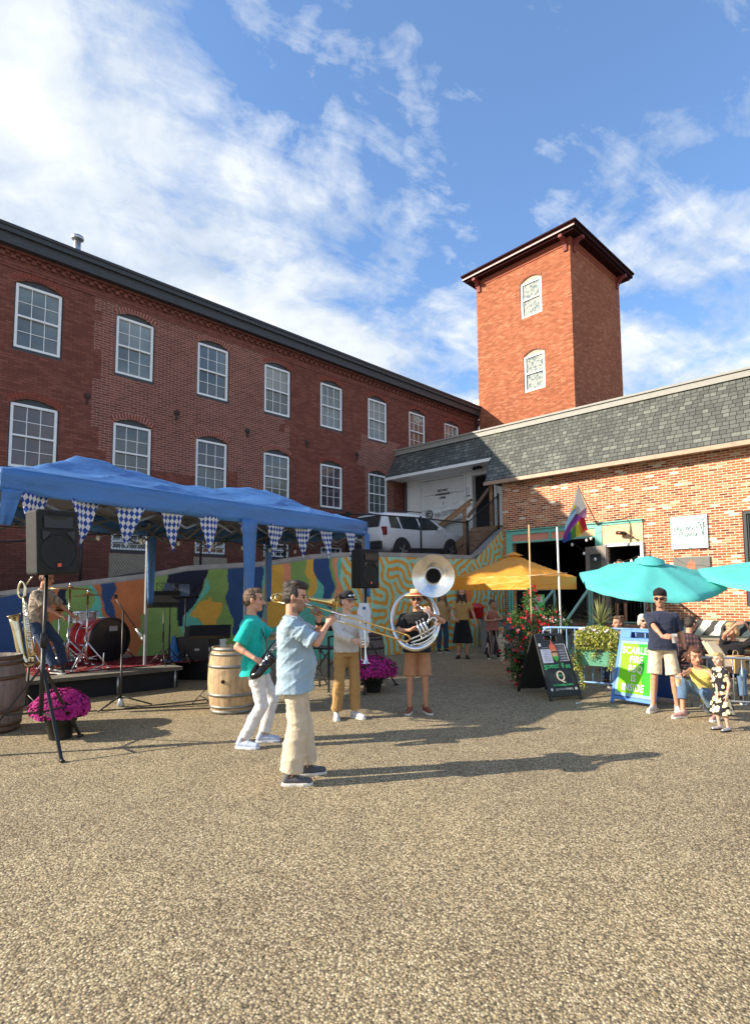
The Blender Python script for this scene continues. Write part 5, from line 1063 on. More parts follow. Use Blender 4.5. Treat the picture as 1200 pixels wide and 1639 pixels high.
for a, c in cn[:4]: b = MB(); b.tube([tp(S_/2, S_/2, zr-.06), tp(lerp(.03, S_-.03, a), lerp(.03, S_-.03, c), ze-.03)], .009, 6); b.build('rib', M_woodl, ot, world=True)
b = MB(); q = tp(S_*.5, S_*.5, zr-.0); lo = [tp(S_*.5+i, S_*.5+j, zr-.06) for i, j in ((-.15, -.15), (.15, -.15), (.15, .15), (-.15, .15))]; b.add(lo+[q+V((0, 0, .03))], [(0, 1, 4), (1, 2, 4), (2, 3, 4), (3, 0, 4)]); b.build('vent_cap', M_orange, ot, world=True)
b = MB(); b.lathe([(.22, 0), (.22, .06), (.04, .09)], 18, tp(S_/2, S_/2, 0)); b.build('foot', M_blk, ot, world=True)
# counter and things under the tent
q = G(800, 1040); ctr = thing('serving_counter', 'grey serving counter with a blue lettered banner under the orange umbrella', 'counter', (3.0, 15.9, 0), R(-35))
b = MB(); b.box((.55, 0, .48), (1.9, .5, .9)); b.build('body', mat('counter_grey', (.20, .20, .19), .7), ctr); b = MB(); b.box((.55, 0, .96), (2.0, .6, .05)); b.build('top', mat('counter_top', (.12, .09, .06), .5), ctr, bev=.005)
b = MB(); b.box((.9, -.262, .66), (1.0, .01, .3)); b.build('banner', mat('banner_blue', (.12, .30, .62), .6), ctr); text('aqui', .3, mat('banner_navy', (.01, .03, .12), .6), ctr, (.75, -.272, .66), (R(90), 0, 0), bold=.01)
b = MB(); b.lathe([(.16, 0), (.2, .02), (.22, .3), (.24, .32), (.15, .42), (0, .45)], 18); lab(b.build('red_cooler', mat('red_plastic', (.42, .012, .015), .35), loc=(2.42, 16.0, .96)), 'round red drinks cooler at the left end of the serving counter', 'cooler')
b = MB(); b.box((0, 0, .55), (.5, .02, .62)); 
ps = thing('orange_poster', 'orange poster with pale lettering on the maze wall behind the long-haired man', 'poster', tuple(wpt(w_hit(740, 960)[0])+V((.06, -.12, 0))), R(39)); b = MB(); b.box((0, 0, 1.52), (.55, .012, .85)); b.build('board', mat('poster_orange', (.82, .22, .06), .6), ps); text('LIVE', .16, mat('poster_pale', (.8, .7, .6), .6), ps, (0, -.01, 1.82), (R(90), 0, 0), bold=.01)
# deck and railings before the shopfront
dk = thing('storefront_deck', 'raised wooden deck in front of the open shopfront', 'deck', tuple(shopW(.2, -1.4)), R(SHOP_A)); b = MB()
def swb(mb, u0, u1, v0, v1, z0, z1, mi=0): wb(u0, u1, v0, v1, z0, z1, mb, mi)
swb(b, .1, 4.9, -1.5, -.06, .74, .80); b.build('floor', M_wood, dk, world=True); b = MB(); swb(b, .12, 4.85, -1.46, -1.42, .0, .735); b.build('skirt', mat('dark_deck_skirt', (.03, .03, .03), .8), dk, world=True)
rl = thing('teal_stair_railing', 'pale teal metal handrails with thin black balusters before the shopfront', 'railing', tuple(shopW(1.2, -1.4)), R(SHOP_A)); M_rail = mat('teal_rail_paint', (.28, .50, .42), .45)
def railrun(a, c, h=.98, n=14, posts=True):
    a, c = V(a), V(c); b = MB(); b.bar(a+V((0, 0, h)), c+V((0, 0, h)), .05, .05); b.bar(a+V((0, 0, .1)), c+V((0, 0, .1)), .03, .03); b.build('handrail', M_rail, rl, world=True)
    for p in (a, c): b = MB(); b.bar(p, p+V((0, 0, h)), .05, .05); b.build('post', M_rail, rl, world=True)
    b = MB()
    for k in range(1, n): p = a.lerp(c, k/n); b.tube([p+V((0, 0, .1)), p+V((0, 0, h))], .009, 5)
    o = b.build('balusters', M_blk, rl, world=True)
railrun(shopW(.3, -1.45, .8), shopW(2.45, -1.45, .8), n=22); railrun(shopW(3.55, -1.45, .8), shopW(4.85, -1.45, .8), n=14); railrun(shopW(4.85, -1.45, .8), shopW(4.85, -.1, .8), n=12)
railrun(shopW(2.5, -1.5, .8), shopW(2.5, -2.9, .02), n=14); railrun(shopW(3.5, -1.5, .8), shopW(3.5, -2.9, .02), n=14)
stp = thing('deck_steps', 'short flight of grey steps up to the shopfront deck', 'steps', tuple(shopW(3, -2.2)), R(SHOP_A))
for k in range(4): b = MB(); swb(b, 2.55, 3.45, -1.5-.34*(k+1), -1.5-.34*k-.004, 0, .8-.18*(k+1)+.02); b.build('step', M_conc, stp, world=True)
# flag and pole
fp = sx_(957, 840); F0 = shopW(fp.x, -.06, fp.z); Ft = A(924, 778, F0.y-.9); fl = thing('rainbow_flag', 'progress pride flag hanging limp from an angled pole on the storefront', 'flag', tuple(F0))
b = MB(); b.tube([F0, Ft], .014, 8); b.ell(Ft, (.03, .03, .03), 8); b.lathe([(.03, 0), (.03, .14)], 10, F0, (Ft-F0).normalized()); b.build('pole', mat('brown_pole', (.22, .13, .08), .5), fl, world=True)
cols6 = [(.62, .60, .58), (.62, .04, .05), (.72, .26, .05), (.66, .58, .06), (.12, .30, .08), (.04, .10, .40), (.28, .06, .34), (.55, .28, .42), (.25, .45, .62), (.10, .05, .03)]
Yf = Ft.y
def fpt(x, y, k=0): return A(x, y, Yf+k)
tri = [((925, 782), (938, 818), (922, 835), 0)]
rows = {0: [(924, 780), (939, 822), (917, 836), (912, 834)], 1: [(924, 790), (938, 822), (939, 846), (930, 848)]}
pg = [([(924, 779), (938, 812), (920, 826), (916, 812)], 0, 0), ([(938, 812), (938, 830), (921, 826), (920, 822)], 7, .02), ([(933, 822), (940, 848), (934, 851), (926, 832)], 1, .05), ([(930, 826), (935, 851), (928, 856), (921, 836)], 2, .06), ([(925, 829), (929, 856), (920, 860), (916, 840)], 3, .05), ([(920, 832), (921, 860), (913, 864), (911, 845)], 4, .04),
    ([(921, 822), (930, 828), (911, 850), (904, 866), (901, 860), (908, 840)], 6, .0), ([(917, 806), (921, 822), (908, 842), (904, 850), (903, 845)], 8, -.02), ([(915, 816), (918, 806), (920, 812), (912, 822)], 3, -.03), ([(904, 850), (912, 846), (913, 864), (901, 869), (899, 866)], 5, .01)]
b = MB()
for k, (pts, ci, dy) in enumerate(pg): b.add([fpt(x, y, dy) for x, y in pts], [tuple(range(len(pts)))], ci)
fm = []
for i, c in enumerate(cols6):
    m, t, p = base('flag_colour', c, .8, 0, .2); tr = t.n('ShaderNodeBsdfTranslucent', ins=dict(Color=(*c, 1))); ms = t.n('ShaderNodeMixShader', ins={0: .4}); L(t, p.outputs[0], ms.inputs[1]); L(t, tr.outputs[0], ms.inputs[2]); L(t, ms.outputs[0], [n for n in t.t.nodes if n.type == 'OUTPUT_MATERIAL'][0].inputs[0]); fm.append(m)
o = b.build('flag_cloth', fm, fl, world=True); q = o.modifiers.new('s', 'SOLIDIFY'); q.thickness = .006
# string lights on the storefront
sl2 = thing('string_lights', 'string of bulbs drooping across the open shopfront', 'string lights', tuple(shopW(2, -.8, 3.3))); M_bw = mat('frosted_bulb', (.85, .83, .78), .3, var=.03)
for pts in ([(960, 840), (1000, 847), (1030, 866), (1060, 868), (1100, 877), (1134, 878)], [(915, 868), (934, 882), (952, 891), (975, 897)], [(938, 861), (945, 858), (975, 846)], [(983, 899), (997, 898), (1010, 894), (1022, 889)]):
    P_ = [shopW(*(lambda q: (q.x, -1.0, q.z))(sx_(x, y, -1.0))) for x, y in pts]; b = MB(); b.tube(P_, .005, 4, k=4); b.build('cable', M_blk, sl2, world=True)
    if len(pts) != 6:
        for p in P_[:-1] if pts[0][0] != 983 else P_: b = MB(); b.ell(p+V((0, 0, -.07)), (.038, .038, .05), 10); b.tube([p+V((0, 0, -.04)), p], .018, 6, mi=1); b.build('bulb', [M_bw, M_blk], sl2, world=True)
# ---- umbrellas
def umbrella(label, hub, rad, n=8, tilt=18, az=-90, a0=0., drop=.42):
    o = thing('patio_umbrella', label, 'umbrella', (hub.x, hub.y, 0), 0, 'turquoise umbrellas over the beer garden'); T = Matrix.Translation(V((0, 0, hub.z))) @ Matrix.Rotation(R(tilt), 4, V((-math.sin(R(az)), math.cos(R(az)), 0)))
    b = MB(); Q = 8; M_ = n*6
    prof = lambda u, w: (rad*u*(1-.09*w*u), -drop*u**1.06-.045*w*u+.0)
    for i in range(Q+1):
        u = .03+.97*i/Q
        for j in range(M_):
            ph = (j % 6)/6; w = math.sin(math.pi*ph); r, z = prof(u, w); a = a0+2*math.pi*j/M_; b.v.append(V((r*math.cos(a), r*math.sin(a), z+.012*math.sin(j*2.3+i)*w*u)))
    b.f = [[i*M_+j, i*M_+(j+1) % M_, (i+1)*M_+(j+1) % M_, (i+1)*M_+j] for i in range(Q) for j in range(M_)]; b.m = [0]*len(b.f); b.s = [True]*len(b.f)
    e = Q*M_; k0 = len(b.v)
    for j in range(M_): p = b.v[e+j]; b.v.append(p*1.002+V((0, 0, -.06)))
    b.f += [[e+j, e+(j+1) % M_, k0+(j+1) % M_, k0+j] for j in range(M_)]; b.m += [0]*M_; b.s += [True]*M_; b.xf(T); b.build('canopy_cloth', M_turq, o)
    b = MB(); b.lathe([(.0, .09), (.10, .075), (.30, .0), (.32, -.035)], 8); b.xf(T); b.build('vent_cap', M_turq, o)
    b = MB(); b.tube([(0, 0, .05), (0, 0, .17)], .012, 8); b.ell((0, 0, .18), (.02, .02, .03), 8); b.xf(T); b.build('finial', M_blk, o)
    for k in range(n):
        a = a0+2*math.pi*k/n; b = MB(); b.tube([V((.03*math.cos(a), .03*math.sin(a), -.03)), V((rad*.5*math.cos(a), rad*.5*math.sin(a), -drop*.42-.075)), V((rad*.9*math.cos(a), rad*.9*math.sin(a), -drop*.88-.06))], .008, 6); b.xf(T); b.build('rib', M_galv, o)
    b = MB(); b.tube([V((0, 0, 0)), V((0, 0, hub.z-.05))], .02, 10); b.build('pole', M_galv, o); b = MB(); b.lathe([(.25, 0), (.25, .06), (.04, .1), (.04, .3)], 20); b.build('foot', M_blk, o); return o
H1 = A(1039, 897, 12.0); u1 = umbrella('whole turquoise umbrella above the sunglassed man', H1, 1.46, 8, 17, -98, R(12)); 
H2 = A(1252, 893, 11.3); umbrella('turquoise umbrella cut off by the right edge of the photo', H2, 1.5, 8, 13, -85, R(5))
# ---- barricades
def barricade(label, a, c, h, m, nb, feet=True, z0=.18):
    a, c = V(a), V(c); o = thing('crowd_barrier', label, 'barrier', tuple((a+c)/2), math.atan2((c-a).y, (c-a).x)); Lb = (c-a).length/2; r = .019
    b = MB(); q = .16; pts = [(-Lb, 0, .03 if feet else z0), (-Lb, 0, h-q), (-Lb+q*.3, 0, h-q*.3), (-Lb+q, 0, h), (Lb-q, 0, h), (Lb-q*.3, 0, h-q*.3), (Lb, 0, h-q), (Lb, 0, .03)]; b.tube(pts, r, 10, k=3); b.tube([(-Lb, 0, z0), (Lb, 0, z0)], r*.8, 8); b.build('frame', m, o)
    for k in range(nb): x = -Lb+2*Lb*(k+1)/(nb+1); b = MB(); b.tube([(x, 0, z0), (x, 0, h)], .009, 6); b.build('bar', m, o)
    for s in (-1, 1): b = MB(); b.bar((s*(Lb-.15), -.28, .02), (s*(Lb-.15), .28, .02), .05, .012); b.tube([(s*(Lb-.15), 0, .02), (s*(Lb-.15), 0, z0)], .014, 6); b.build('foot', m, o)
    return o
M_bblue = mat('light_blue_powdercoat', (.20, .36, .62), .4)
ba = A(868, 1008, 10.0); bb = A(1062, 1008, 8.95); ba.z = bb.z = 0; barricade('light blue crowd barrier carrying the flower box', ba, bb, 1.08, M_bblue, 13)
g0 = A(1103, 1060, 8.25); g1 = A(1290, 1080, 7.75); g0.z = g1.z = 0; barricade('grey steel crowd barrier behind the crouching woman', g0, g1, .74, mat('steel_barrier', (.33, .34, .36), .35, metal=.6), 12, z0=.14)
# ---- flower box, spiky plant
bdv = (bb-ba).normalized(); bx0 = A(926, 1040, 9.6); bx1 = A(992, 1040, 9.25); fbx = thing('flower_box', 'green planter box overflowing with yellow-green foliage on the blue barrier', 'planter', ((bx0.x+bx1.x)/2, (bx0.y+bx1.y)/2, 0), math.atan2(bdv.y, bdv.x)); wbx = (bx1-bx0).length
b = MB(); b.box((0, -.02, .62), (wbx*1.05, .26, .28), tp=1.06); b.build('box', mat('green_planter', (.10, .30, .19), .6), fbx, bev=.008); text('SK', .11, M_ink, fbx, (.02, -.158, .70), (R(90), 0, 0), shear=.4, bold=.004)
def leafmat(name, stops):
    m, t, p = base(name, rough=.6, spec=.3); g = t.n('ShaderNodeNewGeometry').outputs['Random Per Island']; c = t.ramp(g, stops); L(t, c, p.inputs['Base Color'])
    tr = t.n('ShaderNodeBsdfTranslucent', ins=dict(Color=c)); ms = t.n('ShaderNodeMixShader', ins={0: .3}); L(t, p.outputs[0], ms.inputs[1]); L(t, tr.outputs[0], ms.inputs[2]); L(t, ms.outputs[0], [n for n in t.t.nodes if n.type == 'OUTPUT_MATERIAL'][0].inputs[0]); return m
M_coleus = leafmat('chartreuse_leaves', [(0, (.10, .16, .02)), (.3, (.30, .34, .04)), (.7, (.55, .55, .10)), (.93, (.75, .74, .35)), (1, (.35, .10, .03))]); M_lgr = leafmat('green_leaves', [(0, (.02, .06, .012)), (.6, (.06, .13, .025)), (1, (.14, .22, .05))]); M_wht = mat('white_petals', (.75, .70, .74), .7)
def leaf(mb, c, s, rg, up=.3, mi=0, asp=.5):
    n = V((rg.uniform(-1, 1), rg.uniform(-1, 1), rg.uniform(-.2, 1)+up)).normalized(); x, y, _ = frame(n); a = rg.uniform(0, 6.28); d = x*math.cos(a)+y*math.sin(a); e = n.cross(d)
    mb.add([c-d*s, c-e*s*asp+n*s*.1, c+d*s, c+e*s*asp+n*s*.1], [(0, 1, 2, 3)], mi)
rg = random.Random(21); lv = MB(); wh = MB()
for k in range(2600):
    x = rg.uniform(-.52, .52)*wbx*1.0; t_ = rg.random(); z = .74+.40*rg.random()**.8*math.cos(x/wbx*1.5); y = -.12-.16*math.sin((z-.7)/.4*2.6)+rg.uniform(-.04, .26)
    if z < .84: y = min(y, -.17+rg.uniform(-.05, .0))
    leaf(lv, V((x, y, z)), rg.uniform(.014, .03), rg)
for (x0, z0, z1) in ((-.30, .72, .10), (.26, .72, .42), (-.36, .7, .4), (.33, .72, .5), (-.05, .7, .58)):
    for k in range(int((z0-z1)*520)): z = rg.uniform(z1, z0); leaf(lv, V((x0*wbx/.74+rg.gauss(0, .032)+.03*math.sin(z*9), -.19+rg.gauss(0, .02), z)), rg.uniform(.012, .024), rg)
for k in range(16): c = V((rg.uniform(-.45, .45)*wbx, -.22+rg.uniform(-.05, .05), rg.uniform(.85, 1.13))); [leaf(wh, c+V((rg.gauss(0, .015), rg.gauss(0, .01), rg.gauss(0, .015))), .024, rg, asp=.8) for _ in range(8)]
lv.build('foliage', M_coleus, fbx); tag(wh.build('white_flowers', M_wht, fbx), kind='stuff')
def spiky(label, c, n, L0, seed, m):
    rg = random.Random(seed); o = thing('spiky_plant', label, 'plant', tuple(c), 0, 'spiky grass-like plants'); b = MB()
    for k in range(n):
        a = rg.uniform(0, 6.283); el = rg.uniform(.35, 1.5); Lk = L0*rg.uniform(.7, 1.1); d = V((math.cos(a)*math.cos(el), math.sin(a)*math.cos(el), math.sin(el))); s = V((-math.sin(a), math.cos(a), 0)); pr = []
        for i in range(6): u = i/5; p = d*Lk*u+V((0, 0, -.35*Lk*u*u*math.cos(el))); w = .013*(1-u)**.6+.001; pr += [p-s*w, p+s*w]
        b.add(pr, [(2*i, 2*i+1, 2*i+3, 2*i+2) for i in range(5)])
    b.build('blades', m, o); b = MB(); b.lathe([(.05, -.1), (.045, .02), (0, .04)], 8); b.build('crown_base', M_leafd, o); return o
M_blade = leafmat('spiky_blades', [(0, (.10, .13, .04)), (.5, (.30, .33, .12)), (1, (.52, .52, .26))])
spiky('spiky plant with pale upright blades rising from the green flower box', A(960, 1000, 9.45), 70, .52, 4, M_blade)
pt = thing('dark_flower_pot', 'dark pot of grey leaves and small white flowers behind the blue barrier', 'potted plant', tuple(V((A(888, 1000, 11.2).x, 11.2, 0)))); b = MB(); b.lathe([(.2, 0), (.24, .85), (.3, .9), (.3, 1.0), (.26, 1.0), (.25, .95), (0, .95)], 22); b.build('pot', M_pot, pt)
b = MB(); w2 = MB()
for k in range(500): a = rg.uniform(0, 6.28); r = rg.random()**.5*.36; leaf(b, V((r*math.cos(a), r*math.sin(a), 1.05+rg.random()*.16-r*.2)), rg.uniform(.02, .04), rg)
for k in range(26): a = rg.uniform(0, 6.28); r = rg.random()**.5*.36; [leaf(w2, V((r*math.cos(a), r*math.sin(a)-.05, 1.16+rg.random()*.06-r*.2)), .025, rg, asp=.8) for _ in range(3)]
b.build('foliage', M_lgr, pt); tag(w2.build('white_flowers', M_wht, pt), kind='stuff')
spiky('spiky dark green plant in the pot behind the blue barrier', V((A(888, 1000, 11.2).x+.02, 11.2, 1.05)), 50, .6, 9, leafmat('dark_blades', [(0, (.03, .05, .02)), (1, (.13, .16, .06))]))
# red climbing planter
rc = A(850, 1050, 10.3); rp_ = thing('red_flower_planter', 'tall planter of climbing red and pink flowers beside the black sandwich board', 'potted plant', (rc.x-.02, rc.y, 0)); b = MB(); b.lathe([(.22, 0), (.28, .5), (.3, .52), (.26, .52), (0, .5)], 20); b.build('pot', M_pot, rp_)
M_rf = leafmat('red_petals', [(0, (.45, .01, .015)), (.6, (.62, .02, .04)), (.85, (.72, .12, .16)), (1, (.75, .35, .33))]); lv = MB(); rf = MB(); st2 = MB(); rg = random.Random(77)
cl_ = [(0, 0, .62, .30, .42), (-.02, 0, 1.0, .36, .3), (-.22, -.05, 1.2, .24, .22), (.28, -.05, 1.25, .26, .22), (.02, 0, 1.5, .17, .25), (-.36, -.1, .62, .2, .16), (-.30, -.14, .3, .14, .25), (-.34, -.1, .95, .15, .14), (.05, .0, 1.72, .10, .14), (-.2, -.1, .12, .09, .14)]
for cx_, cy_, cz_, r, h in cl_:
    N_ = int(8200*r*h)
    for k in range(N_):
        a = rg.uniform(0, 6.283); e = rg.uniform(-1, 1); q = rg.random()**.4*(1+.25*math.sin(a*3+e*4)); c = V((cx_+r*q*math.cos(a)*math.sqrt(1-e*e), cy_+r*q*math.sin(a)*math.sqrt(1-e*e), max(.05, cz_+h*q*e))); leaf(lv, c, rg.uniform(.016, .036), rg)
    for k in range(int(N_*.045)):
        a = rg.uniform(0, 6.283); e = rg.uniform(-1, 1); q = rg.uniform(.85, 1.15); c = V((cx_+r*q*math.cos(a)*math.sqrt(1-e*e), cy_-abs(r*q*math.sin(a))*math.sqrt(1-e*e), max(.05, cz_+h*q*e)))
        n = V((rg.uniform(-.5, .5), -1, rg.uniform(-.1, .7))).normalized(); x, y, _ = frame(n); s = rg.uniform(.022, .036); pts = [c]
        for j in range(10): pts.append(c+(x*math.cos(j*.628)+y*math.sin(j*.628))*s*(1 if j % 2 else .6)+n*.006)
        rf.add(pts, [(0, 1+j, 1+(j+1) % 10) for j in range(10)])
for k in range(5): a = k*1.25; st2.tube([(.1*math.cos(a), .1*math.sin(a), .5), (.14*math.cos(a+1), .14*math.sin(a+1), 1.1), (.03*math.cos(a), .03*math.sin(a), 1.75)], .008, 5, k=4)
lv.build('foliage', M_lgr, rp_); tag(rf.build('flowers', M_rf, rp_), kind='stuff'); st2.build('stems', M_leafd, rp_)
# green sign, poles
g_ = thing('lime_sign', 'lime green sign with white letters behind the red flowers', 'sign', tuple(A(856, 968, 11.6)), -.05); b = MB(); b.box((0, 0, 0), (.38, .012, .42)); b.build('panel', mat('lime_board', (.10, .62, .16), .5), g_); text('HESS', .14, M_wht, g_, (0, -.01, .1), (R(90), 0, 0), bold=.006); text('TEA', .12, M_wht, g_, (-.04, -.01, -.06), (R(90), 0, 0), bold=.004); b = MB(); b.tube([(0, .02, -.2), (0, .02, -A(856, 968, 11.6).z+.0)], .012, 6); b.build('stake', M_wood, g_)
p0 = A(891, 845, 10.15); p1 = V((p0.x+.02, p0.y, 0)); b = MB(); b.tube([p1, p0], .017, 8); b.ell(p0, (.02, .02, .02), 8); lab(b.build('white_pole', mat('white_pole', (.75, .74, .70), .4)), 'plain white upright pole beside the red flowers', 'pole')
tr_ = thing('bamboo_trellis', 'pale bamboo cross of canes rising in front of the orange umbrella', 'trellis', (A(847, 950, 10.15).x, 10.15, 0)); b = MB(); b.tube([V((A(848, 950, 10.15).x+.02, 10.18, .45)), A(846, 840, 10.15)], .014, 6); b.build('cane', M_woodl, tr_, world=True); b = MB(); b.tube([A(842, 922, 10.13), A(907, 917, 10.13)], .010, 6); b.build('cane', M_woodl, tr_, world=True)
# ---- A-frames
def aframe(name, label, fl_, fr_, bl_, H, face_mat, rail=None, W_top=.9):
    fl_, fr_, bl_ = V(fl_), V(fr_), V(bl_); fl_.z = fr_.z = bl_.z = 0; xd = (fr_-fl_).normalized(); dep = (bl_-fl_); yd = V((-xd.y, xd.x, 0)); D = abs(dep.dot(yd)); Wd = (fr_-fl_).length
    o = thing(name, label, 'sign', tuple((fl_+fr_)/2), math.atan2(xd.y, xd.x)); top = V((0, D/2, H))
    def panel(y0, nm, parts=True):
        s = 1 if y0 == 0 else -1; bot = V((0, y0, 0)); up = (V((0, D/2-s*.012, H))-bot); ul = up.length; u = up.normalized(); n = V((0, -u.z, u.y))*s; x = V((1, 0, 0))
        P_ = lambda a, h, k=0.: bot+x*a*Wd*(1-(1-W_top)*h/ul)+u*h+n*k
        return P_, ul, n
    P_, ul, n = panel(0, 'front'); return o, P_, ul, n, Wd, D, panel
def slab(P_, a0, a1, h0, h1, k0, k1, mi=0, mb=None):
    mb = mb or MB(); v = [P_(a, h, k) for k in (k0, k1) for a, h in ((a0, h0), (a1, h0), (a1, h1), (a0, h1))]; mb.add(v, [(3, 2, 1, 0), (4, 5, 6, 7), (0, 1, 5, 4), (1, 2, 6, 5), (2, 3, 7, 6), (3, 0, 4, 7)], mi); return mb
M_bbk = mat('black_sign_plastic', (.018, .02, .021), .5, var=.2); M_chalk = mat('sign_charcoal', (.026, .032, .034), .6)
o, P_, ul, n, Wd, D, pan = aframe('sandwich_board', 'black sandwich board with flame logo reading Scarlet Fire Q', G(879, 1123), G(931, 1119), G(828, 1107), 1.0, None)
def board(o, P_, ul, m, grip=True, foot=.06):
    b = MB(); slab(P_, -.5, .5, foot, ul-.13, 0, .03, mb=b); slab(P_, -.5, -.42, 0, foot+.004, 0, .03, mb=b); slab(P_, .42, .5, 0, foot+.004, 0, .03, mb=b); slab(P_, -.5, -.22, ul-.134, ul, 0, .03, mb=b); slab(P_, .22, .5, ul-.134, ul, 0, .03, mb=b); slab(P_, -.224, .224, ul-.04, ul, 0, .03, mb=b); return b
board(o, P_, ul, M_bbk).build('front_panel', M_bbk, o, bev=.006)
P2, u2, n2 = pan(D, 'b'); b = board(o, P2, u2, M_bbk)
for k in range(14): slab(P2, -.42, .42, .12+k*.055, .135+k*.055, .032, .04, mb=b)
b.build('rear_panel', M_bbk, o, bev=.004)
slab(P_, -.44, .44, .10, ul-.16, .031, .036).build('poster', M_chalk, o)
ang_ = math.atan2(n.z, -n.y); tr3 = (R(90)-ang_, 0, 0)
def tx(s, a, h, sz, m, **k): return text(s, sz, m, o, P_(a, h, .045), tr3, ext=.003, **k)
M_tg = mat('sign_text_green', (.05, .42, .18), .5); M_cr = mat('sign_cream', (.8, .66, .5), .5); M_rd = mat('flame_red', (.75, .16, .08), .6)
for s, a, h, sz in (('S', -.405, .525, .115), ('CARLET', -.17, .535, .078), ('F', .17, .54, .115), ('IRE', .33, .525, .078)): tx(s, a, h, sz, M_tg, bold=.0015, sx=.82)
tx('Q', 0, .37, .24, M_cr, sx=.8); tx('BBQ', -.005, .385, .04, M_tg, sx=.9); tx('Seek Something To Kiss', 0, .235, .045, M_tg, sx=.85, bold=.001); tx('@SCARLETFIREBBQ', 0, .165, .042, mat('sign_light_grey', (.5, .5, .5), .5), sx=.85)
for a in (-.38, .38): slab(P_, a-.035, a+.035, .15, .19, .038, .041).build('small_icon', M_wht, o)
slab(P_, -.43, -.10, .60, ul-.27, .038, .041).build('menu_sheet', mat('menu_lilac', (.55, .55, .66), .6), o); slab(P_, .12, .43, .62, ul-.19, .0375, .040).build('grey_menu', mat('menu_grey', (.13, .13, .14), .6), o)
b = MB(); [slab(P_, a0, a1, h0, h1, .040, .043, mb=b) for a0, a1, h0, h1 in ((.12, .43, .62, .628), (.42, .43, .62, ul-.19), (.12, .43, ul-.198, ul-.19))]; b.build('menu_border', M_wht, o)
b = MB(); [slab(P_, .17, .38-.03*(k % 2), .66+k*.045, .675+k*.045, .041, .043, mb=b) for k in range(4)]; [slab(P_, -.38, -.16-.03*(k % 3), .64+k*.035, .648+k*.035, .042, .044, mb=b) for k in range(7)]; b.build('menu_lines', mat('menu_ink', (.35, .35, .42), .6), o)
slab(P_, -.46, -.38, ul-.22, ul-.17, .038, .041).build('small_icon', M_wht, o)
def flat(pts, k, m, nm): b = MB(); b.add([P_(a, h, k) for a, h in pts]+[P_(a, h, k-.004) for a, h in pts], [tuple(range(len(pts)))]); b.build(nm, m, o)
h0_ = .72; flat([(-.1, h0_+.05), (-.13, h0_+.14), (-.08, h0_+.20), (-.07, h0_+.16), (-.02, h0_+.27), (.03, h0_+.18), (.06, h0_+.2), (.10, h0_+.12), (.1, h0_+.05)], .046, M_rd, 'flame')
flat([(.10*math.cos(q), h0_+.02+.075*math.sin(q)) for q in np.linspace(0, 6.1, 18)], .048, mat('logo_tan', (.62, .38, .2), .6), 'logo_face'); flat([(-.10, h0_+.04), (-.06, h0_+.075), (.06, h0_+.075), (.10, h0_+.04), (0, h0_+.05)], .05, mat('logo_brown', (.14, .04, .02), .6), 'logo_hair')
flat([(-.10, h0_-.02), (.10, h0_-.02), (.07, h0_-.07), (0, h0_-.11), (-.07, h0_-.07)], .052, mat('logo_green', (.06, .38, .06), .6), 'logo_bandana')
# blue board
M_bb2 = mat('bright_blue_plastic', (.09, .24, .62), .6, var=.1, spec=.25); M_pbl = mat('poster_pale_blue', (.24, .46, .74), .7, spec=.2)
o, P_, ul, n, Wd, D, pan = aframe('sandwich_board', 'blue sandwich board with lime poster reading Scarlet Fire BBQ is inside', G(977, 1124), G(1049, 1136), G(1083, 1126), 1.10, None, W_top=.92)
board(o, P_, ul, M_bb2).build('front_panel', M_bb2, o, bev=.008); P2, u2, n2 = pan(D, 'b'); board(o, P2, u2, M_bb2).build('rear_panel', mat('deep_blue_plastic', (.03, .10, .36), .4), o, bev=.006)
ang_ = math.atan2(n.z, -n.y); tr3 = (R(90)-ang_, 0, 0)
def tx(s, a, h, sz, m, **k): return text(s, sz, m, o, P_(a, h, .046), tr3, ext=.003, **k)
slab(P_, -.44, .44, .11, ul-.17, .031, .034).build('poster_frame', mat('navy_line', (.02, .06, .25), .5), o); slab(P_, -.42, .42, .125, ul-.185, .034, .037).build('poster_edge', M_pbl, o)
m, t, p = base('lime_poster', rough=.75, spec=.15); oc = t.n('ShaderNodeTexCoord').outputs['Object']; x, y, z = t.sep(oc); L(t, t.mix(t.m('GREATER_THAN', t.m('SUBTRACT', t.m('MULTIPLY', x, 1.2), t.m('MULTIPLY', t.m('SUBTRACT', z, .45), -.25)), t.m('ADD', t.m('MULTIPLY', t.noise(oc, 5, 2)[0], .25), .0)), (.22, .72, .03), (.04, .58, .03)), p.inputs['Base Color']); slab(P_, -.37, .37, .17, ul-.22, .037, .040).build('lime_sheet', m, o)
Wt = mat('white_letters', (.82, .84, .78), .7, spec=.2)
for s, h, a in (('SCARLET', .815, .0), ('FIRE', .675, .0), ('BBQ', .535, .0), ('IS', .395, -.02), ('INSIDE', .255, -.01)): tx(s, a, h, .15, Wt, sx=.74, bold=.0022, sp=1.06)
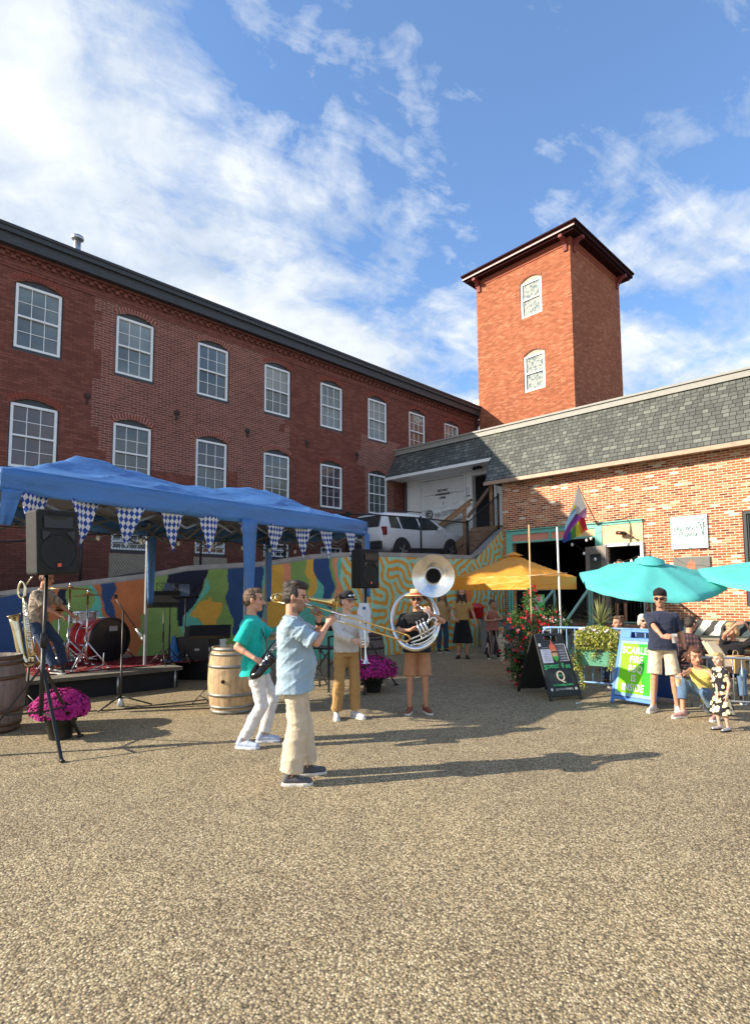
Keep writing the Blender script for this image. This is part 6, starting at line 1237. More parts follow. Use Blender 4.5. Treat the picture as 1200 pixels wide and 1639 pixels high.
# ---- tables, bench, clutter
zb = thing('zebra_bench_wall', 'low bench back painted with black and white zebra stripes along the brick wall', 'bench', tuple(shopW(5, -.5)), R(SHOP_A))
m, t, p = base('zebra_paint', rough=.6); oc = t.n('ShaderNodeTexCoord').outputs['Object']; x, y, z = t.sep(oc); w = t.m('SINE', t.m('ADD', t.m('MULTIPLY', t.m('ADD', x, t.m('MULTIPLY', z, -.7)), 17.), t.m('MULTIPLY', t.noise(oc, 2.2, 3)[0], 8.))); L(t, t.mix(t.m('GREATER_THAN', w, .15), (.72, .70, .64), (.05, .05, .045)), p.inputs['Base Color'])
b = MB(); swb(b, 5.0, 9.5, -.42, -.34, .30, .95); b.build('painted_back', m, zb, world=True); b = MB(); swb(b, 5.0, 9.5, -.85, -.42, .40, .46); b.build('seat', M_wood, zb, world=True)
M_gw = mat('grey_weathered_wood', (.24, .19, .15), .8, var=.3, scale=9); M_pw = mat('pale_bench_wood', (.55, .45, .30), .75, var=.2)
def picnic(label, loc, rz, w=1.7):
    o = thing('picnic_table', label, 'table', loc, rz, 'picnic tables by the brick wall')
    for k in range(5): b = MB(); b.box((0, -.32+.16*k, .75), (w, .15, .04)); b.build('tabletop_plank', M_gw, o, bev=.004)
    for s in (-1, 1): b = MB(); b.box((0, s*.68, .45), (w, .26, .04)); b.build('bench_seat', M_pw, o, bev=.004)
    for x in (-w*.36, w*.36):
        for s in (-1, 1): b = MB(); b.bar((x, s*.62, 0), (x, s*.2, .73), .04, .1, up=V((1, 0, 0))); b.build('leg', M_gw, o)
        b = MB(); b.bar((x, -.75, .41), (x, .75, .41), .04, .09); b.bar((x, -.38, .71), (x, .38, .71), .04, .08); b.build('cross_beam', M_gw, o)
    return o
q = A(1150, 1015, 11.3); picnic('grey picnic table with pale benches behind the man in sunglasses', (q.x+.15, q.y, 0), R(-38), 1.9)
q = A(1030, 1010, 12.3); picnic('picnic table under the whole turquoise umbrella', (q.x-.2, q.y, 0), R(-40), 1.5)
b = MB(); a_ = A(1136, 1028, 8.9); c_ = A(1163, 1068, 8.6); b.bar(a_, c_, .16, .05); b.bar(a_+V((.05, .25, 0)), V((c_.x+.2, c_.y+.1, .1)), .10, .05); lab(b.build('leaning_pale_board', M_pw), 'pale wooden boards leaning behind the grey barrier', 'boards')
q = A(1177, 1062, 8.7); bg_ = thing('paper_bag', 'tan paper bag hanging behind the grey barrier', 'bag', (q.x, q.y, q.z-.14), .4); b = MB(); b.box((0, 0, .13), (.26, .14, .26), tp=.9); b.build('body', mat('kraft_paper', (.55, .33, .13), .8, var=.2), bg_, bev=.01); b = MB(); b.tube([(-.06, 0, .26), (-.04, 0, .33), (.04, 0, .33), (.06, 0, .26)], .005, 5, k=3); b.build('handle', M_woodl, bg_)

b = MB(); q = G(921, 1127); b.add([q+V((0, 0, .006)), q+V((.09, .01, .012)), q+V((.11, .05, .006)), q+V((.02, .05, .014))], [(0, 1, 2, 3)]); lab(b.build('paper_scrap', mat('paper_white', (.72, .75, .80), .7)), 'small pale paper scrap on the ground near the black sandwich board', 'litter')
# ================================================================ PEOPLE
def skin(name, c):
    m, t, p = base(name, c, .5, 0, .4, **{'Subsurface Weight': .12, 'Subsurface Scale': .02}); p.inputs['Subsurface Radius'].default_value = (1, .3, .15)
    oc = t.n('ShaderNodeTexCoord').outputs['Object']; L(t, t.mix(1, c, t.ramp(t.noise(oc, 22, 4)[0], [(.3, (.9, .84, .82)), (.7, (1.07, 1.05, 1.05))]), 'MULTIPLY'), p.inputs['Base Color']); bump(t, p, t.noise(oc, 130, 2)[0], .12, .004); return m
SK1, SK2, SK3 = skin('skin_fair', (.60, .33, .22)), skin('skin_warm', (.52, .27, .17)), skin('skin_light', (.68, .42, .31))
def hairm(name, c, c2):
    m, t, p = base(name, c, .5, 0, .5); oc = t.n('ShaderNodeTexCoord').outputs['Object']; n = t.noise(t.vm('MULTIPLY', oc, (60, 22, 30)).outputs[0], 2.2, 4, .6, .8)[0]; L(t, t.ramp(n, [(.3, c), (.7, c2)]), p.inputs['Base Color']); bump(t, p, n, .8, .012); return m
H_DK, H_BR, H_BL, H_GY, H_AU = hairm('hair_dark', (.012, .008, .006), (.05, .03, .02)), hairm('hair_brown', (.06, .032, .017), (.17, .095, .05)), hairm('hair_blonde', (.36, .20, .08), (.66, .45, .20)), hairm('hair_white', (.5, .45, .36), (.78, .74, .64)), hairm('hair_auburn', (.05, .018, .01), (.14, .05, .025))
M_eye = mat('eye_dark', (.02, .013, .01), .2, var=.05); M_lip = mat('lips', (.42, .14, .11), .5, var=.05); M_beard = mat('stubble', (.16, .085, .05), .8, var=.2); M_brow = mat('brows', (.06, .035, .02), .8)
def ik(a, b, l1, l2, pole):
    d = b-a; L_ = min(d.length, (l1+l2)*.999); u = d.normalized(); b2 = a+u*L_; x = (l1*l1-l2*l2+L_*L_)/(2*L_); h = math.sqrt(max(l1*l1-x*x, 0)); q = pole-u*pole.dot(u)
    q = q.normalized() if q.length > 1e-5 else V((0, 0, -1)); return a+u*x+q*h, b2
def solid(name, mb, vox, mats, parent, sm=3, fold=None, paint=None, sf=.5, seed=1, kd=None):
    me = bpy.data.meshes.new('t'); me.from_pydata([tuple(p) for p in mb.v], [], mb.f); o = bpy.data.objects.new('t', me); C.objects.link(o)
    r = o.modifiers.new('r', 'REMESH'); r.mode = 'VOXEL'; r.voxel_size = vox
    if sm: s = o.modifiers.new('s', 'SMOOTH'); s.iterations = sm; s.factor = sf
    dg = bpy.context.evaluated_depsgraph_get(); m2 = bpy.data.meshes.new_from_object(o.evaluated_get(dg)); bpy.data.objects.remove(o); m2.name = name; n = len(m2.vertices)
    if fold and n:
        co = np.empty(n*3, np.float32); m2.vertices.foreach_get('co', co); co = co.reshape(-1, 3); no = np.empty(n*3, np.float32); m2.vertex_normals.foreach_get('vector', no); no = no.reshape(-1, 3)
        rg = np.random.RandomState(seed); d = np.zeros(n); amp, fr, st = fold
        for i in range(7):
            k = rg.randn(3); k /= np.linalg.norm(k); k = k*np.array(st); k = k/np.linalg.norm(k)*fr*rg.uniform(.5, 1.6); k2 = rg.randn(3)*fr*.35
            w = co @ k+1.6*np.sin(co @ k2+rg.rand()*6)+rg.rand()*6; e = np.clip(.5+.8*np.sin(co @ (rg.randn(3)*fr*.22)+rg.rand()*6), 0, 1); d += ((1-np.abs(np.sin(w)))**3-.22)*e/2.0
        co = co+no*(d*amp)[:, None]; m2.vertices.foreach_set('co', co.ravel().astype(np.float32))
    m2.materials.clear()
    for m in (mats if isinstance(mats, (list, tuple)) else [mats]): m2.materials.append(m)
    m2.polygons.foreach_set('use_smooth', [True]*len(m2.polygons))
    if paint:
        pc = np.empty(len(m2.polygons)*3, np.float32); m2.polygons.foreach_get('center', pc); m2.polygons.foreach_set('material_index', paint(pc.reshape(-1, 3)).astype(np.int32))
    m2.update(); q = bpy.data.objects.new(name, m2); C.objects.link(q); q.parent = parent
    return q
def hand(B, w, d, n, thumb, curl, k):
    d = d.normalized(); n = (n-d*n.dot(d)).normalized(); s = d.cross(n).normalized()*thumb     # s points to the thumb side
    kn = []
    for i, (o_, l_) in enumerate(((.030, .088), (.010, .092), (-.011, .088), (-.030, .080))):
        a = w+s*o_*.55*k+d*.01*k; b = w+s*o_*k+d*l_*k; B.cap(a, b, .017*k, .0125*k, 10); kn.append(b)
    B.cap(w-d*.015*k, w+d*.05*k, .025*k, .026*k)
    for i, (p, L_) in enumerate(zip(kn, (.072, .08, .074, .058))):
        c = curl[i] if hasattr(curl, '__len__') else curl; a = p; dr = (d+s*(.10-.07*i)).normalized(); ang = 0
        for j, (f, r0, r1) in enumerate(((.45, .0098, .0090), (.30, .0088, .0080), (.25, .0080, .0070))):
            ang += R((48, 62, 42)[j])*c; q = dr*math.cos(ang)+n*math.sin(ang); b = a+q*L_*f*k*1.0; B.cap(a, b, r0*k, r1*k, 8); a = b
    c = curl[0] if hasattr(curl, '__len__') else curl; t0 = w+d*.025*k+s*.024*k; t1 = t0+(d*.55+s*.62+n*(.25+.3*c)).normalized()*.044*k; t2 = t1+(d*.75+s*(.35-.6*c)+n*(.35+.4*c)).normalized()*.032*k; t3 = t2+(d*.8+s*(.1-.8*c)+n*(.3+.3*c)).normalized()*.026*k
    B.cap(t0, t1, .0155*k, .0122*k, 8); B.cap(t1, t2, .0118*k, .0102*k, 8); B.cap(t2, t3, .0102*k, .0082*k, 8)
def person(label, loc, az, h=1.75, head=(0, 0, 0), lean=0., twist=0., hipz=None, hipy=0., feet=((.11, 0, 0, 8), (-.11, 0, 0, -8)), knee=((.15, 1, 0), (-.15, 1, 0)), arms={}, vox=.008, sk=SK1, wide=1., belly=0., fem=False,
           top=None, bottom=None, shoes=None, hair=None, hairstyle='short', beard=None, extra=None, child=False, group=None, headfwd=.0, browm=None, seed=1):
    """local frame: faces +y, right side +x.  arms[side] = (wrist, elbow hint, finger dir, palm normal, curl) in world space"""
    rz = -R(az); o = thing('person', label, 'person', loc, rz, group); Mi = WM(o).inverted(); M3 = Mi.to_3x3(); k = h/1.78; seed = int(seed)
    toL = lambda p: Mi @ V(p)
    hz = (hipz if hipz is not None else .972*k); P0 = V((0, hipy, hz)); sl_ = R(lean); Ls = .510*k*(.92 if child else 1)
    up = V((0, math.sin(sl_), math.cos(sl_))); tw_ = Matrix.Rotation(R(twist), 3, 'Z'); cx = tw_ @ V((1, 0, 0)); cy = up.cross(cx)*1.; cy = V((0, 0, 1)).cross(cx) if lean == 0 else up.cross(cx); cx = cx.normalized(); cy.normalize()
    Nk = P0+up*Ls
    shw = (.176 if not fem else .155)*k*wide*(.85 if child else 1); hs = 1.09 if not child else 1.24
    sh = {'R': Nk-up*.066*k+cx*shw, 'L': Nk-up*.066*k-cx*shw}
    ua, fa, th_, sn_ = .285*k, .255*k, .44*k, .425*k
    J = {}
    for s, sg in (('R', 1), ('L', -1)):
        a = arms.get(s)
        if a: w, e, fd, pn, cu = a; w = toL(w); e = toL(e); fd = M3 @ V(fd); pn = M3 @ V(pn)
        else: w = sh[s]+V((sg*.07*k, .04*k, -.52*k)); e = sh[s]+V((sg*.3, -.15, -.28)); fd = V((0, .12, -1)); pn = V((-sg, .0, 0)); cu = .35
        el, w2 = ik(sh[s], w, ua, fa, e-(sh[s]+w)/2); J[s] = (sh[s], el, w2, fd, pn, cu, sg)
    hipw = .088*k*(1.05 if fem else 1); LG = {}
    for i, (s, sg) in enumerate((('R', 1), ('L', -1))):
        fx, fy, fz, yw = feet[i]; an = V((fx, fy, fz+.085*k)); hp = P0+V((sg*hipw, 0, -.03*k)); kn_, an2 = ik(hp, an, th_, sn_, V(knee[i])); fd = Matrix.Rotation(-R(yw), 3, 'Z') @ V((0, 1, 0)); LG[s] = (hp, kn_, an2, fd, fz)
    # head frame
    HM = Matrix.Rotation(R(head[0]), 3, 'Z') @ Matrix.Rotation(R(head[1]), 3, 'X') @ Matrix.Rotation(R(head[2]), 3, 'Y'); hk = k*hs*(1 if child else 1)
    Hc = Nk+up*.05*k+V((0, (.035+headfwd)*k, .125*hk)); hp_ = lambda x, y, z: Hc+HM @ (V((x, y, z))*hk)
    B = MB()
    def ring(t_, rx, ry, ex=0, bf=0.): c = P0+up*Ls*t_+cy*bf*k; return (c, rx*k*wide*(1)+ex, ry*k+ex, cx, cy)
    TR = [(-.08, .150, .108), (.0, .158, .112), (.2, .140, .100), (.42, .142, .104), (.65, .168, .118), (.82, .180, .112), (.93, .132, .088), (.985, .094, .072), (1.02, .070, .062)]
    if fem: TR = [(-.08, .158, .115), (.0, .160, .112), (.2, .125, .09), (.42, .118, .088), (.65, .145, .115), (.82, .150, .10), (.93, .115, .078), (.985, .08, .062), (1.02, .058, .055)]
    bl = lambda t_: belly*math.exp(-((t_-.22)/.28)**2)
    B.loft([ring(t_, rx*.93, ry*.93+bl(t_)*.5, -.004, bl(t_)*.4) for t_, rx, ry in TR], 24)
    B.cap(Nk-up*.03*k, hp_(0, -.02, -.06), .064*k*(.82 if fem else 1), .060*k*(.82 if fem else 1)); B.ell(hp_(0, -.006, .028), (.076*hk, .096*hk, .098*hk), 20, HM); B.ell(hp_(0, .022, -.045), (.061*hk, .068*hk, .072*hk), 16, HM); B.ell(hp_(0, .066, -.088), (.028*hk, .026*hk, .024*hk), 10, HM)
    B.cap(hp_(0, .086, .012), hp_(0, .113, -.026), .009*hk, .0145*hk, 8); B.cap(hp_(-.011, .100, -.030), hp_(.011, .100, -.030), .009*hk, .009*hk, 8); B.cap(hp_(-.036, .078, .034), hp_(.036, .078, .034), .011*hk, .011*hk, 8); B.cap(hp_(-.018, .084, -.054), hp_(.018, .084, -.054), .0085*hk, .0085*hk, 8); B.cap(hp_(-.013, .083, -.064), hp_(.013, .083, -.064), .0085*hk, .0085*hk, 8)
    for sg in (-1, 1): B.ell(hp_(sg*.079, -.006, .0), (.010*hk, .022*hk, .032*hk), 10, HM @ Matrix.Rotation(sg*.3, 3, 'Z')); B.ell(hp_(sg*.048, .048, -.018), (.026*hk, .03*hk, .028*hk), 10, HM)
    for s in 'RL':
        a, e, w, fd, pn, cu, sg = J[s]; B.cap(Nk-up*.04*k, a, .04*k, .044*k); B.cap(a, e, .050*k*(.85 if fem else 1), .038*k*(.88 if fem else 1)); B.cap(e, w, .040*k*(.86 if fem else 1), .026*k); B.cap(e, e.lerp(w, .35), .042*k*(.86 if fem else 1), .039*k*(.86 if fem else 1)); hand(B, w+fd.normalized()*.005, fd, pn, 1 if M3.determinant() > 0 and s == 'R' else -1, cu, k*(.9 if fem else 1)*(1.05 if child else 1))
        a, e, w, fd, fz = LG[s]; B.cap(a, e, .080*k, .052*k); B.cap(e, w, .050*k, .036*k); B.cap(e+(w-e)*.12+V((0, -.016*k, 0)), e+(w-e)*.5+V((0, -.016*k, 0)), .055*k, .049*k); B.cap(w+V((0, 0, -.03*k)), w+fd*.13*k+V((0, 0, -.055*k)), .032*k, .026*k)
    hi = HM.inverted(); Hn = np.array(HM); Hcn = np.array(Hc)
    def pf(c):
        q = ((c-Hcn) @ Hn)/hk; x, y, z = q.T; ax_ = np.abs(x); r = np.zeros(len(q)); f = y > .045
        if beard: r[(y > -.01) & (z < -.028+.02*(ax_ > .045)) & (z > -.125) & (ax_ < .09) & ~((ax_ < .012) & (z > -.035))] = 3
        r[f & (((ax_-.031)/.0165)**2+((z-.010)/.0075)**2 < 1)] = 1; r[f & (((ax_-.034)/.024)**2+((z-.032-.1*(.03-ax_))/.0058)**2 < 1)] = 4; r[(y > .07) & ((x/.024)**2+((z+.059)/.0075)**2 < 1)] = 2
        return r
    solid('body', B, vox, [sk, M_eye, M_lip, beard or M_beard, browm or M_brow], o, 2, None, pf, .45)
    # ---------- top
    vx = max(vox, .009)
    if top:
        kind, mt = top[0], top[1]; q = top[2] if len(top) > 2 else {}; ex = q.get('ex', .014); hem = q.get('hem', -.14); T = MB(); rr = [(t_, max(rx, .172) if t_ < .05 and hem < -.1 else rx, max(ry, .130) if t_ < .05 and hem < -.1 else ry) for t_, rx, ry in TR if t_ > hem]; r0 = (0, .172, .130) if hem < -.1 else TR[0]
        ringsT = [ring(hem, r0[1]*q.get('flare', 1.04), r0[2]*q.get('flare', 1.04)+bl(hem), ex+.016, bl(hem)*.5)]
        ringsT += [ring(t_, rx, ry+bl(t_), ex+(.012 if .1 < t_ < .5 and not q.get('fit') else 0)+(0 if t_ < .95 else -ex*.6), bl(t_)*.6) for t_, rx, ry in rr]
        T.loft(ringsT[:-1] if kind == 'tank' else ringsT, 28)
        fr_ = {'tee': .78, 'polo': .80, 'shirt': .86, 'sweat': 2., 'tank': 0, 'dress': 0}[kind] if 'slv' not in q else q['slv']; se = q.get('se', .015)
        for s in 'RL':
            a, e, w = J[s][:3]; ar = .050*k*(.85 if fem else 1)+se
            if fr_ <= 0: continue
            T.ell(a-up*.006*k, (ar*.98,)*3, 12); T.cap(Nk-up*.045*k, a, .048*k, ar*.92)
            if fr_ <= 1.01: T.tube([a, a.lerp(e, fr_*.5), a.lerp(e, fr_)], [ar, ar*1.03, ar*1.06], 14)
            else: w2 = e.lerp(w, min(fr_-1, .97)); T.tube([a, a.lerp(e, .5)], [ar, ar*.98], 14); T.cap(a.lerp(e, .45), e, ar*.98, ar*.92); T.tube([e, e.lerp(w2, .55), w2], [ar*.94, ar*.92, ar*.72], 14)
        solid('shirt' if kind != 'dress' else 'dress_top', T, vx, mt, o, 3, (q.get('fold', .010)*.9, 19, (1, 1, 1.3)), seed=seed)
        if kind in ('polo', 'shirt') or q.get('collar'):
            cb = MB(); cr = .062*k; pts = []
            for i in range(15):
                a_ = math.pi*.5+R(18)+(2*math.pi-R(36))*i/14; pts.append((math.cos(a_), math.sin(a_)))
            for i, (c_, s_) in enumerate(pts):
                lo = abs(i-7)/7; b0 = Nk+up*(-.012*k-.018*k*lo)+cx*c_*cr*1.15+cy*s_*cr*1.2; t0 = Nk+up*(.034*k-.03*k*lo)+cx*c_*cr*.98+cy*(s_*cr*1.0+.008); t1 = Nk+up*(.002*k-.035*k*lo)+cx*c_*cr*1.42+cy*(s_*cr*1.45+.006); cb.v += [b0, t0, t1]
            for i in range(14): cb.f += [[3*i, 3*i+3, 3*i+4, 3*i+1], [3*i+1, 3*i+4, 3*i+5, 3*i+2]]
            cb.m = [0]*len(cb.f); cb.s = [True]*len(cb.f); co_ = cb.build('collar', q.get('collar') or mt, o); z_ = co_.modifiers.new('s', 'SOLIDIFY'); z_.thickness = .006
        if kind == 'sweat':
            cb = MB(); cb.tube([Nk+up*(.008*k)+cx*math.cos(a_)*.066*k+cy*(math.sin(a_)*.068*k+.004)-up*.02*max(0, math.sin(a_))*k for a_ in np.linspace(0, 2*math.pi, 25)], .012*k, 8, cap=False); cb.build('neckband', mt, o)
    # ---------- bottom
    if bottom:
        kind, mt = bottom[0], bottom[1]; q = bottom[2] if len(bottom) > 2 else {}; ex = q.get('ex', .014); T = MB(); T.loft([ring(-.16, .146, .108, ex), ring(-.10, .150, .108, ex*.7), ring(-.02, .150, .106, .004), ring(.06, .140, .100, .002)], 24)
        if kind in ('pants', 'shorts', 'capri'):
            for s in 'RL':
                a, e, w, fd, fz = LG[s]; fr_ = {'pants': 1.9, 'shorts': .80, 'capri': 1.55}[kind]; fr_ = q.get('len', fr_); a2 = a+V((0, 0, .03*k)); r0_, r1_, r2_ = .088*k+min(ex, .012), .064*k+ex, .050*k+ex*q.get('cuff', 1.25)
                T.ell(a+V((0, -.01*k, -.01*k)), (r0_*.98, r0_*1.06, r0_*.95), 16)
                if fr_ <= 1.05: T.tube([a2, a.lerp(e, .4), a.lerp(e, fr_)], [r0_, r0_*.95, r1_*1.22], 18)
                else: T.tube([a2, a.lerp(e, .5)], [r0_, lerp(r0_, r1_, .5)], 16); T.cap(a.lerp(e, .4), e, lerp(r0_, r1_, .4), r1_); T.tube([e, e.lerp(w, .5*(fr_-1)), e.lerp(w, (fr_-1)*1.02)+fd*.008], [r1_, lerp(r1_, r2_, .55), r2_], 18)
            solid({'pants': 'trousers', 'shorts': 'shorts', 'capri': 'cropped_jeans'}[kind], T, vx, mt, o, 3, (q.get('fold', .011)*.85, 17, (1.1, 1.1, 1.5)), seed=seed+7)
        elif kind == 'skirt':
            zb = q.get('zb', .3); c0 = P0+V((0, 0, 0)); X_, Y_ = V((1, 0, 0)), V((0, 1, 0)); T.loft([(V((0, hipy, zb)), .27*k, .22*k, X_, Y_), (V((0, hipy, (zb+hz)/2)), .22*k, .17*k, X_, Y_), (V((0, hipy, hz+.03)), .155*k, .12*k, X_, Y_)], 26); solid('skirt', T, vx, mt, o, 3, (.022, 30, (1.6, 1.6, .12)), seed=seed)
    if shoes:
        up_m, sole_m = shoes[0], shoes[1]; sty = shoes[2] if len(shoes) > 2 else 'low'
        for s in 'RL':
            a, e, w, fd, fz = LG[s]; c0 = V((w.x, w.y, fz)); x = V((fd.y, -fd.x, 0)); q = lambda X, Y, Z: c0+x*X*k+fd*Y*k+V((0, 0, Z*k)); T = MB(); cs = 1.12 if child else 1.
            T.cap(q(0, -.035, .052), q(0, .06, .052), .040*k*cs, .043*k*cs); T.cap(q(0, .06, .048), q(.003, .165, .038), .044*k*cs, .034*k*cs); T.cap(q(0, -.03, .06), q(0, -.012, .10 if sty == 'low' else .2), .040*k, .044*k)
            T2 = MB(); T2.v = [p.copy() for p in T.v]; T2.f = T.f
            for p in T2.v: p.z = max(p.z, fz+.012)
            T2.m = T.m; T2.s = T.s; so_ = solid('shoe' if sty == 'low' else 'boot', T2, .007 if vox < .009 else .01, up_m, o, 2, None)
            ol = [(-.036, -.05), (-.043, .0), (-.040, .06), (-.048, .12), (-.042, .17), (-.02, .20), (.015, .203), (.04, .175), (.050, .12), (.043, .06), (.044, 0), (.037, -.05), (.02, -.078), (-.02, -.078)]; S_ = MB(); n = len(ol)
            S_.v = [q(X_*cs, Y_*cs, 0) for X_, Y_ in ol]+[q(X_*1.03*cs, Y_*1.01*cs, .026) for X_, Y_ in ol]; S_.f = [list(range(n)), list(range(2*n-1, n-1, -1))]+[[i, i+n, (i+1) % n+n, (i+1) % n] for i in range(n)]; S_.m = [0]*len(S_.f); S_.s = [False]*len(S_.f); S_.build('sole', sole_m, so_, bev=.004)
            if len(shoes) > 3: 
                for j in range(4): S_ = MB(); S_.tube([q(-.02, .045+.022*j, .098-.008*j), q(0, .05+.022*j, .101-.008*j), q(.02, .045+.022*j, .098-.008*j)], .004, 5); S_.build('lace', shoes[3], so_)
    # ---------- hair
    if hair:
        T = MB(); E_ = lambda c, r, M=None: T.ell(hp_(*c), tuple(v*hk for v in r), 14, HM)
        if hairstyle in ('short', 'quiff', 'bob', 'long', 'child', 'thin', 'curly'):
            E_((0, -.026, .048), (.082, .090, .088)); E_((0, -.05, .005), (.076, .066, .075))
            if hairstyle != 'thin': E_((0, .025, .098), (.062, .062, .040))
            for sg in (-1, 1): E_((sg*.066, -.01, .03), (.018, .048, .05)); 
        if hairstyle == 'quiff': E_((.0, .045, .112), (.058, .045, .038)); E_((-.02, .075, .105), (.035, .028, .032)); E_((.02, .0, .128), (.05, .06, .03)); E_((0, -.06, .09), (.066, .06, .06))
        if hairstyle == 'curly':
            for i in range(16): a_ = i*.9; E_((.06*math.cos(a_), -.03+.06*math.sin(a_), .09+.035*math.sin(i*2.1)), (.028, .028, .028))
        if hairstyle == 'bob': E_((0, -.055, -.03), (.080, .055, .085)); [E_((sg*.072, -.015, -.03), (.022, .05, .07)) for sg in (-1, 1)]; E_((0, .055, .088), (.066, .035, .03))
        if hairstyle == 'long':
            for sg in (-1, 1): T.cap(hp_(sg*.07, .0, .03), hp_(sg*.10, .04, -.30), .030*hk, .028*hk); T.cap(hp_(sg*.08, -.02, -.02), hp_(sg*.13, .01, -.27), .034*hk, .022*hk)
            T.cap(hp_(0, -.06, .0), hp_(0, -.10, -.28), .07*hk, .06*hk)
        if hairstyle == 'child':
            E_((0, -.06, -.02), (.07, .055, .09)); T.cap(hp_(0, -.085, .03), hp_(0, -.12, -.13), .045*hk, .025*hk); E_((0, .05, .085), (.062, .04, .03))
        if hairstyle == 'cap':
            E_((0, -.06, -.01), (.070, .045, .06)); [E_((sg*.070, -.02, .0), (.014, .04, .035)) for sg in (-1, 1)]
        solid('hair', T, max(vox, .008), hair, o, 2, (.007, 70, (1, .4, 1)), seed=seed+3)
    if extra: extra(o, hp_, HM, hk, J, P0, Nk, cx, cy, up, k)
    return o
def cap_hat(m, vis=None, gog=False, back=False):
    def f(o, hp_, HM, hk, *a):
        b = MB(); n = 20; prof = [(.088, .0), (.092, .03), (.088, .06), (.07, .09), (.04, .108), (0, .114)]
        for r, z in prof:
            for j in range(n): t_ = 2*math.pi*j/n; b.v.append(hp_(r*.98*math.cos(t_), -.008+r*1.13*math.sin(t_), .043+z+.012*math.sin(t_)))
        b.f = [[i*n+j, i*n+(j+1) % n, (i+1)*n+(j+1) % n, (i+1)*n+j] for i in range(len(prof)-1) for j in range(n)]; b.m = [0]*len(b.f); b.s = [True]*len(b.f); c = b.build('baseball_cap', m, o); s = c.modifiers.new('s', 'SOLIDIFY'); s.thickness = .004
        b = MB(); m_ = 9
        for i in range(4):
            u = i/3
            for j in range(m_): t_ = math.pi*(.14+.72*j/(m_-1)); r = .09+.075*u; b.v.append(hp_(.086*math.cos(t_)*(1+.05*u), -.008+.10*math.sin(t_)+.078*u*math.sin(t_)**.6, .054-.018*u*math.sin(t_)-.012*abs(math.cos(t_))*u))
        if back:
            for i in range(4*m_): q = b.v[i]; r_ = HM.inverted() @ (q-hp_(0, -.008, 0)); r_.y = -r_.y; b.v[i] = HM @ r_+hp_(0, -.008, 0)
        b.f = [[i*m_+j, i*m_+j+1, (i+1)*m_+j+1, (i+1)*m_+j] for i in range(3) for j in range(m_-1)]; b.m = [0]*len(b.f); b.s = [True]*len(b.f); v = b.build('visor', m, c); s = v.modifiers.new('s', 'SOLIDIFY'); s.thickness = .005
        if gog:
            for sg in (-1, 1): b = MB(); b.ell(hp_(sg*.034, .088, .088), (.030*hk, .012*hk, .020*hk), 14, HM); b.build('lens', mat('mirrored_lens', (.55, .62, .70), .08, metal=.9), c)
            b = MB(); b.tube([hp_(.07, .06, .088), hp_(.088, .0, .08)], .004, 5); b.tube([hp_(-.07, .06, .088), hp_(-.088, .0, .08)], .004, 5); b.build('arm', M_blk, c)
    return f
def shades(o, hp_, HM, hk):
    g = MB(); [g.ell(hp_(sg*.034, .089, .010), (.031*hk, .010*hk, .019*hk), 14, HM) for sg in (-1, 1)]; g.tube([hp_(-.06, .085, .018), hp_(0, .098, .018), hp_(.06, .085, .018)], .004*hk/.9, 6); [g.tube([hp_(sg*.062, .082, .016), hp_(sg*.082, .0, .012)], .0035, 5) for sg in (-1, 1)]; g.build('sunglasses', mat('shades_black', (.008, .008, .01), .12), o)
def watch(w, e, m=None):
    def f(o, Mi): b = MB(); d = (V(e)-V(w)).normalized(); p = V(w)+d*.03; b.tube([p-d*.012, p+d*.012], .034, 16); b.build('watch', M_blk, o, world=True)
    return f
M_sneaker = mat('white_sneaker', (.62, .63, .66), .6); M_solew = mat('white_sole', (.70, .68, .62), .6); M_lace = mat('lace_white', (.7, .7, .7), .7)
WP = lambda x, y, Y: A(x, y, Y)
# ---- trombone player
def ex_trom(o, hp_, HM, hk, J, *a):
    w, e = J['L'][2], J['L'][1]; d = (e-w).normalized(); b = MB(); b.tube([w+d*.01, w+d*.04], .034, 16); b.build('wristband', M_blk, o)
mo = V((-.815, 5.27, 1.612)); dT = V((.95, .04, -.30)).normalized()
sideT = V((0, .62, -.78)); sideT = (sideT-dT*sideT.dot(dT)).normalized()
brc = mo+dT*.30
person('trombone player with dark quiff in pale blue short sleeved shirt and cream trousers', (-.90, 5.27, 0), 84, 1.775, head=(-4, -6, 0), lean=-3, feet=((.13, -.02, 0, 4), (-.13, .10, 0, -10)), vox=.0065, sk=SK1, wide=1.12, belly=.05, seed=2, hipy=.0,
    arms={'R': (brc+sideT*.035+V((-.05, -.065, -.085)), (-.66, 4.75, 1.00), (.55, .28, .79), (.1, .98, -.1), (1.05, 1.1, 1.15, 1.2)), 'L': (mo+V((.13, .10, -.165)), (-.60, 5.75, 1.02), (.12, -.35, .93), (-.5, -.86, -.1), (.75, .95, 1.0, 1.05))},
    top=('shirt', cloth('light_blue_chambray', (.31, .42, .50), bmp=.5), dict(ex=.022, hem=-.32, slv=.92, se=.026, fold=.020, flare=1.08)), bottom=('pants', cloth('cream_chinos', (.60, .50, .36), bmp=.5), dict(ex=.034, cuff=1.7, fold=.013)), shoes=(mat('grey_knit_shoe', (.09, .09, .10), .8), M_solew, 'low', M_lace), hair=H_DK, hairstyle='quiff', beard=mat('dark_stubble', (.33, .185, .125), .8), extra=ex_trom)
M_bras = mat('lacquered_brass', (.80, .56, .20), .16, metal=1., var=.1); M_silv = mat('silver_plate', (.82, .81, .77), .14, metal=1., var=.08)
tb = thing('trombone', 'brass slide trombone held level by the man in the pale blue shirt', 'trombone', tuple(mo))
s0 = mo+dT*.06; eL = 1.0
b = MB(); b.lathe([(.006, .0), (.012, .005), (.013, .02), (.006, .045), (.006, .10)], 12, mo-dT*.0+dT*.005, dT); b.build('mouthpiece', M_silv, tb, world=True)
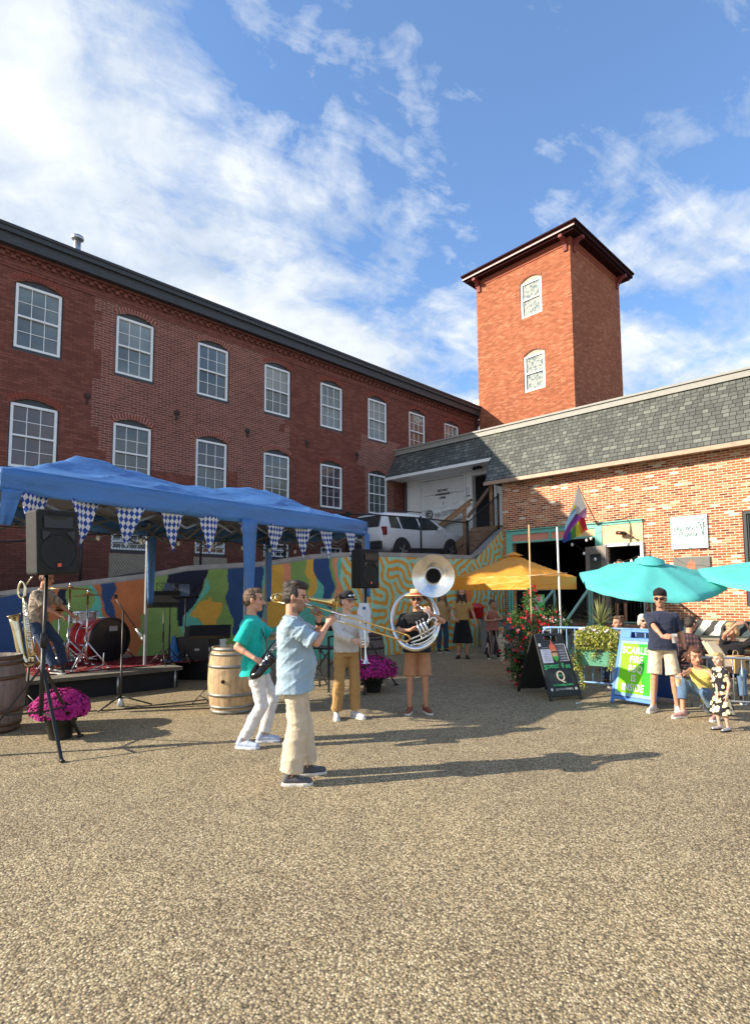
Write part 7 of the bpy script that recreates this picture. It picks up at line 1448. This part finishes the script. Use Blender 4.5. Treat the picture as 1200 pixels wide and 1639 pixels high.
b = MB(); t1, t2 = mo+dT*.08, mo+dT*.08+sideT*.088; b.tube([t1, mo+dT*eL], .0075, 8); b.tube([t2, mo+sideT*.088+dT*eL], .0075, 8); c_ = mo+dT*eL+sideT*.044
b.tube([c_-sideT*.044*math.cos(a_)+dT*.05*math.sin(a_) for a_ in np.linspace(0, math.pi, 12)], .0085, 8); b.bar(mo+dT*.96, mo+dT*.96+sideT*.088, .008); b.build('slide', M_bras, tb, world=True)
b = MB(); [b.bar(mo+dT*q, mo+dT*q+sideT*.088, .010) for q in (.10, .28, .36)]; b.tube([mo+dT*.26, mo+dT*.42], .011, 8); b.tube([mo+dT*.26+sideT*.088, mo+dT*.42+sideT*.088], .011, 8); b.build('slide_brace', M_silv, tb, world=True)
bo_ = mo+V((0, .11, .045)); dB = V((.97, .02, -.17)).normalized(); upB = V((0, .5, .86)); upB = (upB-dB*upB.dot(dB)).normalized()
bell0, bellE = bo_-dB*.26, bo_+dB*.30; n = 22
b = MB(); pr = [(.011, 0)]+[(.011+.012*(q/.42), q) for q in (.1, .2, .3, .42)]+[(.028, .46), (.036, .50), (.052, .535), (.078, .558), (.104, .568)]; b.lathe(pr, 32, bell0, dB); b.lathe([(.104, .568), (.106, .571), (.100, .570), (.074, .556), (.048, .530), (.03, .49), (.02, .42)], 32, bell0, dB, mi=1); b.build('bell', [M_bras, mat('bell_inner', (.6, .38, .12), .3, metal=1.)], tb, world=True)
b = MB(); hh = .09; b.tube([bell0-upB*hh*.5+upB*hh*.5*math.cos(a_)+V((0, 0, 0))-dB*.055*math.sin(a_) for a_ in np.linspace(0, math.pi, 12)], .0105, 8); b.tube([bell0-upB*hh, bell0-upB*hh+dB*.34, t2+dT*.02], .0085, 8); b.bar(bell0-upB*hh+dB*.12, bell0+dB*.12, .008); b.bar(bell0-upB*hh+dB*.3, bell0+dB*.3, .008); b.lathe([(.0, -.03), (.022, -.02), (.024, .02), (0, .03)], 12, bell0-upB*hh*.5-dB*.01, upB); b.build('tuning_slide', M_bras, tb, world=True)
# ---- saxophonist
sxA, sxB = V((-1.50, 6.20, .86)), V((-1.13, 6.52, 1.40)); dS = (sxB-sxA).normalized()
def ex_sax(o, hp_, HM, hk, J, P0, Nk, cx, cy, up, k):
    b = MB(); q = WM(o).inverted() @ V((-1.40, 6.33, 1.18)); b.tube([Nk+cx*.07-up*.0+cy*-.03, Nk+cx*.08+cy*.08-up*.06, q], .010, 6, k=4, flat=.4); b.tube([Nk-cx*.07+cy*-.03, Nk-cx*.08+cy*.08-up*.06, q], .010, 6, k=4, flat=.4); b.tube([Nk+cx*.07-cy*.03, Nk-cy*.07-up*.01, Nk-cx*.07-cy*.03], .010, 6, k=4); b.build('neck_strap', M_blk, o)
    b = MB(); T = lambda x, z: hp_(x, .108, z); b.tube([hp_(-.026, .088, -.046), hp_(0, .100, -.040), hp_(.026, .088, -.046)], [.005, .009, .005], 6); b.build('moustache', H_AU, o)
person('saxophone player in bright teal shirt and white jeans with a moustache', (-1.60, 6.48, 0), 82, 1.80, head=(-2, -2, 0), lean=-5, hipy=.04, hipz=.925, feet=((.12, -.07, 0, 20), (-.10, .13, 0, 0)), knee=((.1, 1, 0), (-.1, 1, 0)), vox=.007, sk=SK1, wide=.98, seed=5,
    arms={'R': ((-1.475, 6.17, 1.00), (-1.95, 6.25, 1.00), (.75, .25, -.45), (.25, .6, -.75), .45), 'L': ((-1.26, 6.55, 1.25), (-1.45, 6.95, 1.05), (.5, -.6, .35), (.3, -.8, -.2), .7)},
    top=('shirt', cloth('teal_shirt', (.01, .47, .40), bmp=.5), dict(ex=.018, hem=-.26, slv=.84, se=.024, fold=.016, flare=1.06)), bottom=('pants', cloth('white_jeans', (.70, .68, .67), bmp=.5), dict(ex=.012, cuff=1.3, fold=.010)), shoes=(mat('pale_blue_sneaker', (.42, .50, .66), .6), M_sneaker, 'low', M_lace), hair=H_BR, hairstyle='short', extra=ex_sax)
sx = thing('saxophone', 'black tenor saxophone held across his waist by the man in teal', 'saxophone', tuple(sxA)); M_bn = mat('black_nickel', (.05, .05, .055), .14, metal=.85, var=.15)
nS = V((.75, -.62, 0)); nS = (nS-dS*nS.dot(dS)).normalized(); nb_ = nS*.11
b = MB(); b.tube([sxB+dS*.05, sxA+dS*.06], [.014, .030], 12); b.build('body_tube', M_bn, sx, world=True)
b = MB(); b.tube([sxA+dS*.06, sxA+dS*.0+nb_*.08, sxA-dS*.05+nb_*.5, sxA+nb_*.95+dS*.0, sxA+nb_+dS*.07], [.031, .035, .040, .042, .043], 14, k=4); b.tube([sxA+nb_+dS*.06, sxA+nb_+dS*.16+nb_*.08], [.043, .052], 16); b.lathe([(.052, 0), (.062, .05), (.085, .085), (.088, .087), (.06, .045), (.045, -.02)], 24, sxA+nb_*1.08+dS*.15, (dS+nS*.25).normalized()); b.build('bell', M_bn, sx, world=True)
b = MB()
for i in range(10): p = sxA+dS*(.10+.05*i)+nS*.035+dS.cross(nS)*(.012*((i % 3)-1)); b.lathe([(.0, .0), (.018, 0), (.018, .006), (0, .008)], 12, p, nS)
for i in range(3): p = sxA+nb_+dS*(.08+.05*i)-dS.cross(nS)*.05; b.lathe([(0, 0), (.026, 0), (.026, .008), (0, .01)], 12, p, -dS.cross(nS))
for i in range(3): b.tube([sxA+dS*.08+nS*(.03)+dS.cross(nS)*(.02*(i-1)), sxB+nS*.03+dS.cross(nS)*(.02*(i-1))], .003, 5)
b.build('keywork', M_silv, sx, world=True)
b = MB(); b.tube([sxB+dS*.04, sxB+dS*.12, sxB+dS*.16-nS*.05, sxB+dS*.15-nS*.13], [.013, .012, .011, .009], 10, k=4); b.build('crook', M_bn, sx, world=True)
# ---- trumpet player
tp_ = V((-.405, 7.46, 1.27)); te_ = V((-.385, 7.40, .78)); dU = (te_-tp_).normalized()
person('trumpet player in cream sweatshirt, tan trousers and black cap with goggles', (-.62, 7.85, 0), 158, 1.69, head=(32, -3, 4), lean=0, feet=((.14, .0, 0, 14), (-.10, .06, 0, -30)), vox=.0075, sk=SK3, wide=.98, seed=9,
    arms={'R': ((-.50, 7.50, 1.08), (-.95, 7.55, .98), (.95, -.1, -.1), (.2, -.9, .3), .75), 'L': ((-.335, 7.56, 1.00), (-.10, 7.75, .85), (-.6, -.7, .2), (-.7, .1, .5), .8)},
    top=('sweat', cloth('cream_sweatshirt', (.58, .55, .50), bmp=.4), dict(ex=.026, hem=-.06, slv=1.92, se=.026, fold=.016, flare=.98)), bottom=('pants', cloth('tan_trousers', (.40, .235, .085), bmp=.5), dict(ex=.020, cuff=1.4, fold=.016)), shoes=(M_sneaker, M_solew, 'low', M_lace), hair=H_BR, hairstyle='cap', extra=cap_hat(cloth('black_cap', (.012, .012, .014)), gog=True))
tr = thing('trumpet', 'silver trumpet held upright with its bell down by the man in the cream sweatshirt', 'trumpet', tuple(tp_)); sd_ = dU.cross(V((0, 1, 0))).normalized()
b = MB(); b.tube([tp_, tp_+dU*.42], .006, 8); b.lathe([(.012, 0), (.013, .01), (.005, .04), (.005, .08)], 12, tp_-dU*.06, dU); b.build('leadpipe', M_silv, tr, world=True)
b = MB(); q0 = tp_+sd_*.055; b.lathe([(.007, .05), (.008, .2), (.012, .34), (.020, .42), (.034, .465), (.060, .490), (.061, .492), (.030, .462), (.012, .4)], 24, q0, dU); b.build('bell', M_silv, tr, world=True)
b = MB(); [b.tube([q+sd_*(-.0275)*0+sd_*.0275-sd_*.0275*math.cos(a_)*1.+dU*.03*s_*math.sin(a_) for a_ in np.linspace(0, math.pi, 10)], .007, 8) for q, s_ in ((tp_+dU*.42, 1), (tp_+dU*.05, -1))]; b.build('tuning_bow', M_silv, tr, world=True)
for i in range(3): q = tp_+dU*(.17+.035*i)+sd_*.03; w_ = dU.cross(sd_); b = MB(); b.tube([q-w_*.07, q+w_*.06], .012, 10); b.tube([q-w_*.07, q-w_*.10], .004, 6); b.ell(q-w_*.10, (.009, .009, .009), 8); b.build('valve', M_silv, tr, world=True)
# ---- sousaphone player
def ex_sou(o, hp_, HM, hk, *a):
    b = MB(); b.lathe([(.165, 0), (.168, .006), (.09, .014), (.088, .014)], 32, hp_(0, -.005, .052), HM @ V((0, -.08, 1))); b.lathe([(.088, .008), (.090, .035)], 32, hp_(0, -.005, .055), HM @ V((0, -.08, 1)), mi=1); b.lathe([(.089, .034), (.088, .085), (.078, .095), (0, .098)], 32, hp_(0, -.005, .055), HM @ V((0, -.08, 1))); h = b.build('straw_hat', [mat('straw', (.68, .52, .28), .8, var=.15, scale=40), mat('hat_band_red', (.55, .02, .02), .6)], o); s = h.modifiers.new('s', 'SOLIDIFY'); s.thickness = .003; shades(o, hp_, HM, hk)
person('sousaphone player in straw boater with red band, black tee and tan shorts', (.375, 8.16, 0), 183, 1.71, head=(-6, -4, 0), lean=-1, feet=((.115, .04, 0, 10), (-.115, .02, 0, -24)), vox=.0075, sk=SK2, wide=1.12, belly=.03, seed=12,
    arms={'R': ((.27, 7.83, 1.19), (-.12, 8.0, .98), (.8, -.1, .45), (.4, -.3, -.8), .55), 'L': ((.555, 7.83, 1.42), (.98, 7.80, 1.18), (-.85, .05, .55), (-.2, .7, .3), .8)},
    top=('tee', cloth('black_tee', (.012, .012, .014), bmp=.4), dict(ex=.018, hem=-.16, slv=.80, se=.014, fold=.012)), bottom=('shorts', cloth('tan_shorts', (.42, .215, .11), bmp=.5), dict(ex=.022, len=.92, fold=.010)), shoes=(mat('brown_leather_shoe', (.22, .065, .03), .5), M_solew, 'low'), hair=H_BR, hairstyle='cap', beard=mat('red_stubble', (.30, .13, .07), .8), extra=ex_sou)
so_ = thing('sousaphone', 'large silver sousaphone whose wide bell rises above the straw hatted player', 'sousaphone', (.38, 8.1, 1.3))
bc = A(693, 922, 7.98); bn2 = V((-.10, -.99, -.06)).normalized()
b = MB(); b.lathe([(.085, -.16), (.095, -.10), (.125, -.05), (.185, -.015), (.26, .01), (.302, .03), (.306, .034), (.303, .040)], 48, bc, bn2); b.lathe([(.303, .040), (.26, .022), (.19, -.004), (.128, -.040), (.096, -.09), (.086, -.16), (.07, -.22)], 48, bc, bn2, mi=1); b.lathe([(.078, -.19), (0, -.2)], 32, bc, bn2, mi=2); b.build('bell', [M_silv, mat('bell_inside', (.80, .79, .76), .22, metal=1., var=.15), M_dark], so_, world=True)  # dark disc in the throat paints the shade of the deep bore
rc_ = V((.335, 8.02, 1.315)); pts = []
for i in range(33): a_ = R(62)-2*math.pi*.93*i/32; pts.append(rc_+V((.325*math.cos(a_), .24*math.sin(a_)+.02, .385*math.sin(a_))))
b = MB(); b.tube(pts, list(np.linspace(.050, .024, 33)), 14); b.build('body_ring', M_silv, so_, world=True)
b = MB(); b.tube([pts[0], pts[0]+V((.01, .10, .10)), bc+V((.01, .32, -.12)), bc+V((.02, .26, .0)), bc-bn2*.15], [.050, .056, .066, .074, .088], 16, k=6, cap=False); b.build('neck', M_silv, so_, world=True)
b = MB(); hd = V((.47, 7.83, 1.42)); b.tube([V((.385, 7.93, 1.525)), V((.42, 7.87, 1.50)), V((.50, 7.80, 1.44)), V((.53, 7.80, 1.36)), V((.50, 7.80, 1.28))], [.008, .010, .012, .013, .014], 10, k=5); b.lathe([(.018, 0), (.019, .01), (.009, .03)], 12, V((.380, 7.945, 1.528)), V((.6, -.7, -.3))); b.build('mouthpipe', M_silv, so_, world=True)
for i in range(3): q = V((.40+.045*i, 7.80, 1.17+.022*i)); w_ = V((-.35, -.1, .93)); b = MB(); b.tube([q-w_*.10, q+w_*.10], .020, 12); b.tube([q+w_*.10, q+w_*.135], .006, 6); b.ell(q+w_*.14, (.014, .014, .008), 8); b.build('valve', M_silv, so_, world=True)
b = MB()
for i, (dx_, dz_) in enumerate(((0, 0), (.03, -.05), (.05, -.10), (.02, -.15))):
    b.tube([V((.24+dx_, 7.84, 1.05+dz_*.7)), V((.40+dx_, 7.80, 1.12+dz_)), V((.56+dx_*.4, 7.81, 1.21+dz_)), V((.62-dx_*.2, 7.84, 1.27+dz_*.8))], .013, 8, k=4)
b.tube([V((.24, 7.84, 1.05)), V((.215, 7.84, 1.02)), V((.24, 7.84, .98)), V((.30, 7.83, .98))], .013, 8, k=4); b.tube([V((.60, 7.83, 1.26)), V((.63, 7.83, 1.32)), V((.58, 7.82, 1.36)), V((.50, 7.80, 1.29))], .015, 8, k=4); b.tube([V((.30, 7.86, 1.00)), V((.42, 7.84, .985)), V((.55, 7.85, 1.06))], .016, 8, k=4); b.build('branch_tubes', M_silv, so_, world=True)
# ---- man in polo
def ex_polo(o, hp_, HM, hk, J, *a):
    cap_hat(cloth('black_cap', (.012, .012, .014)), back=True)(o, hp_, HM, hk); shades(o, hp_, HM, hk); w, e = J['L'][2], J['L'][1]; d = (e-w).normalized(); b = MB(); b.tube([w+d*.0, w+d*.03], .034, 16); b.build('watch', M_blk, o)
cupP = V((3.80, 7.60, 1.005)); person('man in navy polo, beige shorts, backwards black cap and sunglasses holding a drink', (3.87, 8.10, 0), 203, 1.69, head=(-10, -2, 0), lean=-2, feet=((.15, .06, 0, 22), (-.16, .02, 0, -6)), vox=.0075, sk=SK2, wide=1.06, belly=.02, seed=15,
    arms={'R': ((3.715, 7.72, 1.06), (3.40, 8.1, .95), (.75, -.55, .05), (.25, .5, -.3), (.5, .6, .7, .8)), 'L': ((4.16, 8.02, .835), (4.55, 8.2, 1.0), (-.25, -.15, -1), (-.8, .3, 0), .4)},
    top=('polo', cloth('navy_polo', (.022, .028, .055), bmp=.35), dict(ex=.018, hem=-.12, slv=.82, se=.012, fold=.012, collar=cloth('polo_collar', (.035, .05, .07)))), bottom=('shorts', cloth('beige_shorts', (.62, .53, .38), bmp=.5), dict(ex=.022, len=.90, fold=.010)), shoes=(mat('pale_trainer', (.52, .50, .46), .7), M_solew, 'low', M_lace), hair=H_DK, hairstyle='cap', beard=mat('light_stubble', (.38, .2, .13), .8), extra=ex_polo)
cup('plastic cup of dark red drink in the polo man\'s hand', cupP+V((-.0, .0, -.0)), .038, .12, ('dark_beer', (.16, .02, .012)))
# ---- crouching woman and girl
person('crouching woman in yellow sleeveless top and rolled jeans beside the small girl', (4.22, 7.66, 0), 245, 1.60, head=(62, -10, 0), lean=36, hipz=.30, hipy=-.14, feet=((.16, .26, 0, 10), (-.14, .0, .0, -14)), knee=((.35, 1, .6), (-.2, 1, .3)), vox=.009, sk=SK2, fem=True, seed=18,
    arms={'R': ((3.74, 7.34, .62), (3.95, 7.7, .45), (-.7, -.55, .1), (.3, -.2, -.9), .5), 'L': ((4.08, 7.25, .55), (4.3, 7.35, .45), (.5, -.8, 0), (0, 0, -1), .4)},
    top=('tank', cloth('yellow_top', (.74, .58, .14), bmp=.4), dict(ex=.018, hem=-.14, fold=.014)), bottom=('capri', cloth('blue_jeans', (.10, .17, .27), bmp=.5), dict(ex=.016, fold=.012)), shoes=(mat('pink_flat_shoe', (.46, .26, .24), .6), M_solew, 'low'), hair=H_AU, hairstyle='bob')
cup('plastic cup of amber beer held low by the crouching woman', V((3.66, 7.27, .49)), .042, .13, ('amber_beer', (.80, .40, .03)))
def floral():
    m, t, p = base('floral_dress', rough=.85); oc = t.n('ShaderNodeTexCoord').outputs['Object']; v = t.n('ShaderNodeTexVoronoi', ins=dict(Vector=oc, Scale=14.)); v.inputs['Randomness'].default_value = .8
    n = t.noise(oc, 32, 1)[0]; L(t, t.mix(t.m('LESS_THAN', v.outputs['Distance'], t.m('ADD', .30, t.m('MULTIPLY', n, .30))), (.012, .010, .014), (.80, .70, .42)), p.inputs['Base Color']); return m
M_flo = floral()
person('small blonde girl in black dress with cream flowers and silver shoes', (4.03, 6.98, 0), 258, .93, head=(10, -4, 0), child=True, feet=((.05, 0, 0, 6), (-.05, -.03, 0, -8)), vox=.0065, sk=SK3, seed=20, arms={'R': ((3.92, 6.86, .36), (3.98, 6.75, .5), (-.2, -.1, -1), (.8, .3, 0), .4)},
    top=('dress', M_flo, dict(ex=.012, hem=-.1, slv=.35, se=.014, fold=.006)), bottom=('skirt', M_flo, dict(zb=.20)), shoes=(mat('silver_leather', (.55, .53, .54), .3, metal=.6), M_blk, 'low'), hair=H_BL, hairstyle='child')
# ---- people by the maze wall
def ex_tie(o, hp_, HM, hk, J, P0, Nk, cx, cy, up, k):
    b = MB(); b.ell(hp_(0, .07, -.115), (.045*hk, .035*hk, .07*hk), 12, HM); b.build('beard', H_DK, o)
    b = MB(); p = Nk+cy*.125-up*.08; b.bar(Nk+cy*.10-up*.03, p-up*.05, .035, .012, up=V((0, 1, 0))); b.build('necktie', M_blk, o)
person('long-haired bearded man in mustard tee and long black skirt by the maze wall', (1.86, 14.75, 0), 188, 1.79, vox=.012, sk=SK1, seed=22, arms={'R': ((1.64, 14.5, 1.02), (1.45, 14.8, 1.05), (.3, -.6, -.3), (.6, .2, 0), .6), 'L': ((2.20, 14.62, .92), (2.4, 14.9, 1.1), (0, -.2, -1), (-1, 0, 0), .5)},
    top=('tee', cloth('mustard_tee', (.45, .27, .09)), dict(ex=.012, hem=.02, slv=.6, fold=.008)), bottom=('skirt', cloth('black_skirt_cloth', (.010, .010, .012)), dict(zb=.40)), shoes=(mat('dark_boot', (.035, .018, .022), .5), M_blk, 'boot'), hair=H_AU, hairstyle='long', beard=H_DK, extra=ex_tie)
q = G(722, 1046); person('man in mustard top and jeans standing behind the sousaphone player', (q.x-.22, q.y+.35, 0), 160, 1.75, head=(-20, 0, 0), vox=.012, sk=SK2, seed=24, top=('tee', cloth('ochre_tee', (.42, .26, .11)), dict(ex=.02, hem=-.14)), bottom=('pants', cloth('dark_jeans', (.035, .06, .11))), shoes=(M_blk, M_solew, 'low'), hair=H_BR, hairstyle='long')
def striped():
    m, t, p = base('striped_trousers', rough=.9); x, y, z = t.sep(t.n('ShaderNodeTexCoord').outputs['Object']); f = t.m('FRACT', t.m('MULTIPLY', t.m('ADD', x, t.m('MULTIPLY', y, .7)), 17.)); L(t, t.mix(t.m('LESS_THAN', f, .26), (.035, .018, .02), (.55, .44, .36)), p.inputs['Base Color']); return m
person('short-haired woman in rust vest and wide striped trousers looking down at her hands', (2.63, 14.70, 0), 165, 1.48, head=(28, -16, 0), fem=True, vox=.011, sk=SK2, seed=26, feet=((.13, 0, 0, 14), (-.13, .06, 0, -14)), arms={'R': ((2.60, 14.45, .98), (2.25, 14.6, .9), (.8, -.3, .3), (0, .5, -.5), .6), 'L': ((2.75, 14.45, 1.0), (3.05, 14.6, .9), (-.8, -.3, .3), (0, .5, -.5), .6)},
    top=('tank', cloth('rust_vest', (.34, .13, .10)), dict(ex=.02, hem=-.2, flare=1.1)), bottom=('pants', striped(), dict(ex=.03, cuff=2.6)), shoes=(mat('black_sandal', (.02, .02, .02), .6), M_solew, 'low'), hair=H_BR, hairstyle='curly')
def spotted():
    m, t, p = base('spotted_pyjamas', rough=.9); oc = t.n('ShaderNodeTexCoord').outputs['Object']; v = t.n('ShaderNodeTexVoronoi', ins=dict(Vector=oc, Scale=22.)); L(t, t.mix(t.m('LESS_THAN', v.outputs['Distance'], .30), (.62, .58, .48), (.06, .06, .06)), p.inputs['Base Color']); return m
M_pj = spotted(); person('barefoot toddler in cream spotted pyjamas facing the flowers', (2.63, 13.55, 0), 80, .86, child=True, head=(-5, -8, 0), vox=.009, sk=SK3, seed=28, feet=((.05, 0, 0, 5), (-.05, .02, 0, -5)), arms={'R': ((2.78, 13.50, .50), (2.68, 13.4, .45), (.9, 0, .2), (0, .5, -.5), .6), 'L': ((2.78, 13.62, .50), (2.68, 13.75, .45), (.9, 0, .2), (0, -.5, -.5), .6)},
    top=('sweat', M_pj, dict(ex=.012, hem=-.1, slv=1.9, fold=.005)), bottom=('pants', M_pj, dict(ex=.012, fold=.005)), shoes=None, hair=H_BL, hairstyle='short')
b = MB(); [b.ell((.03*math.cos(i*1.3), .03*math.sin(i*1.3), .02*math.sin(i*2)), (.028, .028, .026), 8) for i in range(7)]; lab(b.build('red_flower_bunch', mat('toy_red', (.62, .05, .08), .6), loc=(2.86, 13.55, .53)), 'small bunch of red petals in the toddler\'s hands', 'flowers')
# ---- drummer
sx0 = A(58, 1000, 9.8); person('seated drummer in patterned shirt and jeans, head hidden behind the loudspeaker', (sx0.x, sx0.y, SZ), 95, 1.88, hipz=.90, lean=13, head=(0, -10, 0), feet=((.16, .50, 0, 10), (-.18, .42, 0, -10)), knee=((.2, 1, .8), (-.2, 1, .8)), vox=.010, sk=SK2, seed=30, arms={'R': (sx0+V((.50, -.15, .16)), sx0+V((.1, -.4, .05)), (.8, 0, -.2), (0, .2, -.9), .9), 'L': (sx0+V((.52, .2, .14)), sx0+V((.1, .6, .1)), (.8, 0, -.2), (0, -.2, -.9), .9)},
    top=('shirt', None, dict(ex=.022, hem=-.12)) if 0 else ('shirt', mat('patterned_shirt_cloth', (.34, .28, .22), .9, var=.7, scale=18), dict(ex=.022, hem=-.12, fold=.014)), bottom=('pants', cloth('indigo_jeans', (.03, .055, .11)), dict(ex=.016)), shoes=(M_blk, M_solew, 'low'), hair=H_AU, hairstyle='short')
dt_ = thing('drum_throne', 'black round stool under the seated drummer', 'stool', (sx0.x-.02, sx0.y, SZ)); dt_.scale = (1, 1, 1.38); b = MB(); b.lathe([(0, .50), (.17, .50), (.18, .54), (.17, .57), (0, .57)], 24); b.build('seat', M_blk, dt_); b = MB(); b.tube([(0, 0, .1), (0, 0, .5)], .02, 8); [b.tube([(0, 0, .25), (.25*math.cos(i*2.1), .25*math.sin(i*2.1), .01)], .012, 6) for i in range(3)]; b.build('base', M_chr, dt_)
# ---- baritone saxophone on its stand
bs = thing('baritone_saxophone', 'tall brass baritone saxophone propped up beside the left barrel', 'saxophone', (A(38, 1060, 8.1).x, 8.1, 0)); P_ = lambda x, y, k=0.: A(x+7, y, 8.1+k); M_ob = mat('old_brass', (.80, .72, .50), .22, metal=1., var=.2)
b = MB(); b.tube([P_(33, 955), P_(36, 1000), P_(44, 1050)], [.030, .044, .055], 12, k=4); b.build('body_tube', M_ob, bs, world=True)
b = MB(); b.tube([P_(44, 1050), P_(42, 1062), P_(33, 1058, -.03), P_(26, 1040, -.05), P_(20, 1010, -.06), P_(15, 990, -.06)], [.046, .048, .049, .05, .054, .060], 16, k=4); b.lathe([(.060, 0), (.07, .04), (.092, .06), (.095, .065), (.07, .03), (.05, -.04)], 24, P_(17, 991, -.06), (P_(12, 978, -.10)-P_(20, 1010, -.06)).normalized()); b.build('bell', M_ob, bs, world=True)
b = MB(); c0, c1 = P_(33, 955), P_(26, 948); b.tube([P_(33, 958), P_(34, 938), P_(29, 931), P_(24, 938), P_(23, 950), P_(28, 957), P_(33, 952, .03)], [.024, .02, .018, .017, .016, .016, .015], 10, k=4); b.tube([P_(34, 938, .03), P_(40, 930), P_(46, 922)], .012, 8, k=3); b.build('crook', M_ob, bs, world=True)
b = MB()
for i in range(13): q = P_(34+i*.8, 965+i*6.6, -.045); b.lathe([(0, 0), (.026 if i % 2 else .018, 0), (.026 if i % 2 else .018, .008), (0, .01)], 12, q, (.2, -1, .05))
for i in range(3): b.tube([P_(31+i*3, 965, -.05), P_(38+i*3, 1045, -.06)], .004, 5)
b.build('keywork', M_silv, bs, world=True)
b = MB(); q = P_(40, 1060); b.tube([q, V((q.x, q.y, .25))], .015, 8); [b.tube([V((q.x, q.y, .3)), V((q.x+.3*math.cos(i*2.1), q.y+.3*math.sin(i*2.1), .01))], .012, 6) for i in range(3)]; b.tube([q+V((-.1, -.05, 0)), q+V((.1, -.05, 0))], .012, 6); b.build('stand', M_blk, bs, world=True)
# ---- seated guests
def seated(label, X, Y, az, h, **k):
    k.setdefault('hipz', .50); k.setdefault('feet', ((.12, .42, 0, 5), (-.12, .42, 0, -5))); k.setdefault('knee', ((.05, 1, .9), (-.05, 1, .9))); k.setdefault('vox', .011); return person(label, (X, Y, 0), az, h, **k)
q = A(1027, 975, 10.9); seated('white-haired woman in navy jacket and grey top seated behind the blue sign', q.x, q.y, 200, 1.62, fem=True, sk=SK3, seed=31, head=(20, -6, 0), top=('sweat', cloth('navy_jacket', (.015, .035, .08)), dict(ex=.03, slv=1.9)), bottom=('pants', cloth('grey_slacks', (.22, .22, .24))), shoes=(M_blk, M_solew, 'low'), hair=H_GY, hairstyle='bob', extra=lambda o, hp_, HM, hk, *a: shades(o, hp_, HM, hk))
q = A(995, 1003, 10.35); seated('curly-haired man leaning forward behind the flower box', q.x+.12, q.y+.05, 250, 1.70, lean=20, hipz=.48, sk=SK2, seed=33, head=(-5, 0, 0), top=('tee', cloth('dark_tee', (.03, .03, .035))), bottom=('pants', cloth('dark_jeans', (.035, .06, .11))), shoes=(M_blk, M_solew, 'low'), hair=H_BR, hairstyle='curly')
def plaid():
    m, t, p = base('plaid_flannel', rough=.9); x, y, z = t.sep(t.n('ShaderNodeTexCoord').outputs['Object']); a = t.m('LESS_THAN', t.m('FRACT', t.m('MULTIPLY', t.m('ADD', x, y), 14)), .4); c = t.m('LESS_THAN', t.m('FRACT', t.m('MULTIPLY', z, 12)), .4); L(t, t.ramp(t.m('MULTIPLY', t.m('ADD', a, c), .5), [(0, (.012, .010, .012)), (.5, (.05, .022, .025)), (1, (.12, .05, .05))]), p.inputs['Base Color']); return m
q = A(1104, 1000, 9.7); seated('person in dark plaid shirt seated behind the polo man', q.x-.08, q.y+.1, 70, 1.74, sk=SK2, seed=35, lean=16, hipz=.46, head=(0, -8, 0), top=('sweat', plaid(), dict(ex=.024, slv=1.9)), bottom=('pants', cloth('grey_jeans', (.20, .20, .21))), shoes=(M_blk, M_solew, 'low'), hair=H_DK, hairstyle='short')
q = A(1172, 1008, 8.95); seated('fair-haired woman in black tee shading her eyes with a raised arm', q.x+.05, q.y+.1, 215, 1.66, fem=True, sk=SK2, seed=37, lean=4, hipz=.42, head=(-35, -4, 0), arms={'R': (q+V((-.06, -.18, .09)), q+V((-.62, -.1, -.05)), (.8, -.2, .3), (0, .6, -.6), .25), 'L': (q+V((.14, -.16, .05)), q+V((.5, -.2, -.1)), (-.5, -.2, .6), (-.3, .5, -.3), .3)},
    top=('tee', cloth('black_tee', (.012, .012, .014)), dict(ex=.018, slv=.6)), bottom=('pants', cloth('blue_jeans', (.10, .17, .27))), shoes=(M_blk, M_solew, 'low'), hair=H_BL, hairstyle='bob')
q = shopW(sx_(992, 940, -.75).x, -.75, .8); person('person in shorts standing on the deck with head hidden by the umbrella', tuple(q), 200, 1.75, vox=.012, sk=SK2, seed=39, top=('tee', cloth('grey_tee', (.2, .2, .22))), bottom=('shorts', cloth('dark_shorts', (.03, .03, .04))), shoes=(M_blk, M_solew, 'low'), hair=H_DK)
for o_ in list(C.objects):
    if o_.name.startswith(('foliage', 'blades', 'flowers')): o_['kind'] = 'stuff'
print('OBJS', len(C.objects))
